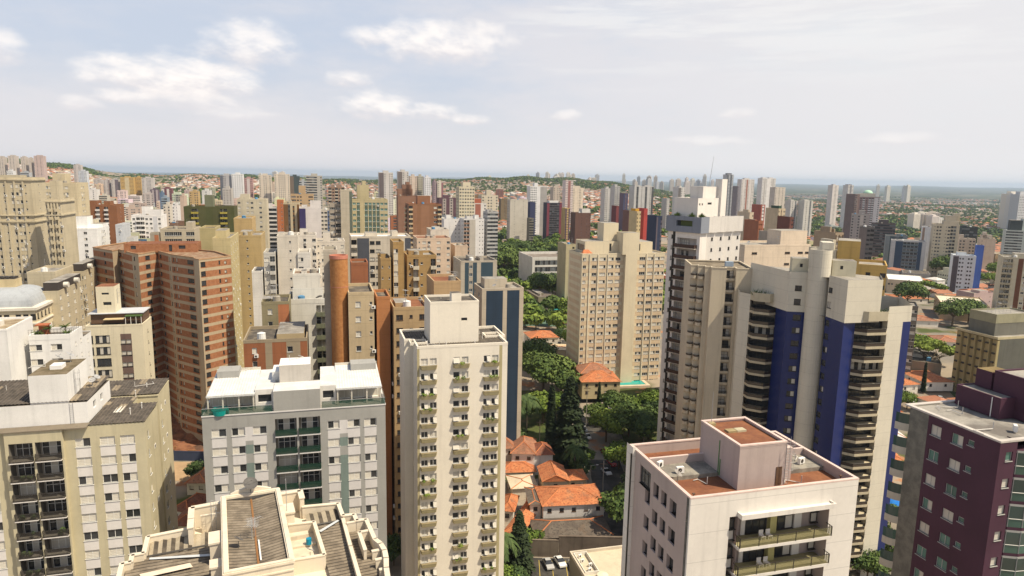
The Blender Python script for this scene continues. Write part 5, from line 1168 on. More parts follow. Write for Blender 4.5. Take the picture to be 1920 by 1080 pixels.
T_(AT, 'wide grey complex of joined towers with dark vertical stripes', 1180, 1226, 349, 1000, 18, (.50, .49, .47), '.D.w.D.wD', '.', top=((.1, .4, 2), (.6, .9, 2)))
b = T_('office_building', 'four-storey modernist office with white vertical fins and olive roof edge', 973, 1076, 482, 470, 34, (.62, .60, .56), '.bbbbbbbbbbbbbbb', '.', 4.6, near=False, top=(), roof=mottled((.20, .16, .13), (.30, .26, .22), .2), ph=1.8, n=4)
T_(AB, 'olive block with blue rooftop tank behind the broad cream tower', 1046, 1080, 458, 430, 16, (.42, .37, .24), '.w', '.', top=((0, .3, 1),), near=False)
T_(AT, 'yellow-topped crane-like tower behind the broad cream tower', 1180, 1202, 396, 520, 14, (.60, .46, .22), 'w.w', '.', top=((0, .9, 2.4, .2, .8, (.6, .33, .05)),))
T_(AT, 'scarlet slab beside the yellow-topped tower', 1201, 1208, 391, 530, 12, (.45, .04, .03), '..', '.', top=())
T_(AT, 'maroon block peeping behind the lift rooms of the cream tower', 1168, 1180, 395, 560, 12, (.2, .09, .07), 'w.', '.', top=())
T_(AT, 'navy slab tower right of the cream tower roof', 1214, 1242, 405, 460, 14, (.035, .045, .085), 'P..q', '.', col2=(.12, .1, .12), top=())
T_(AT, 'maroon cube tower on the mid skyline', 1147, 1160, 386, 700, 12, (.20, .04, .04), '..', '.', top=())
# ---------------- right of centre
T_(AT, 'pinkish white slab with small horizontal windows, behind the rounded balcony tower', 1351, 1520, 459, 232, 15, (.68, .575, .46), '.W....W.Ww', '.', 3.9, top=((.57, .98, 5.2, .1, .6), ), roof=ROOFL, kinds='g', fr='b', wh=.7, sill=1.6)
T_(AB, 'cream lift tower behind the round shaft of the blue tower', 1517, 1572, 470, 205, 12, (.62, .57, .46), '..w', '.', 3.2, top=((.55, .9, 3.5),), roof=ROOFL)
T_(AT, 'yellow ochre block with stepped parapets behind the blue striped tower', 1568, 1664, 492, 196, 14, (.55, .38, .14), 'w.n.w.W', '.', 3.4, top=((.0, .45, 6.8, .1, .8),), roof=ROOFL, kinds='g', fr='b')
T_(AT, 'brown concrete balcony block with roof tanks', 1527, 1582, 436, 330, 15, (.36, .28, .20), 'BWBWB', '.', 3.0, near=True, colb=(.42, .34, .25), top=((.1, .3, 3), (.6, .75, 2)), roof=ROOFG)
T_(AT, 'brick red tower with gridded facade', 1396, 1429, 414, 420, 15, (.32, .13, .075), 'nwnwn', '.', near=False, top=((.1, .6, 1),))
T_(AT, 'tall red tower with white central stripes', 1410, 1435, 384, 600, 14, (.42, .10, .06), '.dd.', '.', col3=(.7, .68, .66), top=())
T_(AT, 'cream stone tower with a dark green dome', 1436, 1473, 391, 520, 16, (.60, .48, .30), 'w.d.ww', '.', col3=(.3, .22, .14), top=((.4, .8, 2.5, .2, .8, (.05, .09, .06)),))
T_(AT, 'dark maroon block right of the green-domed tower', 1458, 1482, 407, 480, 14, (.15, .06, .045), '.ww', '.', top=())
T_(AT, 'beige tower with one row of windows, left of the brick tower', 1385, 1406, 398, 450, 14, (.58, .49, .37), '..w', '.', top=((.6, .9, 2),))
T_(AB, 'grey concrete shell under construction', 1423, 1458, 436, 350, 14, (.34, .30, .26), '..W..', '.', 3.0, near=False, top=(), roof=ROOFG)
for xl, xr, yt, Z, c, c2, lab, pt, tp in (
    (1356, 1376, 327, 1400, (.45, .47, .50), (.10, .11, .13), 'blue-grey high-rise with dark top, tallest on the right skyline', 'PwPw', ((.2, .8, 3, .2, .8, (.08, .08, .1)),)),
    (1383, 1415, 336, 1350, (.64, .60, .57), (.36, .14, .09), 'white high-rise with a brick red centre stripe', 'w.wPw.ww', ((.3, .7, 3),)),
    (1421, 1455, 334, 1300, (.68, .66, .64), (.42, .40, .38), 'white twin high-rise with vertical ribs', 'wPw..wPw', ((.1, .4, 2.2), (.6, .9, 2.2))),
    (1444, 1473, 351, 1200, (.55, .49, .41), (.4, .34, .28), 'beige high-rise in front of the white twin', 'w.w.w.', ((.2, .5, 1),)),
    (1472, 1496, 376, 1100, (.54, .52, .48), (.2, .22, .22), 'pale grey tower with dark stripe, left one of a matching pair', '.w.D.', ((.2, .7, 2),)),
    (1497, 1525, 376, 1090, (.54, .53, .48), (.2, .22, .22), 'pale grey tower with dark stripe, right one of a matching pair', '.w.D.', ((.2, .7, 2),)),
    (1553, 1573, 347, 1500, (.64, .59, .55), (.5, .42, .38), 'slender off-white tower standing alone on the right', '.w.', ((.3, .7, 2.5),)),
    (1581, 1601, 347, 1450, (.60, .59, .58), (.2, .2, .22), 'slender grey-white tower with a dark top', 'wPw', ((.2, .8, 2, .2, .8, (.15, .13, .13)),)),
    (1374, 1384, 349, 1150, (.22, .20, .22), (.1, .1, .1), 'thin dark tower between two high-rises', 'w.', ()),
    (1262, 1285, 351, 900, (.60, .58, .56), (.15, .14, .14), 'black and white tower left of the antenna', 'PPw.w', ((.4, .7, 2),)),
    (1241, 1256, 372, 980, (.5, .48, .46), (.3, .3, .3), 'small grey tower at the left edge of the white crown', 'w.w', ())):
    T_(AT, lab, xl, xr, yt, Z, 15, c, pt, '.', col2=c2, col3=(.2, .21, .22), top=tp)
T_(AT, 'brown tower with a light blue-grey glazed flank', 1587, 1615, 364, 1000, 18, (.19, .13, .12), 'bb.PP', '.', col2=(.15, .09, .08), top=())
b = T_(AT, 'brown and white tower crowned by a pale green dome', 1612, 1651, 369, 950, 18, (.30, .21, .20), 'wqwqqPp', '.', col2=(.62, .60, .6), top=((.0, .75, 5.5, .1, .8, (.66, .62, .52)),)); DOMB = b
T_(AT, 'pale grey brown tower with setbacks', 1597, 1631, 401, 720, 16, (.40, .35, .32), 'w.wPw.', '.', col2=(.55, .48, .42), top=((.4, .75, 4.5),))
T_(AT, 'dark grey green tower with glazed corner', 1612, 1640, 425, 440, 15, (.16, .15, .145), 'PPWb', '.', near=False, col2=(.2, .17, .16), top=())
T_(OB, 'wide dark brown office slab with ribbon windows', 1634, 1680, 418, 760, 16, (.12, .09, .085), 'bbbbbbbb', '.', top=((.3, .7, 4.5),), colb=(.3, .3, .3))
T_(OB, 'grey-green glass block behind the blue glass one', 1660, 1702, 441, 640, 16, (.25, .29, .29), '.GbG.', '.', near=False, col3=(.07, .11, .12), top=((.5, .9, 2),), kinds='g')
T_(AT, 'blue glass tower with balcony grid and white edges', 1671, 1737, 450, 600, 16, (.50, .50, .50), '.GGBBBBG.', '.w', 3.0, col3=(.025, .06, .12), colb=(.12, .17, .2), gl='b', top=((.2, .8, .8),), roof=ROOFL)
T_(AT, 'thin white slab with brown edge left of the big cream tower', 1728, 1749, 425, 640, 14, (.70, .70, .69), 'P...', '.', near=False, col2=(.36, .24, .18), top=())
T_(AT, 'big cream tower with a column of dark loggias and stepped crown', 1747, 1800, 420, 590, 18, (.60, .51, .35), 'nww.nWBB.', '.', 3.0, colb=(.5, .44, .32), top=((.38, .97, 3.4, .1, .9), (.45, .9, 8, .2, .8), (.75, 1, 10, .3, .8)), roof=ROOFL)
T_(OB, 'black glass block behind the big cream tower', 1800, 1834, 425, 700, 16, (.035, .045, .045), 'bbbb', '.', top=((.1, .4, 2),))
T_(AT, 'peach tower with few windows, right of the blue fin', 1833, 1868, 447, 610, 16, (.64, .51, .38), 'n...', '.n', 3.0, top=((.1, .8, 3.5), (.2, .45, 6)), roof=ROOFL)
T_(AB, 'low peach block with small windows, between the cream and black towers', 1795, 1830, 447, 640, 14, (.62, .50, .37), 'ww.ww', '.', top=((.0, .3, 4),), roof=ROOFL)
T_(AT, 'pale blue-grey tower with a dark grey stripe', 1783, 1831, 478, 495, 15, (.60, .64, .68), 'PPww.ww.', '.', 2.95, col2=(.09, .08, .09), top=((.2, .6, 2.5),), roof=ROOFW, kinds='g')
T_(AT, 'bright blue windowless fin on the pale blue-grey tower', 1829, 1846, 460, 495, 6, (.08, .14, .42), '.', '.', top=())
T_(OB, 'green glass office tower with curved banded front, cut by the right edge', 1881, 1960, 431, 735, 18, (.50, .55, .50), 'bbbb.bbbb', '.', 3.0, gl='g', top=((.1, .42, 11, .2, .9, (.05, .06, .06)), (.42, .6, 13, .2, .9)), kinds='gc', roof=ROOFW)
T_(AT, 'cream tower with planted brown balconies at the right edge', 1872, 1960, 481, 395, 16, (.55, .50, .38), 'BB.PwP..', '.', 3.0, colb=(.40, .35, .25), col2=(.16, .07, .04), top=((.3, .8, 2.4),), roof=ROOFL)
T_(AT, 'dark grey-brown tower tucked behind the right side of the blue striped tower', 1693, 1722, 572, 285, 12, (.17, .155, .13), 'qW', '.', 3.0, col2=(.22, .2, .17), top=(), roof=ROOFL)
# low rise, right
T_('warehouse', 'long cream hall with pale metal roof behind the blue striped tower', 1661, 1734, 523, 500, 34, (.58, .50, .38), 'w.w.ww', '.w.', 4.5, top=(), roof=ROOFW, ph=.3)
T_('warehouse', 'grey-roofed low hall in front of the blue glass tower', 1690, 1745, 511, 560, 24, (.42, .38, .34), '....', '.', 4, top=(), roof=ROOFG, ph=.3)
T_(OB, 'beige low office with grid of dark windows and gravel roof', 1753, 1856, 567, 405, 34, (.50, .39, .26), '...WWWWWW', 'w.w.', 4.6, top=(), roof=paint((.66, .60, .48)), kinds='g', fr='d')
T_('warehouse', 'stained concrete shed above the car park', 1688, 1766, 674, 296, 22, (.33, .28, .21), '....', '.', 4, top=((0, .55, 1.5, .4, .9, (.6, .58, .53)),), roof=ROOFG, ph=.3, n=1)
# U ribbed olive office
b = T_(OB, 'olive concrete office with deep vertical ribs and window air conditioners, right side', 1796, 1990, 614, 205, 14, (.085, .085, .075), '.....', 'wwwwww', 3.1, top=(), ph=.9, roof=ROOFL, kinds='g', col2=(.3, .26, .15)) if 0 else None
U_ = Bld(OB, 'olive concrete office with deep vertical ribs and a grey plant room, right side', 1876, 633, 260, mats=[paint((.11, .11, .095)), paint((.34, .29, .165), dirt=.12)], fr='d')
dU = U_.wto(1796, ax='y'); HU = U_.H - .8; nb = 6
U_.run((0, 0), (32, 0), 0, HU); U_.run((32, 0), (32, dU), 0, HU); U_.run((32, dU), (0, dU), 0, HU); U_.run((0, dU), (0, 0), 0, HU, mi=1)
acm = MB(); acm.box(0, 1.2, -.6, 0, 0, .6); acm = acm.mesh('window_ac', [FR_D])
for i in range(nb):
    y0 = dU * i / nb; m_ = MB(); m_.poly([(0, y0, 0), (0, y0 + dU / nb, 0), (-1.0, y0 + dU / nb * .12, 0)][::-1]); 
    m_.quad((0, y0 + dU / nb, 0), (-1.1, y0 + .35, 0), (-1.1, y0 + .35, HU - .4), (0, y0 + dU / nb, HU - .4)); m_.quad((-1.1, y0 + .35, 0), (-1.1, y0, 0), (-1.1, y0, HU - .4), (-1.1, y0 + .35, HU - .4)); m_.quad((-1.1, y0, 0), (-.01, y0, 0), (-.01, y0, HU - .4), (-1.1, y0, HU - .4)); U_.part('rib', m_, [U_.mats[1]])
    for k in range(9): U_.add('window_ac', acm, -.75, y0 + dU / nb * .55, HU - 2.4 - k * 3.5, -pi / 2 - .25)
U_.roof(rect(-1.2, 32, 0, dU), HU, .9, ROOFL, paint((.45, .40, .27))); zU = HU + .1
U_.boxpart('plant_room', 3.3, 24, 5.3, 16.5, HU, HU + 8.0, paint((.17, .165, .14)), ROOFL); m_ = MB(); ring(m_, rect(3.3, 24, 5.3, 16.5), HU + 5.0, HU + 8.6, .2, .1); U_.part('parapet', m_, [paint((.30, .285, .20))])
for i in range(9): obj('antenna', antenna_mesh(3 + i % 3, 'rod' if i % 2 else 'yagi'), U_.root, (4.5 + i * 1.7, 7 + (i * 3) % 8, HU + 8.0), i)
U_.finish()
# L: white block with roof terrace, M: cream block, N: domed building
L_ = Bld(AB, 'white rendered block with a roof terrace of potted palms, upper left foreground', 131, 626, 132, mats=[WH], gl='d'); Hl = L_.H
xl = L_.wto(53); 
L_.run((xl, 0), (0, 0), 0, Hl, [(xl * -1 + a, -xl + b, Hl - 3.1 - 2.85 * k, Hl - 1.9 - 2.85 * k, 'h') for a, b in ((-7.3, -4.9), (-3.4, -1.5)) for k in range(9)]); L_.run((0, 0), (0, 7), 0, Hl, [(u, u + .7, Hl - 3 - 2.85 * k, Hl - 2.2 - 2.85 * k, 'c') for u in (2.5, 5.4) for k in range(9)])
L_.run((0, 7), (0, 12), 0, Hl - 2.2, [(u, u + .7, Hl - 4 - 2.85 * k, Hl - 3.2 - 2.85 * k, 'c') for u in (2.5,) for k in range(9)]); L_.run((0, 12), (xl, 12), 0, Hl - 2); L_.run((xl, 12), (xl, 0), 0, Hl)
L_.roof([(xl, 0), (0, 0), (0, 7), (xl, 7)], Hl - 1.0, 1.0, ROOFG, WH, name='terrace'); m_ = MB(); m_.poly([(xl, 7, Hl - 2.2), (0, 7, Hl - 2.2), (0, 12, Hl - 2.2), (xl, 12, Hl - 2.2)]); L_.part('roof', m_, [ROOFG])
m_ = MB()
for i in range(14): x = xl + (0 - xl) * i / 13; m_.bar((x, .1, Hl), (x, .1, Hl + 1.0), .025)
m_.bar((xl, .1, Hl + 1), (0, .1, Hl + 1), .03); m_.bar((0, .1, Hl + 1), (0, 7, Hl + 1), .03)
for i in range(8): m_.bar((0, i, Hl), (0, i, Hl + 1), .025)
L_.part('railing', m_, [FR_D])
for i, (x, y) in enumerate(((-4.4, 3), (-2.2, 4.5), (-1.2, 2), (-6.3, 2.5))):
    m_ = MB(); r_ = random.Random(i); hh = .8 if i > 1 else 1.6; m_.bar((x, y, Hl - 1), (x, y, Hl - 1 + hh), .1, 1)
    for q in range(26): a_ = r_.uniform(0, 6.3); t_ = r_.uniform(.5, 1.3); m_.bar((x, y, Hl - 1 + hh), (x + t_ * cos(a_), y + t_ * sin(a_), Hl - 1 + hh + r_.uniform(-.4, .7)), .13, 0, 3, .02)
    L_.part('potted_palm', m_, [paint((.07, .10, .03)), FR_B])
m_ = MB(); m_.box(xl + .3, xl + 2.2, 4.2, 4.4, Hl - 1, Hl + 1.2); m_.box(xl + .2, xl + 2.4, 2.6, 4.5, Hl + 1.2, Hl + 1.4); L_.part('terrace_shelter', m_, [paint((.36, .13, .07))])
L_.finish()
L2 = Bld(AB, 'tall white windowless flank wall with a rusty flat roof, at the left edge', 12, 617, 124, mats=[WH]); H2 = L2.H; L2.run((-14, 0), (0, 0), 0, H2); L2.run((0, 0), (0, 11.5), 0, H2, [(7, 7.5, H2 - 6, H2 - 4.6, 'x'), (7, 7.5, H2 - 11, H2 - 9.6, 'x')]); L2.run((0, 11.5), (-14, 11.5), 0, H2)
L2.roof(rect(-14, 0, 0, 11.5), H2 - .4, .4, mottled((.30, .22, .13), (.48, .40, .28), .5), WH); m_ = MB(); m_.box(-4.4, -2.6, 4.5, 6.0, H2 - .4, H2 + .6); L2.part('roof_hatch', m_, [OFFW]); L2.finish()
M_ = Bld(AB, 'cream block with dark glazed loggias and a grey metal roof round a small tower', 267, 608, 166, mats=[paint((.66, .60, .46), dirt=.08), paint((.16, .11, .095))], fr='d', gl='d'); Hm = M_.H; xl = M_.wto(160)
cols_ = [(-14.0, -10.9), (-10.4, -7.3)]; L0 = -xl
ops = [(L0 + a, L0 + b, Hm - 2.4 - 2.85 * k - 1.9, Hm - 2.4 - 2.85 * k, 'gge') for a, b in cols_ for k in range(11)] + [(L0 + a, L0 + a + 1.1, Hm - 3.6 - 2.85 * k - 1.1, Hm - 3.6 - 2.85 * k, 'sc') for a in (-5.0, -3.8) for k in range(11)]
M_.run((xl, 0), (0, 0), 0, Hm, ops, paints=[(L0 - 5.0, L0 - 2.6, 0, Hm - 2.2, 1)])
M_.run((0, 0), (0, 9), 0, Hm, [(u, u + .7, Hm - 3 - 2.85 * k, Hm - 2.2 - 2.85 * k, 'ch') for u in (4.5,) for k in range(11)]); M_.run((0, 9), (xl, 9), 0, Hm); M_.run((xl, 9), (xl, 0), 0, Hm)
M_.roof(rect(xl, 0, 0, 9), Hm - .3, .4, CONC, M_.mats[0], name='terrace')
m_ = MB(); m_.box(xl + .5, -.4, 2.6, 8.8, Hm, Hm + 2.2); M_.part('penthouse', m_, [FR_B]); m_ = MB(); m_.box(xl, -.1, 2.0, 9.2, Hm + 2.4, Hm + 2.55); M_.part('metal_roof', m_, [paint((.52, .53, .55), .5)])
m_ = MB(); m_.box(-8.6, -4.2, .5, 2.5, Hm + 1.2, Hm + 1.35); M_.part('awning', m_, [paint((.52, .42, .26))]); m_ = MB(); m_.box(-3.9, -.2, .4, 2.0, Hm + 1.9, Hm + 2.1); M_.part('pergola', m_, [paint((.06, .10, .03))])
for i in range(4): m_ = MB(); m_.box(-3.8 + i * 1.15, -3.7 + i * 1.15, .45, .55, Hm, Hm + 1.9); M_.part('post', m_, [FR_W])
M_.boxpart('lift_room', -10.4, -6.4, 3.0, 8.0, Hm + 2.5, Hm + 9.0, M_.mats[0], TERRA, ops_f=[(1.2, 2.8, Hm + 7, Hm + 7.5, 'g'), (1.4, 3.2, Hm + 4.4, Hm + 5.2, 'g')]); obj('ladder', ladder_mesh(3.6), M_.root, (-6.3, 5, Hm + 4.5), pi / 2); M_.finish()
N_ = Bld('domed_building', 'cream building with a large pale dome roof, at the left edge', 66, 578, 186, mats=[paint((.66, .58, .42)), paint((.70, .66, .58))], fr='d'); Hn = N_.H
N_.run((-22, 0), (0, 0), 0, Hn, [(1.2 + i * 1.75 + (i // 4) * 1.0, 2.5 + i * 1.75 + (i // 4) * 1.0, Hn - 3.2, Hn - 1.6, 'g') for i in range(11)] + [(7, 9, Hn - 8.6, Hn - 7.0, 'g'), (17, 19, Hn - 8.6, Hn - 7.0, 'g')]); N_.run((0, 0), (0, 17), 0, Hn, [(1 + i * 2.6, 2.2 + i * 2.6, Hn - 3.2, Hn - 1.6, 'g') for i in range(6)] + [(4, 5.2, Hn - 7.5, Hn - 6, 'g'), (11, 12.2, Hn - 7.5, Hn - 6, 'g')]); N_.run((0, 17), (-22, 17), 0, Hn)
m_ = MB(); ring(m_, rect(-22, 0, 0, 17), Hn - .5, Hn + .2, 1.2, .5); ring(m_, rect(-22, 0, 0, 17), Hn - 4.4, Hn - 4.0, .2, .3); N_.part('cornice', m_, [N_.mats[1]])
m_ = MB(); m_.sm = True; n = 8; lay = [(1.2 + 5.2 * (1 - cos(t)), 5.0 * sin(t)) for t in [pi / 2 * i / n for i in range(n + 1)]]
for (a, za), (b, zb) in zip(lay, lay[1:]):
    r0 = rect(-22 + a, -a, a, 17 - a); r1 = rect(-22 + b, -b, b, 17 - b)
    for i in range(4): j = (i + 1) % 4; m_.quad((*r0[i], Hn + za), (*r0[j], Hn + za), (*r1[j], Hn + zb), (*r1[i], Hn + zb))
N_.part('dome', m_, [paint((.38, .40, .42), .5)]); N_.boxpart('roof_lantern', -15.5, -6.5, 6.3, 10.7, Hn + 4.6, Hn + 7.2, paint((.60, .50, .32)), ROOFG); m_ = MB()
for i in range(7): m_.box(-15 + i * 1.2, -14.2 + i * 1.2, 7, 10, Hn + 7.2, Hn + 7.7)
o = N_.part('roof_fans', m_, [FR_D]); o['kind'] = 'stuff'; N_.finish()
# R5: round brick tower
p = at(635, 481, 151); b_ = gz(p.x, p.y); rt = obj('round_tower', None, None, (p.x, p.y, b_)); tag(rt, 'round orange brick tower with a pink rimmed open top', 'building')
m_ = MB(); m_.sm = False; R_ = 1.95; m_.cyl(0, 0, 0, p.z - b_ - .2, R_, R_, 32, 0, True); obj('shaft', m_.mesh('shaft', [mottled((.45, .19, .065), (.54, .25, .09), 1.5)]), rt)
m_ = MB(); m_.cyl(0, 0, p.z - b_ - .4, p.z - b_ + .35, R_ + .08, R_ + .08, 32, 0, False); m_.cyl(0, 0, p.z - b_ + .35, p.z - b_ + .36, R_ + .08, R_ - .25, 32, 0, False); m_.cyl(0, 0, p.z - b_ - .15, p.z - b_ + .35, R_ - .25, R_ - .25, 32, 0, False); m_.cyl(0, 0, p.z - b_ - 6.7, p.z - b_ - 6.55, R_ + .03, R_ + .03, 32, 0, False); obj('rim', m_.mesh('rim', [paint((.50, .22, .16))]), rt)
# domes on towers
m_ = MB(); m_.sm = True; w = DOMB.w
for i in range(6):
    a, c = pi / 2 * i / 6, pi / 2 * (i + 1) / 6; m_.cyl(w * .38, DOMB.d * .45, DOMB.H + 5.8 + 4.5 * sin(a), DOMB.H + 5.8 + 4.5 * sin(c), w * .24 * cos(a), w * .24 * cos(c) + .01, 16, 0, False)
DOMB.part('dome', m_, [paint((.42, .62, .48), .5)])
# hill-top towers, far left, and a far group on the skyline
HT = [(-4, 13, 294, 'tower on the left hill, leftmost of five'), (14, 35, 292, 'tower on the left hill, second from the left edge'), (38, 53, 294, 'tower on the left hill, slim one in the middle'), (53, 63, 296, 'tower on the left hill, narrow one fourth from the left edge'), (63, 86, 292, 'pinkish tower on the left hill, rightmost of five')]
for xl, xr, yt, lab in HT: T_(AT, 'beige ribbed ' + lab if 'pink' not in lab else lab, xl, xr, yt, 1500, 18, (.52, .46, .40) if 'pink' not in lab else (.50, .38, .34), '.w.w.', '.', top=((.2, .8, 2.5),), group='towers on the left hill')
for xl, xr, yt, Z, c, c2, pt, lab in (
    (137, 155, 309, 1500, (.52, .47, .44), (.3, .25, .25), 'w.w', 'pinkish tower with stepped top above the left roofs'), (146, 166, 320, 1450, (.56, .59, .64), (.4, .43, .5), 'wPw', 'blue-white tower at the foot of the left hill'),
    (12, 30, 320, 1300, (.66, .66, .66), (.3, .3, .33), 'ww', 'white block below the hill towers'), (38, 60, 323, 1300, (.40, .42, .45), (.2, .2, .2), 'bb', 'grey-blue low block below the hill towers'),
    (175, 194, 336, 1480, (.46, .41, .38), (.3, .26, .24), 'w.w.', 'grey beige tower left of the golden pair, first'), (194, 209, 337, 1480, (.50, .45, .42), (.2, .15, .15), 'w.wP', 'grey beige tower left of the golden pair, second'), (208, 225, 336, 1480, (.48, .44, .41), (.14, .11, .13), 'w.PP', 'grey tower with dark stripe touching the golden pair'),
    (225, 253, 332, 1480, (.58, .36, .07), (.55, .45, .25), 'wwPPww', 'golden yellow tower, wider one of the pair'), (253, 267, 332, 1500, (.56, .34, .06), (.5, .4, .2), 'www', 'golden yellow tower, narrower one of the pair'),
    (265, 290, 333, 1480, (.52, .48, .46), (.4, .36, .34), 'w.ww.', 'light grey tower right of the golden pair'), (281, 299, 355, 1200, (.14, .10, .13), (.4, .33, .33), '.PwP', 'dark purple striped tower near the golden pair'), (303, 325, 353, 1150, (.20, .06, .07), (.6, .54, .5), 'PwPw', 'dark red tower with white window lines'),
    (299, 306, 361, 900, (.10, .17, .28), (.1, .1, .1), '..', 'thin blue tower rising behind the white blocks'), (302, 318, 370, 850, (.25, .32, .40), (.1, .1, .1), 'bb', 'blue-grey glazed block beside the thin blue tower'),
    (185, 206, 366, 1000, (.55, .50, .40), (.06, .10, .25), 'bbb', 'low round-cornered block with blue stripes'), (163, 187, 355, 1050, (.70, .67, .64), (.4, .3, .3), 'w.w.', 'white block with pinkish stripe left of the blue-striped one'),
    (337, 350, 367, 700, (.55, .40, .30), (.06, .09, .16), '..', 'pinkish round tower with a blue cap'), (323, 338, 385, 640, (.70, .68, .66), (.4, .4, .4), 'w.n', 'white block above the zigzag brick tower'), (306, 324, 384, 660, (.62, .56, .46), (.4, .4, .4), 'w.w', 'ivory block above the zigzag brick tower'),
    (355, 375, 359, 900, (.52, .34, .12), (.4, .3, .1), 'w.ww', 'ochre tower above the dark green tower'), (378, 397, 357, 950, (.62, .61, .59), (.4, .4, .4), '.w.', 'white stepped tower right of the ochre one'), (412, 437, 328, 1100, (.45, .43, .43), (.12, .13, .16), 'Pw.P', 'grey dark-striped tower on the left skyline'),
    (434, 457, 326, 1080, (.74, .74, .74), (.4, .4, .4), 'wwwww', 'bright white gridded tower on the left skyline'), (457, 475, 334, 1120, (.50, .28, .26), (.6, .52, .5), 'wPw', 'pink tower beside the bright white gridded one'), (417, 437, 353, 800, (.48, .44, .40), (.3, .3, .3), 'www', 'grey-beige block in front of the dark-striped tower'),
    (485, 509, 328, 1100, (.64, .55, .44), (.5, .42, .32), 'w.ww.w', 'cream high-rise, left one of the similar two'), (514, 543, 326, 1080, (.64, .55, .44), (.5, .42, .32), 'w.wwww.w', 'cream high-rise, broader right one of the similar two'), (543, 562, 330, 1100, (.05, .075, .08), (.16, .12, .09), 'PP...', 'dark teal tower on the skyline'),
    (574, 604, 329, 800, (.45, .42, .36), (.6, .5, .4), 'bbbb.w', 'tower with dark ribbon bands and black top storey'), (561, 575, 339, 900, (.42, .44, .46), (.2, .2, .2), 'b.b', 'grey tower left of the black-topped one'),
    (709, 737, 323, 900, (.60, .56, .52), (.14, .11, .11), 'PPw.ww', 'white high-rise with a black left stripe, first of three'), (744, 766, 321, 920, (.58, .54, .50), (.16, .13, .12), 'PPw.w', 'white high-rise with a black left stripe, second of three'), (766, 782, 330, 950, (.62, .50, .40), (.4, .3, .2), 'w.w', 'beige high-rise right of the black-striped ones'), (781, 794, 330, 960, (.44, .42, .33), (.3, .3, .2), 'ww', 'olive-topped high-rise, part of the centre-left group'), (793, 808, 332, 940, (.72, .72, .74), (.4, .4, .4), 'www', 'white gridded high-rise, right end of the centre-left group'),
    (810, 819, 340, 980, (.35, .25, .28), (.2, .2, .2), 'w.', 'thin mauve tower left of the cream and dark red tower'), (817, 831, 341, 980, (.62, .56, .46), (.28, .12, .14), 'w.P', 'cream tower with dark red edge')):
    T_(AT, lab, xl, xr, yt, Z, 15, c, pt, '.', col2=c2, top=((.3, .7, 3),))
# ================================================================== GROUND
def axis(lo, hi, n, p=2.4):
    out = []
    for i in range(n + 1):
        t = 2 * i / n - 1; out.append((hi if t > 0 else -lo) * (abs(t) ** p) * (1 if t > 0 else -1))
    return out
gx = axis(-30000, 30000, 150, 3.0); gy = [-2500 + 60 * i for i in range(0, 0)] + [-3000, -1500, -600, -200] + [32000 * (i / 170) ** 2.2 for i in range(171)]
mb = MB(); nx = len(gx)
mb.v = [(x, y, gz(x, y)) for y in gy for x in gx]
mb.f = [(j * nx + i, j * nx + i + 1, (j + 1) * nx + i + 1, (j + 1) * nx + i) for j in range(len(gy) - 1) for i in range(nx - 1)]; mb.m = [0] * len(mb.f); mb.sm = True
m, n, b = mk('ground_surface')
t = n.new('ShaderNodeTexCoord').outputs['Object']
sepn = n.new('ShaderNodeSeparateXYZ'); n.l.new(t, sepn.inputs[0]); X, Y, Z_ = sepn.outputs
urb = n.mix(n.ramp(n.noise(t, .045, 5), .4, .6), (.20, .18, .15, 1), (.30, .25, .19, 1)); urb = n.mix(n.ramp(n.noise(t, .021, 4), .52, .6), urb, (.075, .09, .03, 1)); urb = n.mix(n.ramp(n.noise(t, .09, 3), .58, .66), urb, (.34, .17, .09, 1))
fld = n.mix(n.ramp(n.noise(n.mapping(t, (1, 2.2, 1)), .0022, 4), .42, .56), (.035, .055, .022, 1), (.075, .09, .036, 1)); fld = n.mix(n.ramp(n.noise(n.mapping(t, (1, 1.8, 1)), .0011, 5), .46, .54), fld, (.014, .026, .013, 1)); fld = n.mix(n.ramp(n.noise(n.mapping(t, (1, 1.5, 1)), .0035, 5, .7), .56, .60), fld, (.22, .18, .15, 1))
dist = n.m('SQRT', n.m('ADD', n.m('MULTIPLY', X, X), n.m('MULTIPLY', Y, Y)))
c = n.mix(n.ramp(dist, 3600, 5200), urb, fld); n.l.new(c, b.inputs['Base Color']); b.inputs['Roughness'].default_value = .95; b.inputs['Specular IOR Level'].default_value = .1
gr = obj('ground', mb.mesh('ground', [m])); gr['kind'] = 'structure'
def struct(name, mb, mats): o = obj(name, mb.mesh(name, mats)); o['kind'] = 'structure'; return o
ASPH = mottled((.055, .052, .048), (.095, .088, .078), .25, .95, (.12, .105, .085)); PAVE = mottled((.26, .235, .19), (.34, .30, .24), .6, .95)
GRASS = mottled((.055, .085, .02), (.10, .12, .035), .35, .95, (.15, .13, .06)); DIRT = mottled((.20, .08, .04), (.32, .145, .075), .5, .95, (.13, .07, .045))
def sheet(name, poly, mat, dz=.05, sub=1):
    mb = MB(); mb.poly([(x, y, gz(x, y) + dz) for x, y in poly]); return struct(name, mb, [mat])
def strip(name, xs, ys, mat, dz):
    mb = MB()
    for a, c in zip(ys, ys[1:]): mb.quad((xs[0], a, gz(0, a) + dz), (xs[1], a, gz(0, a) + dz), (xs[1], c, gz(0, c) + dz), (xs[0], c, gz(0, c) + dz))
    return struct(name, mb, [mat])
ysr = [130 + 6 * i for i in range(34)]
strip('street', (24.6, 35.0), ysr, ASPH, .08)
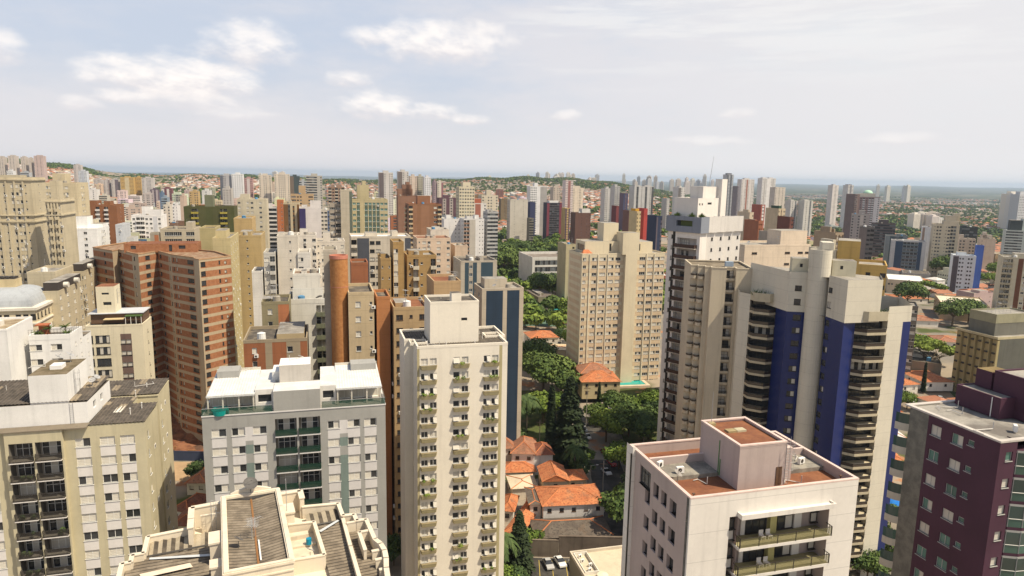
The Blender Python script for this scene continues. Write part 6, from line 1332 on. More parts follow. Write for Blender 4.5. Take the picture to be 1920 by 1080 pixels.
for xa, xb in ((21.8, 24.6), (35.0, 38.0)):
    mb = MB()
    for a, c in zip(ysr, ysr[1:]):
        za, zc = gz(0, a) + .2, gz(0, c) + .2; mb.quad((xa, a, za), (xb, a, za), (xb, c, zc), (xa, c, zc)); xk = 24.6 if xa < 22 else 35.0
        mb.quad((xk, a, za - .2), (xk, c, zc - .2), (xk, c, zc), (xk, a, za)) if xa < 22 else mb.quad((xk, c, zc - .2), (xk, a, za - .2), (xk, a, za), (xk, c, zc))
    struct('pavement', mb, [PAVE])
strip('kerb_marking', (34.7, 34.95), [150 + 6 * i for i in range(7)], paint((.55, .42, .08)), .10)
sheet('parking_lot', [(-2, 122), (21, 122), (21, 147.6), (-2, 147.6)], ASPH, .06)
for x in (7.4, 10.4, 13.6, 16.8): strip('parking_line', (x, x + .12), (139, 146.5), paint((.55, .42, .12)), .09)
sheet('lawn', [(-14, 122), (4.6, 128), (5.4, 147), (-14, 147)], GRASS, .09)
sheet('lawn', [(38, 150), (75, 150), (75, 262), (38, 262)], GRASS, .05); sheet('lawn', [(-14, 190), (21.8, 190), (21.8, 262), (-14, 262)], GRASS, .05); sheet('courtyard', [(-9, 224), (6, 224), (6, 240), (-9, 240)], mottled((.45, .32, .18), (.55, .42, .26), .5), .09)
sheet('courtyard', [(-14, 147), (21.8, 147), (21.8, 190), (-14, 190)], mottled((.30, .25, .2), (.40, .34, .27), .5), .04)
sheet('courtyard', [(40, 160), (60, 160), (58, 185), (40, 185)], mottled((.40, .33, .25), (.55, .46, .36), .3), .1)
sheet('earth_bank', [(-118, 199), (-78, 199), (-74, 238), (-118, 238)], DIRT, .08); sheet('road', [(-118, 184), (-70, 184), (-70, 197), (-118, 197)], paint((.42, .30, .19), dirt=.3), .1)
sheet('car_park', [(144, 240), (172, 240), (186, 296), (150, 296)], mottled((.36, .27, .18), (.26, .22, .18), .3), .2)
# ------------------------------------------------------------------ leaves, trees
def leafmat(c1, c2):
    m, n, b = mk('foliage'); g_ = n.new('ShaderNodeNewGeometry'); oi = n.new('ShaderNodeObjectInfo')
    t = n.new('ShaderNodeTexCoord').outputs['Object']
    f = n.m('ADD', n.m('MULTIPLY', g_.outputs['Random Per Island'], .6), n.m('ADD', n.m('MULTIPLY', n.ramp(n.noise(t, .45, 3), .4, .62), .4), n.m('MULTIPLY', n.m('SUBTRACT', oi.outputs['Random'], .5), .5)))
    n.l.new(n.mix(f, c1 + (1,), c2 + (1,)), b.inputs['Base Color']); b.inputs['Roughness'].default_value = .75; b.inputs['Specular IOR Level'].default_value = .25; return m
LM_D = leafmat((.036, .072, .018), (.12, .165, .036)); LM_B = leafmat((.06, .11, .016), (.22, .28, .045)); LM_P = leafmat((.025, .055, .016), (.09, .13, .04)); LM_C = leafmat((.014, .026, .010), (.038, .055, .018))
BARK = paint((.12, .09, .06), dirt=.4)
def leafcloud(rng, clumps, n, size, flat=.5):
    mb = MB()
    tot = sum(c[3] ** 2 for c in clumps)
    for cx, cy, cz, r, sz in clumps:
        k = int(n * r * r / tot)
        for _ in range(k):
            u = rng.uniform(-1, 1); a = rng.uniform(0, 2 * pi); q = sqrt(1 - u * u); rr = r * (rng.uniform(.55, 1.0) ** .5) * (1 + .18 * rng.uniform(-1, 1))
            d = Vector((q * cos(a), q * sin(a), u)); p = Vector((cx, cy, cz)) + Vector((d.x * rr, d.y * rr, d.z * rr * sz))
            nn = (d + Vector((rng.uniform(-1, 1), rng.uniform(-1, 1), rng.uniform(-.6, 1.2))) * .8).normalized(); t1 = nn.orthogonal().normalized(); t2 = nn.cross(t1); s = size * rng.uniform(.6, 1.35)
            a2 = rng.uniform(0, pi); t1, t2 = t1 * cos(a2) + t2 * sin(a2), t2 * cos(a2) - t1 * sin(a2)
            mb.quad(p - t1 * s - t2 * s * .5, p + t1 * s - t2 * s * .7, p + t1 * s * .8 + t2 * s * .6, p - t1 * s * .7 + t2 * s * .7)
    return mb
def trunkmesh(rng, h, r, spread, nb=6):
    mb = MB(); mb.bar((0, 0, 0), (0, 0, h * .5), r, 0, 8, r * .7)
    for i in range(nb):
        a = 2 * pi * i / nb + rng.uniform(-.3, .3); e = Vector((cos(a) * spread * rng.uniform(.5, .8), sin(a) * spread * rng.uniform(.5, .8), h * rng.uniform(.65, .85))); mid = Vector((e.x * .4, e.y * .4, h * .55)); mb.bar((0, 0, h * .42), mid, r * .5, 0, 6, r * .35); mb.bar(mid, e, r * .35, 0, 5, r * .1)
    return mb
def round_tree(seed, mat, n=2600, flat=.75):
    """unit: radius ~1 at crown, height 1.9"""
    rng = random.Random(seed); cl = [(0, 0, 1.15, .62, flat)]
    for i in range(11):
        a = rng.uniform(0, 2 * pi); r = rng.uniform(.35, .78); cl.append((r * cos(a), r * sin(a), 1.0 + rng.uniform(-.28, .5) * (1.1 - r), rng.uniform(.24, .42), rng.uniform(.6, .85)))
    return leafcloud(rng, cl, n, .052).mesh('crown', [mat]), trunkmesh(rng, 1.25, .05, .8).mesh('trunk', [BARK])
def umbrella_tree(seed, mat, n=2200):
    rng = random.Random(seed); cl = []
    for i in range(13): a = rng.uniform(0, 2 * pi); r = rng.uniform(.0, .8); cl.append((r * cos(a), r * sin(a), .95 + .22 * (1 - r) + rng.uniform(-.04, .06), rng.uniform(.22, .34), .45))
    return leafcloud(rng, cl, n, .048).mesh('crown', [mat]), trunkmesh(rng, 1.1, .045, .9, 8).mesh('trunk', [BARK])
def cone_tree(seed, mat, w, n=2600):
    """height 1"""
    rng = random.Random(seed); mb = MB()
    for _ in range(n):
        t = rng.random() ** .75; t = 1 - t; z = .08 + .92 * t; lay = .84 + .16 * cos(z * 41 + rng.uniform(-1.2, 1.2)); R = w * (1 - t) ** .8 * lay + .012; a = rng.uniform(0, 2 * pi); rr = R * rng.uniform(.55, 1.05); d = Vector((cos(a), sin(a), -.25)); p = Vector((cos(a) * rr, sin(a) * rr, z - rr * .15)); s = .022 * rng.uniform(.7, 1.4)
        sd_ = Vector((-sin(a), cos(a), rng.uniform(-.5, .5))); mb.quad(p - sd_ * s, p + d * s * 1.2 - sd_ * s * .3, p + sd_ * s, p - d * s + Vector((0, 0, s * .6)))
    tb = MB(); tb.bar((0, 0, 0), (0, 0, .9), .014, 0, 6, .004); return mb.mesh('crown', [mat]), tb.mesh('trunk', [BARK])
def palm_tree(seed, mat):
    """height 1 (trunk), fronds .5"""
    rng = random.Random(seed); mb = MB()
    for i in range(26):
        a = 2 * pi * i / 26 * 2.4 + rng.uniform(-.1, .1); up = rng.uniform(-.25, 1.1); L = rng.uniform(.38, .5); prev = Vector((0, 0, 1)); dr = Vector((cos(a), sin(a), 0)); sdv = Vector((-sin(a), cos(a), 0))
        for j in range(6):
            t = (j + 1) / 6; q = Vector((0, 0, 1)) + dr * L * t * (1 - .12 * t) + Vector((0, 0, L * (up * t - (up + .55) * t * t))); w = .055 * (1 - abs(t - .45)) 
            for sg in (-1, 1):
                for e in (0, .5):
                    p0 = prev.lerp(q, e); p1 = prev.lerp(q, e + .42); o = sdv * sg * w * 1.6 + Vector((0, 0, -w * .9)); mb.quad(p0, p1, p1 + o + (q - prev) * .35, p0 + o + (q - prev) * .35)
            prev = q
    tb = MB(); tb.bar((0, 0, 0), (.01, 0, .97), .022, 0, 7, .014); return mb.mesh('crown', [mat]), tb.mesh('trunk', [paint((.25, .21, .16))])
TM = {'r1': round_tree(1, LM_D), 'r2': round_tree(2, LM_D), 'r3': round_tree(3, LM_B), 'r4': round_tree(4, LM_B, 2200), 'r5': round_tree(9, LM_P), 'u1': umbrella_tree(5, LM_B), 'u2': umbrella_tree(6, LM_B), 'co': cone_tree(7, LM_C, .17), 'ar': cone_tree(8, LM_C, .24, 3400), 'cy': cone_tree(9, LM_C, .062, 2400), 'p1': palm_tree(1, LM_P), 'p2': palm_tree(2, LM_P)}
TN = {'r': 'broadleaf_tree', 'u': 'umbrella_tree', 'c': 'cypress_tree', 'a': 'conifer_tree', 'p': 'palm_tree'}
TREEPOS = []
def gnd(px, py):
    z = 0.0
    for _ in range(12): p = onz(px, py, z); z = gz(p.x, p.y)
    return p
def tree(kind, px, py, size, label, group=None, h=None, P=None):
    """py = pixel row of the foot; size = crown radius (round) or height (cone, palm)"""
    p = P or gnd(px, py); r = obj(TN[kind[0]], None, None, (p.x, p.y, gz(p.x, p.y)), random.uniform(0, 6.28)); tag(r, label, 'tree' if kind[0] != 'p' else 'palm tree', group)
    cr, tr = TM[kind]; sc = (size, size, size * (h or 1)); 
    for nm, me in (('crown', cr), ('trunk', tr)): o = obj(nm, me, r); o.scale = sc
    TREEPOS.append((p.x, p.y)); return r
tree('cy', 1031, 868, 25, 'tall narrow cypress beside the big dark conifer, left of the street'); tree('ar', 1066, 868, 28, 'big dark conifer towering over the street houses')
tree('p1', 1076, 897, 9.5, 'palm with arching fronds below the big dark conifer', h=1.0); tree('r5', 1090, 900, 4.2, 'small leafy tree beside the arching palm, at the street edge'); tree('r3', 1100, 870, 3.2, 'light green garden tree at the left edge of the street')
tree('r1', 1018, 735, 12.5, 'broad dark tree in front of the orange villa with pool', h=.8); tree('r2', 1052, 742, 9, 'dark tree between the broad dark tree and the villa', h=.8); tree('r3', 1018, 800, 8, 'bright green tree behind the tall cypress'); tree('r4', 1050, 790, 6.5, 'light green tree just left of the big conifer')
tree('p2', 968, 822, 11, 'palm close to the blue glass office, left one of the pair'); tree('p1', 987, 815, 13, 'taller palm right of the blue glass office foot'); tree('r5', 965, 845, 5, 'bushy tree at the foot of the palms')
tree('r3', 1136, 830, 7.6, 'round bright green tree right of the street, middle distance', h=.95); tree('r3', 1160, 880, 5.6, 'light green tree overhanging the parked red car'); tree('r4', 1188, 896, 6.2, 'light green tree right of the parked red car')
tree('r1', 1178, 830, 8.5, 'dark tree below the white tower with brown balconies'); tree('r2', 1215, 838, 8.5, 'dark tree at the corner of the white balcony tower'); tree('p2', 1206, 842, 12, 'tall dark palm in front of the white balcony tower'); tree('r1', 1150, 785, 6.5, 'dark tree in front of the villa wall'); tree('cy', 1122, 775, 12, 'small pointed cypress before the orange-roofed villa'); tree('r2', 1118, 795, 5, 'dark shrub-like tree by the utility pole')
tree('r4', 1224, 775, 6, 'feathery light green tree right of the villa'); tree('r5', 1232, 800, 6, 'tree against the foot of the white balcony tower'); tree('r3', 1180, 780, 5, 'mid green tree before the villa garden')
tree('r2', 1178, 1010, 7.5, 'tall dark tree beside the mauve block, lower right', h=1.15); tree('r1', 1190, 960, 5.5, 'dark tree behind the tall one beside the mauve block'); tree('r5', 1194, 925, 4.5, 'mid green tree on the kerb left of the mauve block')
tree('ar', 972, 1075, 15, 'dark pointed conifer at the parking lot lawn'); tree('r3', 989, 1035, 3.6, 'small round bright tree behind the pointed conifer'); tree('p1', 918, 1100, 10, 'palm at the foot of the off-white tower, left one'); tree('p2', 938, 1092, 10.5, 'palm at the foot of the off-white tower, right one'); tree('r1', 862, 1110, 5, 'dark tree at the bottom edge before the off-white tower'); tree('r2', 890, 1118, 4.5, 'dark tree beside the palms at the bottom edge'); tree('r4', 935, 1120, 4.5, 'light green tree on the lawn at the bottom edge'); tree('r5', 965, 1118, 4, 'mid green tree left of the parked silver car')
for i, (x, y, s, k) in enumerate(((905, 500, 14, 'r1'), (945, 505, 16, 'r2'), (975, 500, 13, 'r1'), (968, 468, 11, 'r2'), (930, 480, 12, 'r1'))): tree(k, x, y + 14, s, ('first from the left', 'tallest', 'rightmost', 'rearmost', 'second rearmost')[i] + ' of the dark park trees below the blank cream tower', 'park trees')
for i, (x, y, s, k) in enumerate(((1012, 548, 10, 'r1'), (1036, 545, 9, 'r5'), (1066, 545, 8, 'r2'), (1068, 520, 8, 'r1'), (1030, 606, 5, 'r1'), (1072, 604, 4, 'r5'), (1068, 650, 6, 'r4'), (1050, 640, 5, 'r5'), (1005, 690, 9, 'r1'))): tree(k, x, y + 6, s, ('dark tree %s by the turquoise pools and the finned office' % ('at the left corner', 'at the centre', 'at the right corner', 'against the cream tower', 'left of the pool', 'right of the pool', 'below the tennis court', 'beside the court fence', 'behind the villa')[i]), 'trees round the pools')
for i, (x, y, s, k) in enumerate(((1742, 690, 11, 'u1'), (1716, 668, 9, 'u2'), (1760, 680, 8, 'u1'), (1700, 572, 11, 'r1'), (1740, 560, 11, 'u1'), (1785, 605, 10, 'r2'), (1815, 600, 9, 'r1'), (1768, 515, 12, 'r1'), (1800, 520, 10, 'r2'), (1855, 545, 12, 'u2'), (1870, 520, 10, 'r3'), (1690, 630, 6, 'r4'), (1700, 762, 4.5, 'r3'), (1745, 470, 10, 'r1'), (1672, 585, 6, 'r2'))): tree(k, x, y + 6, s, ('bright wide-crowned tree above the car park', 'spreading tree behind the wide-crowned one', 'smaller spreading tree by the olive office', 'dark tree behind the blue striped tower', 'flat-crowned tree before the cream hall', 'dark tree left of the beige low office', 'dark tree under the beige low office', 'dark tree at the foot of the big cream tower', 'tree between the cream and pale blue towers', 'bright tree below the planted-balcony tower', 'bright tree right of the pale blue tower', 'small light tree among the orange roofs', 'bush by the white cars', 'tree behind the blue glass tower', 'small dark tree near the grey-brown tower')[i])
for x, y, s, lab in ((1688, 742, 13, 'left pointed cypress by the orange roofs'), (1730, 738, 13, 'right pointed cypress by the orange roofs')): tree('cy', x, y, s, lab)
for i, (x, y, s, k) in enumerate(((1630, 1000, 4.5, 'r5'), (1655, 1040, 5, 'r1'), (1640, 1070, 4, 'r3'), (1668, 980, 4, 'r4'), (1625, 1080, 4.6, 'r1'))): tree(k, x, y + 12, s, ('leafy garden tree', 'dark garden tree', 'bright garden tree', 'light garden tree', 'lowest garden tree')[i] + ' between the mauve and purple blocks')
tree('p1', 328, 790, 9, 'small palm at the foot of the zigzag brick tower'); tree('r5', 372, 905, 4, 'tree among the red roofs beside the grey block'); tree('r2', 738, 1060, 4.5, 'dark tree in the gap left of the off-white tower')
# hedges and shrubs
def hedge(label, a, b, h=1.6, w=1.4):
    rng = random.Random(len(label)); A, B2 = gnd(*a), gnd(*b); L = (B2 - A).length; cl = [(A.x + (B2.x - A.x) * i / 9, A.y + (B2.y - A.y) * i / 9, gz(A.x, A.y) + h * .55, w * .8, .7) for i in range(10)]
    mb = leafcloud(rng, cl, 1500, .16); o = obj('hedge', mb.mesh('hedge', [LM_B])); tag(o, label, 'hedge')
hedge('clipped green hedge behind the low garden roof', (948, 905), (985, 900), 2.2, 2); hedge('long hedge in front of the courtyard terrace', (950, 842), (1030, 838)); hedge('hedge along the foot of the white balcony tower', (1238, 842), (1290, 838))
# ------------------------------------------------------------------ houses
def tilemat(c1, c2):
    m, n, b = mk('roof_tiles'); t = n.new('ShaderNodeTexCoord').outputs['Object']
    c = n.mix(n.ramp(n.noise(t, .5, 5, .65), .35, .65), c1 + (1,), c2 + (1,)); c = n.mix(n.ramp(n.noise(t, 2.2, 3), .5, .7), c, tuple(v * .5 for v in c1) + (1,)); c = n.mix(n.m('MULTIPLY', n.ramp(n.noise(t, .3, 5, .7), .5, .66), .6), c, (.16, .11, .075, 1))
    w = n.new('ShaderNodeTexWave', wave_type='BANDS', bands_direction='X'); n.l.new(t, w.inputs[0]); w.inputs['Scale'].default_value = 1.1; w.inputs['Distortion'].default_value = .3
    w2 = n.new('ShaderNodeTexWave', wave_type='BANDS', bands_direction='Y'); n.l.new(t, w2.inputs[0]); w2.inputs['Scale'].default_value = .8
    c = n.mix(n.m('MULTIPLY', w.outputs['Fac'], .28), c, tuple(v * .45 for v in c1) + (1,)); n.l.new(c, b.inputs['Base Color'])
    bn = n.new('ShaderNodeBump'); bn.inputs['Strength'].default_value = .6; bn.inputs['Distance'].default_value = .08; n.l.new(n.m('ADD', w.outputs['Fac'], n.m('MULTIPLY', w2.outputs['Fac'], .5)), bn.inputs['Height']); n.l.new(bn.outputs[0], b.inputs['Normal']); b.inputs['Roughness'].default_value = .9; return m
TL_O = tilemat((.46, .145, .055), (.56, .22, .09)); TL_R = tilemat((.30, .13, .075), (.40, .19, .11)); TL_G = tilemat((.10, .08, .065), (.15, .125, .10)); TL_D = tilemat((.22, .075, .04), (.30, .11, .06)); RIDGE = paint((.50, .20, .10))
HOUSES = []
def house(label, fl, fr, dep, he=6.5, rise=1.8, tiles=None, wall=(.68, .64, .57), hip=True, wins=4, name='house', ov=.5, floors=2, group=None):
    tiles = tiles or TL_O; P = None
    zg = gz(*gnd(*fl)[:2]); a, b = onz(*fl, zg + he), onz(*fr, zg + he); yw = degrees(atan2(b.y - a.y, b.x - a.x)); w = hypot(b.x - a.x, b.y - a.y)
    B = Bld(name, label, P=Vector((a.x, a.y, zg + he)), yaw=yw, cat='house', mats=[paint(wall, dirt=.15, streak=.2)], fr='b', gl='d', group=group, base=zg - .3); H = B.H
    ops = [((i + .5) * w / wins - .55, (i + .5) * w / wins + .55, H - 2.0 - 2.9 * f, H - .9 - 2.9 * f, 'ggc') for i in range(wins) for f in range(floors)] if wins else []
    B.run((0, 0), (w, 0), 0, H, ops); B.run((w, 0), (w, dep), 0, H, [(dep * .3, dep * .3 + 1.2, H - 2.2, H - 1, 'g'), (dep * .65, dep * .65 + 1.2, H - 2.2, H - 1, 'g')]); B.run((w, dep), (0, dep), 0, H); B.run((0, dep), (0, 0), 0, H, [(dep * .4, dep * .4 + 1.2, H - 2.2, H - 1, 'g')])
    m_ = MB(); x0, x1, y0, y1 = -ov, w + ov, -ov, dep + ov; k = min(w, dep) / 2 + ov
    if w >= dep: r0, r1 = (x0 + (k if hip else 0), (y0 + y1) / 2), (x1 - (k if hip else 0), (y0 + y1) / 2)
    else: r0, r1 = ((x0 + x1) / 2, y0 + (k if hip else 0)), ((x0 + x1) / 2, y1 - (k if hip else 0))
    z0, z1 = H - .02, H + rise; c = [(x0, y0, z0), (x1, y0, z0), (x1, y1, z0), (x0, y1, z0)]; R_0, R_1 = (*r0, z1), (*r1, z1)
    if w >= dep: m_.poly([c[0], c[1], R_1, R_0]); m_.poly([c[2], c[3], R_0, R_1]); m_.poly([c[1], c[2], R_1]); m_.poly([c[3], c[0], R_0]); hips = [(c[0], R_0), (c[3], R_0), (c[1], R_1), (c[2], R_1), (R_0, R_1)]
    else: m_.poly([c[0], c[1], R_0]); m_.poly([c[1], c[2], R_1, R_0]); m_.poly([c[2], c[3], R_1]); m_.poly([c[3], c[0], R_0, R_1]); hips = [(c[0], R_0), (c[1], R_0), (c[2], R_1), (c[3], R_1), (R_0, R_1)]
    m_.poly(list(reversed(c)), 2)
    for p, q in hips: m_.bar(Vector(p) + Vector((0, 0, .03)), Vector(q) + Vector((0, 0, .03)), .14, 1)
    B.part('roof', m_, [tiles, RIDGE, B.mats[0]]); B.w, B.d = w, dep; B.finish(); return B
Zh = lambda x, y: (940 + x / 3.6, 780 + y / 3.6)
h2 = house('white two-storey house with bright orange hipped roof at the street corner', Zh(285, 605), Zh(695, 585), 10.5, 6.6, 2.0, TL_O, (.62, .60, .58), wins=5)
house('white flat-roofed annex left of the bright orange roof', Zh(195, 592), Zh(268, 590), 9, 6.3, .1, TL_G, (.66, .62, .56), wins=1, floors=1)
house('low house with dark fibre roof and orange ridge lines, behind the parking wall', Zh(240, 822), Zh(740, 795), 8.5, 3.4, 1.8, TL_G, (.42, .38, .33), wins=3, floors=1)
house('cream house with an orange gabled roof and round window', Zh(285, 440), Zh(450, 435), 9, 6.4, 1.8, TL_O, (.58, .50, .38), wins=1, hip=False); house('lower side wing with orange roof next to the round-window house', Zh(455, 430), Zh(575, 425), 6, 5.4, 1.2, TL_O, (.48, .40, .28), wins=2, floors=1)
h4 = house('white two-storey villa with brown tiled hipped roofs', Zh(70, 250), Zh(225, 255), 11, 7, 2.4, TL_R, (.72, .70, .67), wins=2, floors=1); house('gabled corner wing of the brown-tiled villa', Zh(225, 262), Zh(348, 258), 7.5, 6.5, 2.0, TL_D, (.72, .70, .67), wins=0, hip=True)
house('lower front wing with orange roof below the brown-tiled villa', Zh(0, 380), Zh(228, 372), 6.5, 3.4, 1.6, TL_O, (.66, .62, .55), wins=3, floors=1); house('rear wing of the brown-tiled villa with hipped roof', Zh(-30, 220), Zh(90, 215), 9, 7.2, 2.4, TL_R, (.70, .66, .6), wins=2, floors=1)
house('carport with pale corrugated roof beside the hedge', Zh(75, 488), Zh(240, 478), 8, 3.2, .4, paint((.60, .52, .40), dirt=.2), (.62, .56, .47), wins=0); house('orange roof of a low house at the foot of the off-white tower', (944, 1000), (972, 1006), 17, 3.3, 1.6, TL_O, wins=1, floors=1); house('small orange roof left of the flat-roofed annex', (940, 956), (962, 958), 8, 3.3, 1.4, TL_O, wins=1, floors=1)
house('orange-roofed villa with cream walls and turquoise pool, before the broad cream tower', (1092, 716), (1163, 715), 13, 6.5, 2.4, TL_O, (.52, .44, .28), wins=4); house('rear wing with mottled orange tiles behind the villa', (1090, 700), (1146, 698), 10, 6.8, 2.6, TL_R, (.52, .44, .28), wins=2)
house('white villa with orange roof between the glass office and the cream tower', (996, 634), (1046, 632), 12, 6, 2.0, TL_O, (.7, .66, .58), wins=3, floors=1); house('flat cream annex with terrace right of the white villa', (1030, 655), (1074, 656), 10, 4, .2, paint((.62, .52, .36)), (.62, .52, .38), wins=2, floors=1)
for i, (a, b, d, t) in enumerate((((322, 955), (352, 960), 9, TL_D), ((322, 985), (362, 985), 10, TL_D), ((350, 905), (385, 905), 9, TL_R), ((1640, 770), (1690, 772), 12, TL_O), ((1690, 722), (1722, 720), 14, TL_O), ((1732, 716), (1788, 716), 16, TL_O), ((1642, 858), (1690, 862), 12, TL_O), ((1640, 905), (1672, 905), 14, paint((.62, .58, .55))), ((1655, 820), (1700, 822), 10, paint((.58, .56, .54))), ((1700, 640), (1762, 640), 14, TL_O), ((1690, 600), (1760, 602), 16, TL_R), ((1760, 640), (1800, 642), 12, TL_R), ((1690, 470 + 90), (1740, 560), 16, TL_O))):
    house(('dark red roofed house between the cream and grey blocks', 'lower dark red roof near the bottom left gap', 'small red roof behind a tree beside the grey block', 'orange roof right of the blue striped tower, upper', 'orange roof by the left cypress', 'wide orange roof by the right cypress', 'orange roof above the blue tarpaulin', 'pale flat roof left of the blue tarpaulin', 'pale shed roof beside the purple block', 'orange roof above the wide-crowned tree', 'brownish roof behind the spreading trees', 'brown roof left of the olive office', 'orange roof beside the cream hall')[i], a, b, d, 3.6, 1.6, t, wins=2, floors=1)
# low white building with plant on its roof, bottom
lw = Bld('low_building', 'low building with ribbed pale flat roof and rooftop plant, beside the parked cars', P=onz(1083, 1060, 8.5), yaw=14, mats=[paint((.30, .26, .20)), OFFW], base=0); Hw = lw.H
lw.run((0, -12), (19, -12), 0, Hw); lw.run((19, -12), (19, 5), 0, Hw); lw.run((19, 5), (0, 5), 0, Hw); lw.run((0, 5), (0, -12), 0, Hw)
mb = MB(); mb.poly([(*p, Hw - .3) for p in rect(0, 19, -12, 5)]); lw.part('roof', mb, [paint((.55, .48, .37), dirt=.2, joint=0)]); mb = MB(); ring(mb, rect(0, 19, -12, 5), Hw - .4, Hw + .3, .35, .05); lw.part('parapet', mb, [paint((.55, .49, .40))])
for x, y in ((1.2, 1), (2.3, -.8), (1.6, -2.4), (1.3, 2.8)): obj('ac_unit', ac_mesh(), lw.root, (x, y, Hw - .3), .4)
mb = MB(); mb.cyl(3.6, -5, Hw - .3, Hw + .5, 1.1, 1.1, 18); mb.cyl(3.6, -5, Hw + .5, Hw + .7, 1.15, .2, 18); lw.part('water_tank', mb, [paint((.72, .64, .50))]); mb = MB(); ring(mb, rect(.4, 3.4, -3.5, 4), Hw - .3, Hw + .5, .15, 0); lw.part('plant_screen', mb, [OFFW]); lw.finish()
# walls, fence, shed, tarp, pools
def wallobj(name, label, cat, x0, x1, y0, y1, h, mat, yaw=0, z=None):
    mb = MB(); z = gz((x0 + x1) / 2, (y0 + y1) / 2) if z is None else z; mb.box(x0, x1, y0, y1, z - .2, z + h); mb.box(x0 - .05, x1 + .05, y0 - .05, y1 + .05, z + h, z + h + .12); o = obj(name, mb.mesh(name, [mat])); tag(o, label, cat); return o
wallobj('boundary_wall', 'dark stained wall behind the parked cars', 'wall', -4, 12, 148, 148.4, 4.2, paint((.20, .165, .13), dirt=.4, streak=.4)); wallobj('boundary_wall', 'taller dark wall section right of the parked cars', 'wall', 12.1, 27, 148.1, 148.6, 5.2, paint((.16, .13, .105), dirt=.4, streak=.4)); wallobj('boundary_wall', 'cream garden wall below the white corner house', 'wall', 2, 12, 159, 159.4, 2.4, paint((.42, .36, .28), dirt=.3))
wallobj('site_fence', 'dark blue hoarding along the construction pit', 'fence', -116, -76, 198, 198.2, 3.0, paint((.05, .065, .11))); 
mb = MB(); mb.box(-118, -108, 228, 235, 0, 8, 1); mb.quad((-119, 227, 8.2), (-107, 227, 8.2), (-107, 236, 9.0), (-119, 236, 9.0), 0); mb.quad((-119, 227, 8.1), (-119, 236, 8.9), (-107, 236, 8.9), (-107, 227, 8.1), 0); o = obj('site_shed', mb.mesh('site_shed', [paint((.36, .40, .44), .5), paint((.14, .10, .07))])); tag(o, 'shed with blue-grey metal roof above the construction pit', 'shed')
mb = MB()
for i in range(12):
    for j in range(8):
        f = lambda a, c: (-116 + a * 2.9, 202 + c * 3.6, 5.6 * sstep(2, 7, c) + 1.1 * sin(a * 1.9) * cos(c * 1.7) * (1 if c < 7 else .3) + .2); mb.quad(f(i, j), f(i + 1, j), f(i + 1, j + 1), f(i, j + 1))
o = struct('earth_mound', mb, [DIRT])
rb_ = random.Random(3)
for i in range(7):
    x, y = -114 + i * 3.4, 200 + rb_.uniform(0, 7); mb = MB(); mb.box(x, x + rb_.uniform(2, 5), y, y + .3, 1.6, 1.9); mb.box(x + .4, x + .6, y, y + .3, 0, 1.6); mb.box(x + 1.5, x + 1.7, y, y + .3, 0, 1.6); tag(obj('timber_trestle', mb.mesh('timber_trestle', [paint((.36, .2, .1))])), 'timber trestle in the red earth construction pit', 'trestle', 'timber trestles in the construction pit')
POOLM = paint((.02, .33, .30), .12, .15, 0, .6)
def pool(px, py, w, d, yaw, label):
    p = gnd(px, py); r = obj('swimming_pool', None, None, (p.x, p.y, gz(p.x, p.y)), radians(yaw)); tag(r, label, 'pool'); mb = MB(); mb.box(-w / 2, w / 2, -d / 2, d / 2, -.3, .35); obj('water', mb.mesh('water', [POOLM]), r); mb = MB(); ring(mb, rect(-w / 2, w / 2, -d / 2, d / 2), .0, .5, -1.2, 2.2 * 0); mb = MB(); o_, i_ = inset(rect(-w / 2, w / 2, -d / 2, d / 2), -1.4), rect(-w / 2, w / 2, -d / 2, d / 2)
    for a in range(4): c = (a + 1) % 4; mb.quad((*o_[a], .45), (*o_[c], .45), (*i_[c], .45), (*i_[a], .45)); mb.quad((*o_[a], -.5), (*o_[c], -.5), (*o_[c], .45), (*o_[a], .45))
    obj('pool_edge', mb.mesh('pool_edge', [paint((.60, .50, .38))]), r)
pool(1058, 574, 26, 30, 15, 'large turquoise swimming pool behind the cream tower'); pool(1181, 718, 11, 8, 10, 'turquoise pool beside the orange-roofed villa'); pool(938, 519, 14, 16, 15, 'turquoise pool in a courtyard left of the finned office')
pc = gnd(1068, 598); 
for x, y, w, d, m_, nm in ((1060, 602, 22, 16, paint((.36, .12, .06)), 'tennis_court'), (1010, 605, 24, 18, paint((.10, .16, .12)), 'tennis_court')):
    p = gnd(x, y); mb = MB(); z = gz(p.x, p.y) + .12; mb.quad((p.x - w / 2, p.y - d / 2, z), (p.x + w / 2, p.y - d / 2, z), (p.x + w / 2, p.y + d / 2, z), (p.x - w / 2, p.y + d / 2, z)); o = obj(nm, mb.mesh(nm, [m_])); o['kind'] = 'structure'
T_('club_building', 'olive flat-roofed low building left of the turquoise pool', 984, 1046, 557, 425, 30, (.20, .18, .12), '.W...W', '.', 5, n=1, near=False, top=((.2, .5, 1),), roof=mottled((.15, .12, .10), (.22, .18, .15), .3), ph=.3)
pp = onz(1666, 930, 3.0); mb = MB(); rr_ = random.Random(5)
P5 = [[Vector((pp.x + (i - 2.5) * 1.9, pp.y + (j - 2.5) * 2.6, 3.0 + rr_.uniform(-.5, .5))) for i in range(6)] for j in range(6)]
for j in range(5):
    for i in range(5): mb.quad(P5[j][i], P5[j][i + 1], P5[j + 1][i + 1], P5[j + 1][i])
for i, j in ((0, 0), (5, 0), (0, 5), (5, 5)): mb.bar(P5[j][i], (P5[j][i].x, P5[j][i].y, 0), .06)
tag(obj('tarpaulin', mb.mesh('tarpaulin', [paint((.01, .16, .48), .5)])), 'bright blue tarpaulin canopy beside the purple block', 'tarpaulin')
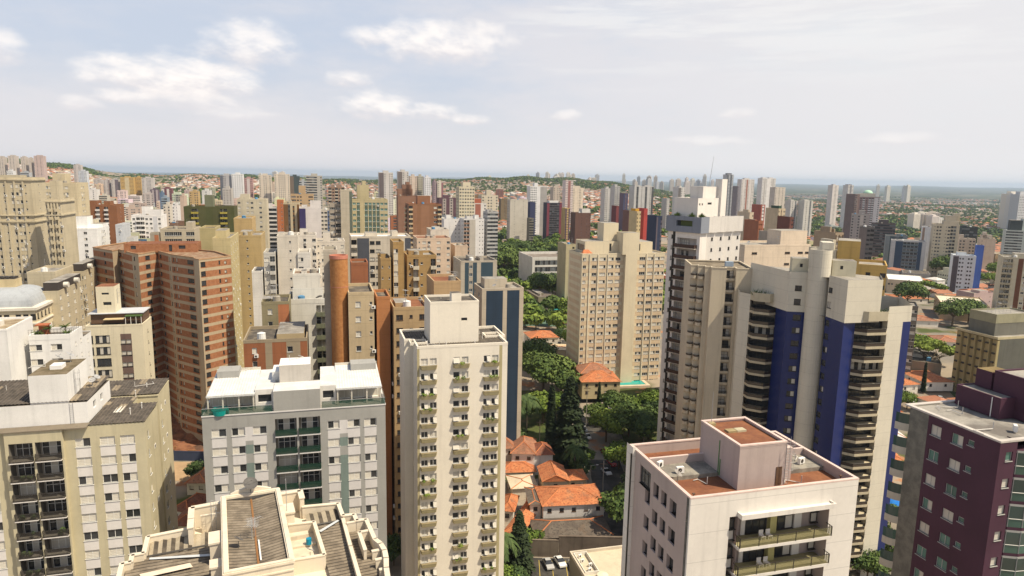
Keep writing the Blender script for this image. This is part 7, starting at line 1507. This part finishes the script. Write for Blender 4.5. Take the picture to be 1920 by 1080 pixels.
for x, y, h, lab in ((1098, 812, 17, 'utility pole in front of the orange-roofed villa'), (1011, 848, 11, 'thin lamp pole left of the tall cypress'), (1130, 920, 9, 'short pole at the street corner')):
    p = gnd(x, y); r = obj('utility_pole', None, None, (p.x, p.y, gz(p.x, p.y))); tag(r, lab, 'pole'); mb = MB(); mb.bar((0, 0, 0), (0, 0, h), .16, 0, 8, .1); obj('pole', mb.mesh('pole', [CONC]), r); mb = MB(); mb.box(-1.1, 1.1, -.06, .06, h - 1.0, h - .85); mb.box(-.8, .8, -.06, .06, h - 2.0, h - 1.88)
    obj('crossarm', mb.mesh('crossarm', [FR_B]), r)
# ------------------------------------------------------------------ cars
def car(px, py, yaw, col, label, P=None, z=None, cat='car'):
    p = P or gnd(px, py); z = gz(p.x, p.y) + .1 if z is None else z
    r = obj('parked_car', None, None, (p.x, p.y, z), radians(yaw)); tag(r, label, cat)
    if 'cb' not in WC:
        prof = [(-2.1, .35), (-2.12, .75), (-1.95, .95), (-1.45, 1.0), (-1.0, 1.0), (.9, .98), (1.75, .85), (2.1, .68), (2.12, .35)]; cab = [(-1.65, .97), (-1.1, 1.42), (.05, 1.46), (.95, .96)]
        b_ = MB(); b_.sm = False
        for s_, w in ((-1, .86), (1, .86)): pts = [(x, s_ * w, z_) for x, z_ in prof]; b_.poly(pts if s_ < 0 else pts[::-1])
        for (xa, za), (xb, zb) in zip(prof, prof[1:]): b_.quad((xa, -.86, za), (xa, .86, za), (xb, .86, zb), (xb, -.86, zb))
        b_.quad((-1.08, -.62, 1.43), (.03, -.62, 1.47), (.03, .62, 1.47), (-1.08, .62, 1.43))
        g_ = MB()
        for s_ in (-1, 1): g_.poly([(x, s_ * (.84 - (z_ - .96) * .45), z_) for x, z_ in cab][::-s_])
        for (xa, za), (xb, zb) in zip(cab, cab[1:]): g_.quad((xa, -(.84 - (za - .96) * .45), za), (xa, (.84 - (za - .96) * .45), za), (xb, (.84 - (zb - .96) * .45), zb), (xb, -(.84 - (zb - .96) * .45), zb))
        w_ = MB(); k = 14; c1 = [(.32 * cos(2 * pi * i / k), .32 * sin(2 * pi * i / k)) for i in range(k)]
        for i in range(k): j = (i + 1) % k; w_.quad((c1[i][0], -.1, c1[i][1]), (c1[j][0], -.1, c1[j][1]), (c1[j][0], .1, c1[j][1]), (c1[i][0], .1, c1[i][1]))
        w_.poly([(x, -.1, z_) for x, z_ in c1]); w_.poly([(x, .1, z_) for x, z_ in reversed(c1)])
        w_.poly([(x * .6, -.11, z_ * .6) for x, z_ in c1], 1); w_.poly([(x * .6, .11, z_ * .6) for x, z_ in reversed(c1)], 1)
        l_ = MB(); l_.box(-.06, .03, -.2, .2, -.08, .08)
        WC['cb'] = b_; WC['cg'] = g_.mesh('cabin_glass', [glass((.02, .022, .025), .08)]); WC['cw'] = w_.mesh('wheel', [paint((.02, .02, .02)), METAL]); WC['cl'] = l_.mesh('headlight', [paint((.7, .7, .68), .2)])
    ck = ('cbody', col)
    if ck not in WC: WC[ck] = WC['cb'].mesh('body', [paint(col, .25, .05, 0, .6)])
    obj('body', WC[ck], r); obj('cabin_glass', WC['cg'], r, (0, 0, .0))
    for x in (-1.3, 1.35):
        for y in (-.8, .8): obj('wheel', WC['cw'], r, (x, y, .32))
    for y in (-.6, .6): obj('headlight', WC['cl'], r, (2.08, y, .68))
    return r
SIL, WHC, REDC, BLK = (.42, .42, .41), (.72, .72, .70), (.42, .02, .025), (.03, .03, .035)
car(1028, 1062, -76, SIL, 'silver hatchback parked first from the left below the dark wall'); car(1050, 1058, -72, WHC, 'white car parked between two silver ones below the dark wall'); car(1075, 1066, -82, SIL, 'silver car half hidden by the low pale-roofed building')
car(1137, 888, -72, WHC, 'white car driving down the street towards the camera'); car(1147, 872, -74, REDC, 'red car parked under the trees, right side of the street'); car(1133, 852, -78, (.20, .02, .02), 'dark red car in tree shade behind the red one'); car(1140, 958, 190, WHC, 'white car parked beside the corner house')
car(1095, 808, -85, (.50, .52, .55), 'pale car far up the street, left lane'); car(1102, 822, -85, WHC, 'white car far up the street, ahead of the pale one')
for i in range(16):
    r_, c_ = divmod(i, 8); p = Vector((150 + c_ * 2.9 + r_ * 2, 258 + r_ * 12 + c_ * .4, 0)); car(0, 0, 88 + random.uniform(-4, 4), random.choice([WHC, WHC, SIL, BLK, (.3, .04, .03)]), ('car number %d' % (i + 1)) if 0 else 'car in the %s row of the earth car park, %s' % (('front', 'back')[r_], ('left end', 'second from left', 'third from left', 'fourth from left', 'fourth from right', 'third from right', 'second from right', 'right end')[c_]), P=p, z=gz(p.x, p.y) + .25)

rp = random.Random(11)
for k in range(N_PL := 16):
    a, zq = rp.choice([(.45, 0), (6.8, 0), (12.7, 0)])[0], Hd - 1.95 - rp.randrange(16) * fd - 2.05; cl = [(a + rp.uniform(.6, 2.6), -.45, zq + .85, rp.uniform(.3, .55), .7) for _ in range(2)]
    D.part('planter_plant', leafcloud(rp, cl, 90, .12), [LM_B])
for k in range(22):
    a, zq = rp.choice([-17.0, -13.8]), Ha - 1.75 - (rp.randrange(12) + 1) * 2.87 + .25; A.part('balcony_plant', leafcloud(rp, [(a + rp.uniform(.3, 2.4), -.6, zq + rp.uniform(.3, .8), rp.uniform(.25, .45), .9)], 60, .12), [LM_P])
# rooftop clutter on the near buildings, cables along the street
rc = random.Random(21)
for B, spots in ((C_, ((3, 11, 3.3), (23, 11, 3.3), (12, 7, 5.9))), (D, ((4.5, 1.8, 0), (14, 9, 0), (6, 9, 7.2))), (E_, ((4.5, 4.2, -1.2), (14.5, 2.2, -1.2), (17, 6.5, -.75))), (F_, ((2.5, 3, 0), (5, 9.5, 0), (12, 6, 4.8), (3.4, 7.5, 0))), (A, ((-14, 6, 7.3), (-20, 8, 3.4), (-5, 16, .6)))):
    h0 = {id(C_): Hc, id(D): Hd, id(E_): He, id(F_): Hf, id(A): Ha}[id(B)]
    for x, y, z in spots:
        m_ = MB(); a = rc.uniform(0, 3.1); d_ = Vector((cos(a), sin(a), 0)) * rc.uniform(1.2, 3); p0 = Vector((x, y, h0 + min(z, 7.3) + .12)); m_.bar(p0, p0 + d_, .05); m_.bar(p0 + d_, p0 + d_ + Vector((-d_.y, d_.x, 0)) * .5, .05); m_.bar(p0, p0 + Vector((0, 0, .8)), .05); B.part('roof_pipe', m_, [paint((.55, .53, .5))])
for xx, yy in ((36.4, 168), (36.4, 196), (36.4, 228), (23.2, 182), (23.2, 214)):
    r = obj('street_lamp', None, None, (xx, yy, gz(xx, yy))); tag(r, 'thin street lamp on the %s pavement, %s' % (('right', 'left')[xx < 30], {168: 'nearest on that side', 196: 'middle of three', 228: 'farthest of three', 182: 'nearer of two', 214: 'farther of two'}[yy]), 'street lamp', 'street lamps along the street')
    m_ = MB(); m_.bar((0, 0, 0), (0, 0, 8), .1, 0, 6, .06); obj('pole', m_.mesh('pole', [CONC]), r); m_ = MB(); sg = -1 if xx > 30 else 1; m_.bar((0, 0, 7.9), (sg * 1.8, 0, 8.3), .04); m_.box(min(sg * 1.5, sg * 2.1), max(sg * 1.5, sg * 2.1), -.12, .12, 8.2, 8.35); obj('lamp_arm', m_.mesh('lamp_arm', [METAL]), r)
for yy, lab in ((176, 'dark car parked on the right kerb near the mauve block'), (184, 'silver car parked on the right kerb behind the dark one')): car(0, 0, -90, BLK if yy < 180 else SIL, lab, P=Vector((33.8, yy, 0)))
# ================================================================== FILL: BLOCKS, HOUSES AND TREES BETWEEN THE TOWERS
rf = random.Random(42)
FOOT = []                                                       # footprints (circle) and silhouettes
def silh(B, w, d, x0=0, y0=0):
    cs = [B.w2(x, y, 0) for x in (x0, x0 + w) for y in (y0, y0 + d)]; c = sum(cs, Vector()) / 4; FOOT.append((c.x, c.y, hypot(w, d) / 2 + 2))
    pts = [proj(B.w2(x, y, B.H)) for x in (x0, x0 + w) for y in (y0, y0 + d)]
    SIL_.append((min(p[0] for p in pts), max(p[0] for p in pts), max(p[1] for p in pts), min(p[2] for p in pts)))
SIL_ = []
for B in ALLB:
    if hasattr(B, 'w'): silh(B, B.w, B.d)
for B, w, d, x0, y0 in ((A, 30, 20, -30, 0), (C_, 26, 15, 0, 0), (D, 17.6, 15, 0, 0), (E_, 19.5, 13, 0, 0), (F_, 16, 12, 0, 0), (I_, 15, 14, -14, 0), (J_, xj, 15, 0, 0), (L_, 12, 10, -12, 0), (M_, 18, 9, -18, 0), (N_, 22, 17, -22, 0), (U_, 32, 38, 0, 0), (K_, 44, 16, -30, 2), (G_, 36, 14, -18, 0), (H_, 16, 10, 0, 0)): silh(B, w, d, x0, y0)
def blocked(x, y, r):
    if 16 < x < 40 and 100 < y < 330: return True
    return any(abs(x - a) < r + c and abs(y - b_) < r + c and hypot(x - a, y - b_) < r * .8 + c * .85 for a, b_, c in FOOT)
def hidden(x, y, z, h, w=8):
    p = proj((x, y, z + h)); q = w * .5 * FOC / max(p[2], 1)
    if p[2] < 1 or p[0] < -30 or p[0] > 1950 or p[1] > 1090: return True
    for a, b_, t, Z in SIL_:
        if Z < p[2] - 5 and a < p[0] - q and b_ > p[0] + q and t < p[1]: return True
    return False
SHORT = []
for B in ALLB:
    if hasattr(B, 'w'):
        l = B.root['label'].split(',')[0].split(' with ')[0].split(' of ')[0]; l = ' '.join(l.split()[:6]); SHORT.append((B.w2(B.w / 2, B.d / 2, B.H), l))
SP = [(proj(p), l) for p, l in SHORT]
def near_of(x, y, z):
    q = proj((x, y, z)); best = min(SP, key=lambda s: abs(s[0][0] - q[0]) * 1.0 + abs(s[0][1] - q[1]) * 1.5 + abs(log(s[0][2] / max(q[2], 1))) * 60)
    s = best[0]; dx, dz = q[0] - s[0], q[2] - s[2]
    rel = 'behind' if dz > 40 and abs(dx) < 22 else 'in front of' if dz < -40 and abs(dx) < 22 else 'left of' if dx < 0 else 'right of'
    return rel + ' the ' + best[1]
CN = [('white', (.70, .68, .65)), ('ivory', (.62, .57, .46)), ('cream', (.60, .52, .36)), ('beige', (.50, .42, .32)), ('grey', (.40, .38, .35)), ('tan', (.46, .35, .22)), ('brick red', (.36, .14, .08)), ('pale blue', (.45, .50, .56)), ('ochre', (.48, .34, .15)), ('brown', (.22, .13, .08))]
CW = [11, 7, 6, 5, 4, 3, 1.3, .8, 1.2, 1]
NUMW = ['', 'one', 'two', 'three', 'four', 'five', 'six', 'seven', 'eight', 'nine', 'ten', 'eleven', 'twelve', 'thirteen', 'fourteen', 'fifteen', 'sixteen', 'seventeen']
seen = set(); nf = 0; tries = 0
while nf < 330 and tries < 16000:
    tries += 1; azd = rf.choice([rf.uniform(-37, 3)] * 8 + [rf.uniform(3, 37)]); D_ = rf.choice([rf.uniform(230, 560), rf.uniform(450, 1300), rf.uniform(450, 1300), rf.uniform(700, 1900)])
    x, y = D_ * sin(radians(azd)), D_ * cos(radians(azd)); w, d = rf.uniform(11, 24), rf.uniform(10, 18); z = gz(x, y)
    if D_ > 900 and rf.random() < .35: continue
    if azd > 3 and D_ < 420: continue
    h = rf.choice([rf.uniform(7, 16), rf.uniform(12, 30), rf.uniform(20, 42)]) * (1 if azd < 3 else .42) * (1 if D_ > 400 else .85)
    if blocked(x, y, w / 2) or hidden(x, y, z, h, w): continue
    pt = proj((x, y, z + h))
    if pt[1] < 352 + (20 if azd > 0 else 0) - (10 if D_ > 1000 else 0): continue
    if 800 < pt[0] < 1085 and pt[1] > 560: continue
    if 860 < pt[0] < 1000 and 440 < pt[1] < 560 or (915 < pt[0] < 1085 and pt[1] > 380) : continue
    nm, c = rf.choices(CN, CW)[0]; fl = max(2, int(h / 2.95)); lab = '%s %s-storey block %s' % (nm, NUMW[min(17, fl)], near_of(x, y, z + h))
    lab = ' '.join(lab.split()[:16])
    if lab in seen: lab = rf.choice(['plain ', 'flat-topped ', 'weathered ', 'boxy ']) + lab; lab = ' '.join(lab.split()[:16])
    if lab in seen: continue
    seen.add(lab)
    yw = 15.5 + rf.choice([0, 0, 0, 90 - 90, rf.uniform(-14, 14)]); c = tuple(min(.8, v * rf.uniform(.85, 1.12)) for v in c)
    B = Bld('apartment_block', lab, P=Vector((x, y, z + h)), yaw=yw, mats=[colm(tuple(round(v, 2) for v in c)), colm(rf.choice([(.12, .11, .10), (.5, .42, .3), (.3, .14, .09), (.2, .2, .2)])), colm((.08, .08, .09)), colm((.62, .58, .52))], inwall=True, cat='building', group='smaller blocks between the towers')
    pa = rf.choice(['w.ww.w', 'wwww', 'W.WW.W', '.bbbb.', 'wBBw', 'BwPwB', '.w.w.', 'bbb', 'nwwn', '.n..n.', 'WPW', 'ww.BB.ww']); sp_ = rf.choice(['.w.', '.', 'w.w', '..n', 'ww'])
    B.facade((0, 0), (w, 0), 0, h - .6, pa, fl, 2.95, kinds='g'); B.facade((w, 0), (w, d), 0, h - .6, sp_, fl, 2.95, kinds='g'); B.run((w, d), (0, d), 0, h); B.facade((0, d), (0, 0), 0, h - .6, sp_, fl, 2.95, kinds='g')
    B.roof(rect(0, w, 0, d), h - .02, rf.choice([.5, .8, 1.1]), rf.choice([ROOFG, ROOFL, ROOFL, ROOFW, TL_O if False else TERRA, CONC]), B.mats[0])
    a_ = rf.uniform(.1, .5); B.boxpart('roof_block', w * a_, w * (a_ + rf.uniform(.2, .4)), d * .3, d * .8, h, h + rf.uniform(1.5, 4.5), B.mats[0], ROOFL)
    if rf.random() < .4: B.boxpart('water_tank', w * .05, w * .05 + 2.2, d * .5, d * .5 + 2.2, h, h + 1.6, rf.choice([CONC, ROOFW, paint((.10, .25, .45))]))
    B.w, B.d = w, d; B.finish(); silh(B, w, d); nf += 1
# ---- houses: shared meshes
def hmesh(i):
    r = random.Random(i); w, d, h = r.uniform(9, 15), r.uniform(8, 13), r.choice([3.2, 3.4, 5.8, 6.2]); rise = r.uniform(1.2, 2.2); mb = MB(); mb.box(-w / 2, w / 2, -d / 2, d / 2, -3, h, 1, bot=False); o = .5; x0, x1, y0, y1 = -w / 2 - o, w / 2 + o, -d / 2 - o, d / 2 + o
    k = d / 2 + o if r.random() < .6 else 0.01
    if w < d + 1: k = min(k, w / 2)
    a, b_ = (x0 + k, 0, h + rise), (x1 - k, 0, h + rise); c = [(x0, y0, h), (x1, y0, h), (x1, y1, h), (x0, y1, h)]
    mb.poly([c[0], c[1], b_, a]); mb.poly([c[2], c[3], a, b_]); mb.poly([c[1], c[2], b_]); mb.poly([c[3], c[0], a])
    for s in range(3):
        xx = -w / 2 + (s + .5) * w / 3; mb.quad((xx - .6, -d / 2 - .02, 1.0), (xx + .6, -d / 2 - .02, 1.0), (xx + .6, -d / 2 - .02, 2.2), (xx - .6, -d / 2 - .02, 2.2), 2)
    if r.random() < .5: mb.box(w / 2 + .5, w / 2 + 5, -d / 3, d / 4, -3, 2.9, 1, 1)
    return mb
RC = [('bright orange', paint((.42, .18, .10))), ('orange', paint((.36, .17, .11))), ('brownish orange', paint((.33, .16, .10))), ('brown', paint((.22, .14, .10))), ('grey', paint((.30, .28, .26))), ('pale', paint((.62, .60, .56)))]
RW_ = [6, 8, 6, 3, 2, 2]; WCs = [('white', paint((.70, .68, .64))), ('cream', paint((.58, .50, .38))), ('grey', paint((.45, .42, .38)))]
HB = [hmesh(i) for i in range(6)]; HM_ = {}
def hget(i, r, w):
    if (i, r, w) not in HM_: HM_[(i, r, w)] = HB[i].mesh('house_shape', [RC[r][1], WCs[w][1], G_DARK])
    return HM_[(i, r, w)]
cands = []; ca, sa = cos(radians(15.5)), sin(radians(15.5))
def urban(x, y):
    """share of built land"""
    D_ = hypot(x, y); a = degrees(atan2(x, y)); v = .5 + .5 * sin(x * .0041 + 1.3) * cos(y * .0037 + .4) + .25 * sin(x * .011 + y * .008)
    if a > 12 and D_ > 1700: v -= .2 + .2 * sstep(2400, 4200, D_)
    if D_ > 2600 and a < 12: v -= .25
    return v
for j in range(0, 430):
    for i in range(-240, 400):
        u, v = i * 17.0 + rf.uniform(-2.5, 2.5), j * 17.5 + rf.uniform(-2.5, 2.5)
        if i % 6 == 0 or j % 5 == 0: continue
        x, y = u * ca - v * sa, u * sa + v * ca; D_ = hypot(x, y)
        if D_ < 235 or D_ > 7500 or y < 0 or abs(x) > y * .86 + 30: continue
        if -25 < x < 85 and y < 345: continue
        if abs(x) < 70 + (y - 300) * .2 and 345 < y < 600 and x > -10: continue
        if D_ > 1500 and rf.random() < min(.8, (D_ - 1500) / 3600): continue
        if urban(x, y) < rf.uniform(.12, .45): continue
        if blocked(x, y, 7): continue
        z = gz(x, y)
        if hidden(x, y, z, 5, 10): continue
        cands.append((D_, x, y, z))
cands.sort(); far = cands[300:]
for D_, x, y, z in cands[:300]:
    i, r, w = rf.randrange(6), rf.choices(range(6), RW_)[0], rf.choices(range(3), [6, 3, 2])[0]; yw = radians(15.5 + 90 * rf.randrange(2) + rf.uniform(-4, 4)); o = obj('house', hget(i, r, w), None, (x, y, z), yw)
    tag(o, ' '.join(('%s-walled house with %s roof %s' % (WCs[w][0], RC[r][0], near_of(x, y, z))).split()[:16]), 'house', 'houses between the towers'); FOOT.append((x, y, 6))
def merged(items, name, label, cat, mats):
    mb = MB()
    for src, x, y, z, a, sc, mm in items:
        c, s = cos(a) * sc, sin(a) * sc; n = len(mb.v); mb.v += [(x + q[0] * c - q[1] * s, y + q[0] * s + q[1] * c, z + q[2] * sc) for q in src.v]; mb.f += [tuple(n + k for k in f) for f in src.f]; mb.m += [mm[k] for k in src.m]
    o = obj(name, mb.mesh(name, mats)); tag(o, label, cat, None, 'stuff'); return o
fi_ = []; rf.shuffle(far)
for D_, x, y, z in far[:11000]:
    r, w = rf.choices(range(6), RW_)[0], rf.choices(range(3), [6, 3, 2])[0]; fi_.append((HB[rf.randrange(6)], x, y, z, radians(15.5 + 90 * rf.randrange(2) + 40 * sin(x * .001 + y * .0013)), 1, {0: r, 1: 6 + w, 2: 9}))
merged(fi_, 'distant_houses', 'spread of small orange-roofed houses filling the slopes beyond the towers', 'houses', [m[1] for m in RC] + [w[1] for w in WCs] + [G_DARK])
# ---- trees: nearest as things, the rest as one mass
def blob(seed, n, s):
    rng = random.Random(seed); cl = [(0, 0, .9, .62, .8)] + [(.5 * cos(a), .5 * sin(a), .75 + .2 * rng.random(), .38, .8) for a in (0, 1.6, 3.2, 4.6)]; return leafcloud(rng, cl, n, s)
BL = [blob(i, 260, .15) for i in range(3)]; BLm = [b_.mesh('crown', [m_]) for b_ in BL for m_ in (LM_D, LM_B)]; SB = [blob(10 + i, 46, .34) for i in range(4)]
TB = MB(); TB.bar((0, 0, -.3), (0, 0, .8), .06); TB = TB.mesh('trunk', [BARK])
tc_ = []; tries = 0
def green(x, y): return .5 + .5 * sin(x * .0053 - 1.1 + y * .002) * cos(y * .0047 + 2.0) + .2 * sin(x * .013 - y * .01)
while len(tc_) < 8800 and tries < 90000:
    tries += 1; azd = rf.uniform(-38, 38); D_ = 240 + 4300 * rf.random() ** 1.35; x, y = D_ * sin(radians(azd)), D_ * cos(radians(azd))
    if -25 < x < 85 and y < 345: continue
    g_ = green(x, y); wood = 0
    if azd < 12 and D_ > 2500: wood = .55
    if azd > 10 and D_ > 1300: wood = .45
    if abs(D_ - 1500) < 90 and azd > -2 and azd < 30: wood = .8
    if D_ > 2900 and azd < 11: wood = .8
    if g_ + wood < rf.uniform(.35, 1.15) and urban(x, y) > .2: continue
    if blocked(x, y, 4): continue
    z = gz(x, y); s = rf.uniform(3.2, 7.5) * (1.2 if wood else 1) * (1 if D_ < 2200 else .7)
    if hidden(x, y, z, s * 1.2, 6): continue
    tc_.append((D_, x, y, z, s))
for _ in range(42000):
    if len(tc_) > 16500: break
    azd = rf.uniform(-38, 38); D_ = rf.uniform(2500, 4000) if azd < 12 else rf.uniform(1300, 7500); x, y = D_ * sin(radians(azd)), D_ * cos(radians(azd))
    if sin(x * .0043 + 2) * cos(y * .006 + x * .001) + .5 * sin(x * .0017) + (.45 if azd < 12 and D_ > 2900 else 0) < rf.uniform(-.1, .7): continue
    z = gz(x, y); s = rf.uniform(4.5, 8)
    if hidden(x, y, z, s * 1.2, 6): continue
    tc_.append((D_, x, y, z, s))
tc_.sort(key=lambda t: t[0] / t[4])
for D_, x, y, z, s in tc_[:230]:
    k = rf.randrange(6); o = obj('broadleaf_tree', None, None, (x, y, z), rf.uniform(0, 6)); tag(o, ' '.join(('%s tree %s' % (('dark green' if k % 2 == 0 else 'bright green') + (' small' if s < 4.5 else ' tall' if s > 6.5 else ' rounded'), near_of(x, y, z))).split()[:16]), 'tree', 'trees between the buildings')
    c = obj('crown', BLm[k], o); c.scale = (s, s, s * 1.1); c = obj('trunk', TB, o); c.scale = (s, s, s)
merged([(rf.choice(SB), x, y, z - .1 * s, rf.uniform(0, 6), s, {0: 0 if rf.random() < .75 else 1}) for D_, x, y, z, s in tc_[230:]], 'distant_woods', 'dark green woods and street trees spread over the far slopes', 'woods', [LM_D, LM_B])
# ---- far skyline towers
SKT = []
for i in range(46): SKT.append((rf.choice([rf.uniform(985, 1110), rf.uniform(1010, 1075), rf.uniform(1100, 1200), rf.uniform(1200, 1330), rf.uniform(1015, 1060)]), 0, rf.uniform(4200, 5200)))
for i in range(26): SKT.append((rf.choice([rf.uniform(1180, 1340), rf.uniform(910, 935), rf.uniform(1040, 1120), rf.uniform(1640, 1700), rf.uniform(330, 600)]), 1, rf.uniform(3600, 5200)))
for i in range(22): SKT.append((rf.choice([rf.uniform(1700, 1760), rf.uniform(1890, 1920), rf.uniform(1720, 1745)]), 2, rf.uniform(1500, 1700)))
sm = {}
for k, (px, t, D_) in enumerate(SKT):
    x = (px - 960) / 1297 * D_; y = D_; z = gz(x, y); w = rf.uniform(16, 30)
    top = 331 + (px - 960) * .0189 - (rf.uniform(-3, 9) if t == 0 else rf.uniform(-6, 1) if t == 1 else -rf.uniform(52, 62) if px < 1800 else -rf.uniform(14, 24)) + (0)
    zt = at(px, top, D_).z; h = zt - z
    if h < 12: h = rf.uniform(20, 45)
    h = min(h, 150 if t == 0 else 110)
    key = rf.randrange(5)
    if key not in sm:
        mb = MB(); r = random.Random(key); fl = 14; mb.box(-.5, .5, -.4, .4, 0, 1); mb.box(-.2, .25, -.2, .2, 1, 1.07)
        for q in range(fl):
            for c_ in range(5): xx = -.42 + c_ * .19; mb.quad((xx, -.405, .05 + q / fl * .93), (xx + .09, -.405, .05 + q / fl * .93), (xx + .09, -.405, .08 + q / fl * .93), (xx, -.405, .08 + q / fl * .93), 1)
        sm[key] = mb.mesh('tower_shape', [paint(((.62, .60, .57), (.56, .50, .44), (.66, .62, .55), (.45, .46, .48), (.60, .55, .52))[key]), G_MID])
    o = obj('distant_tower', sm[key], None, (x, y, z), rf.uniform(-.4, .4)); o.scale = (w, w, h); tag(o, 'tiny %s tower on the far horizon beyond the wooded ridge' % ('pale', 'beige', 'ivory', 'grey-blue', 'pinkish')[key] if t < 2 else 'small %s apartment block among the far right woods' % ('pale', 'beige', 'ivory', 'grey-blue', 'pinkish')[key], 'tower', 'towers on the far horizon' if t < 2 else 'blocks among the far right woods')
# ------------------------------------------------------------------ haze
hb = MB(); hb.box(-30500, 30500, -3200, 32500, -130, 190); hm = bpy.data.materials.new('haze'); hm.use_nodes = True; n = NT(hm.node_tree); n.n.clear()
pv = n.new('ShaderNodeVolumePrincipled'); pv.inputs['Color'].default_value = (.62, .76, .96, 1); pv.inputs['Density'].default_value = HAZE; pv.inputs['Anisotropy'].default_value = .2
mo = n.new('ShaderNodeOutputMaterial'); n.l.new(pv.outputs[0], mo.inputs['Volume'])
ho = obj('haze', hb.mesh('haze', [hm])); ho['kind'] = 'stuff'; ho['label'] = 'thin pale haze over the whole city'; ho['category'] = 'haze'
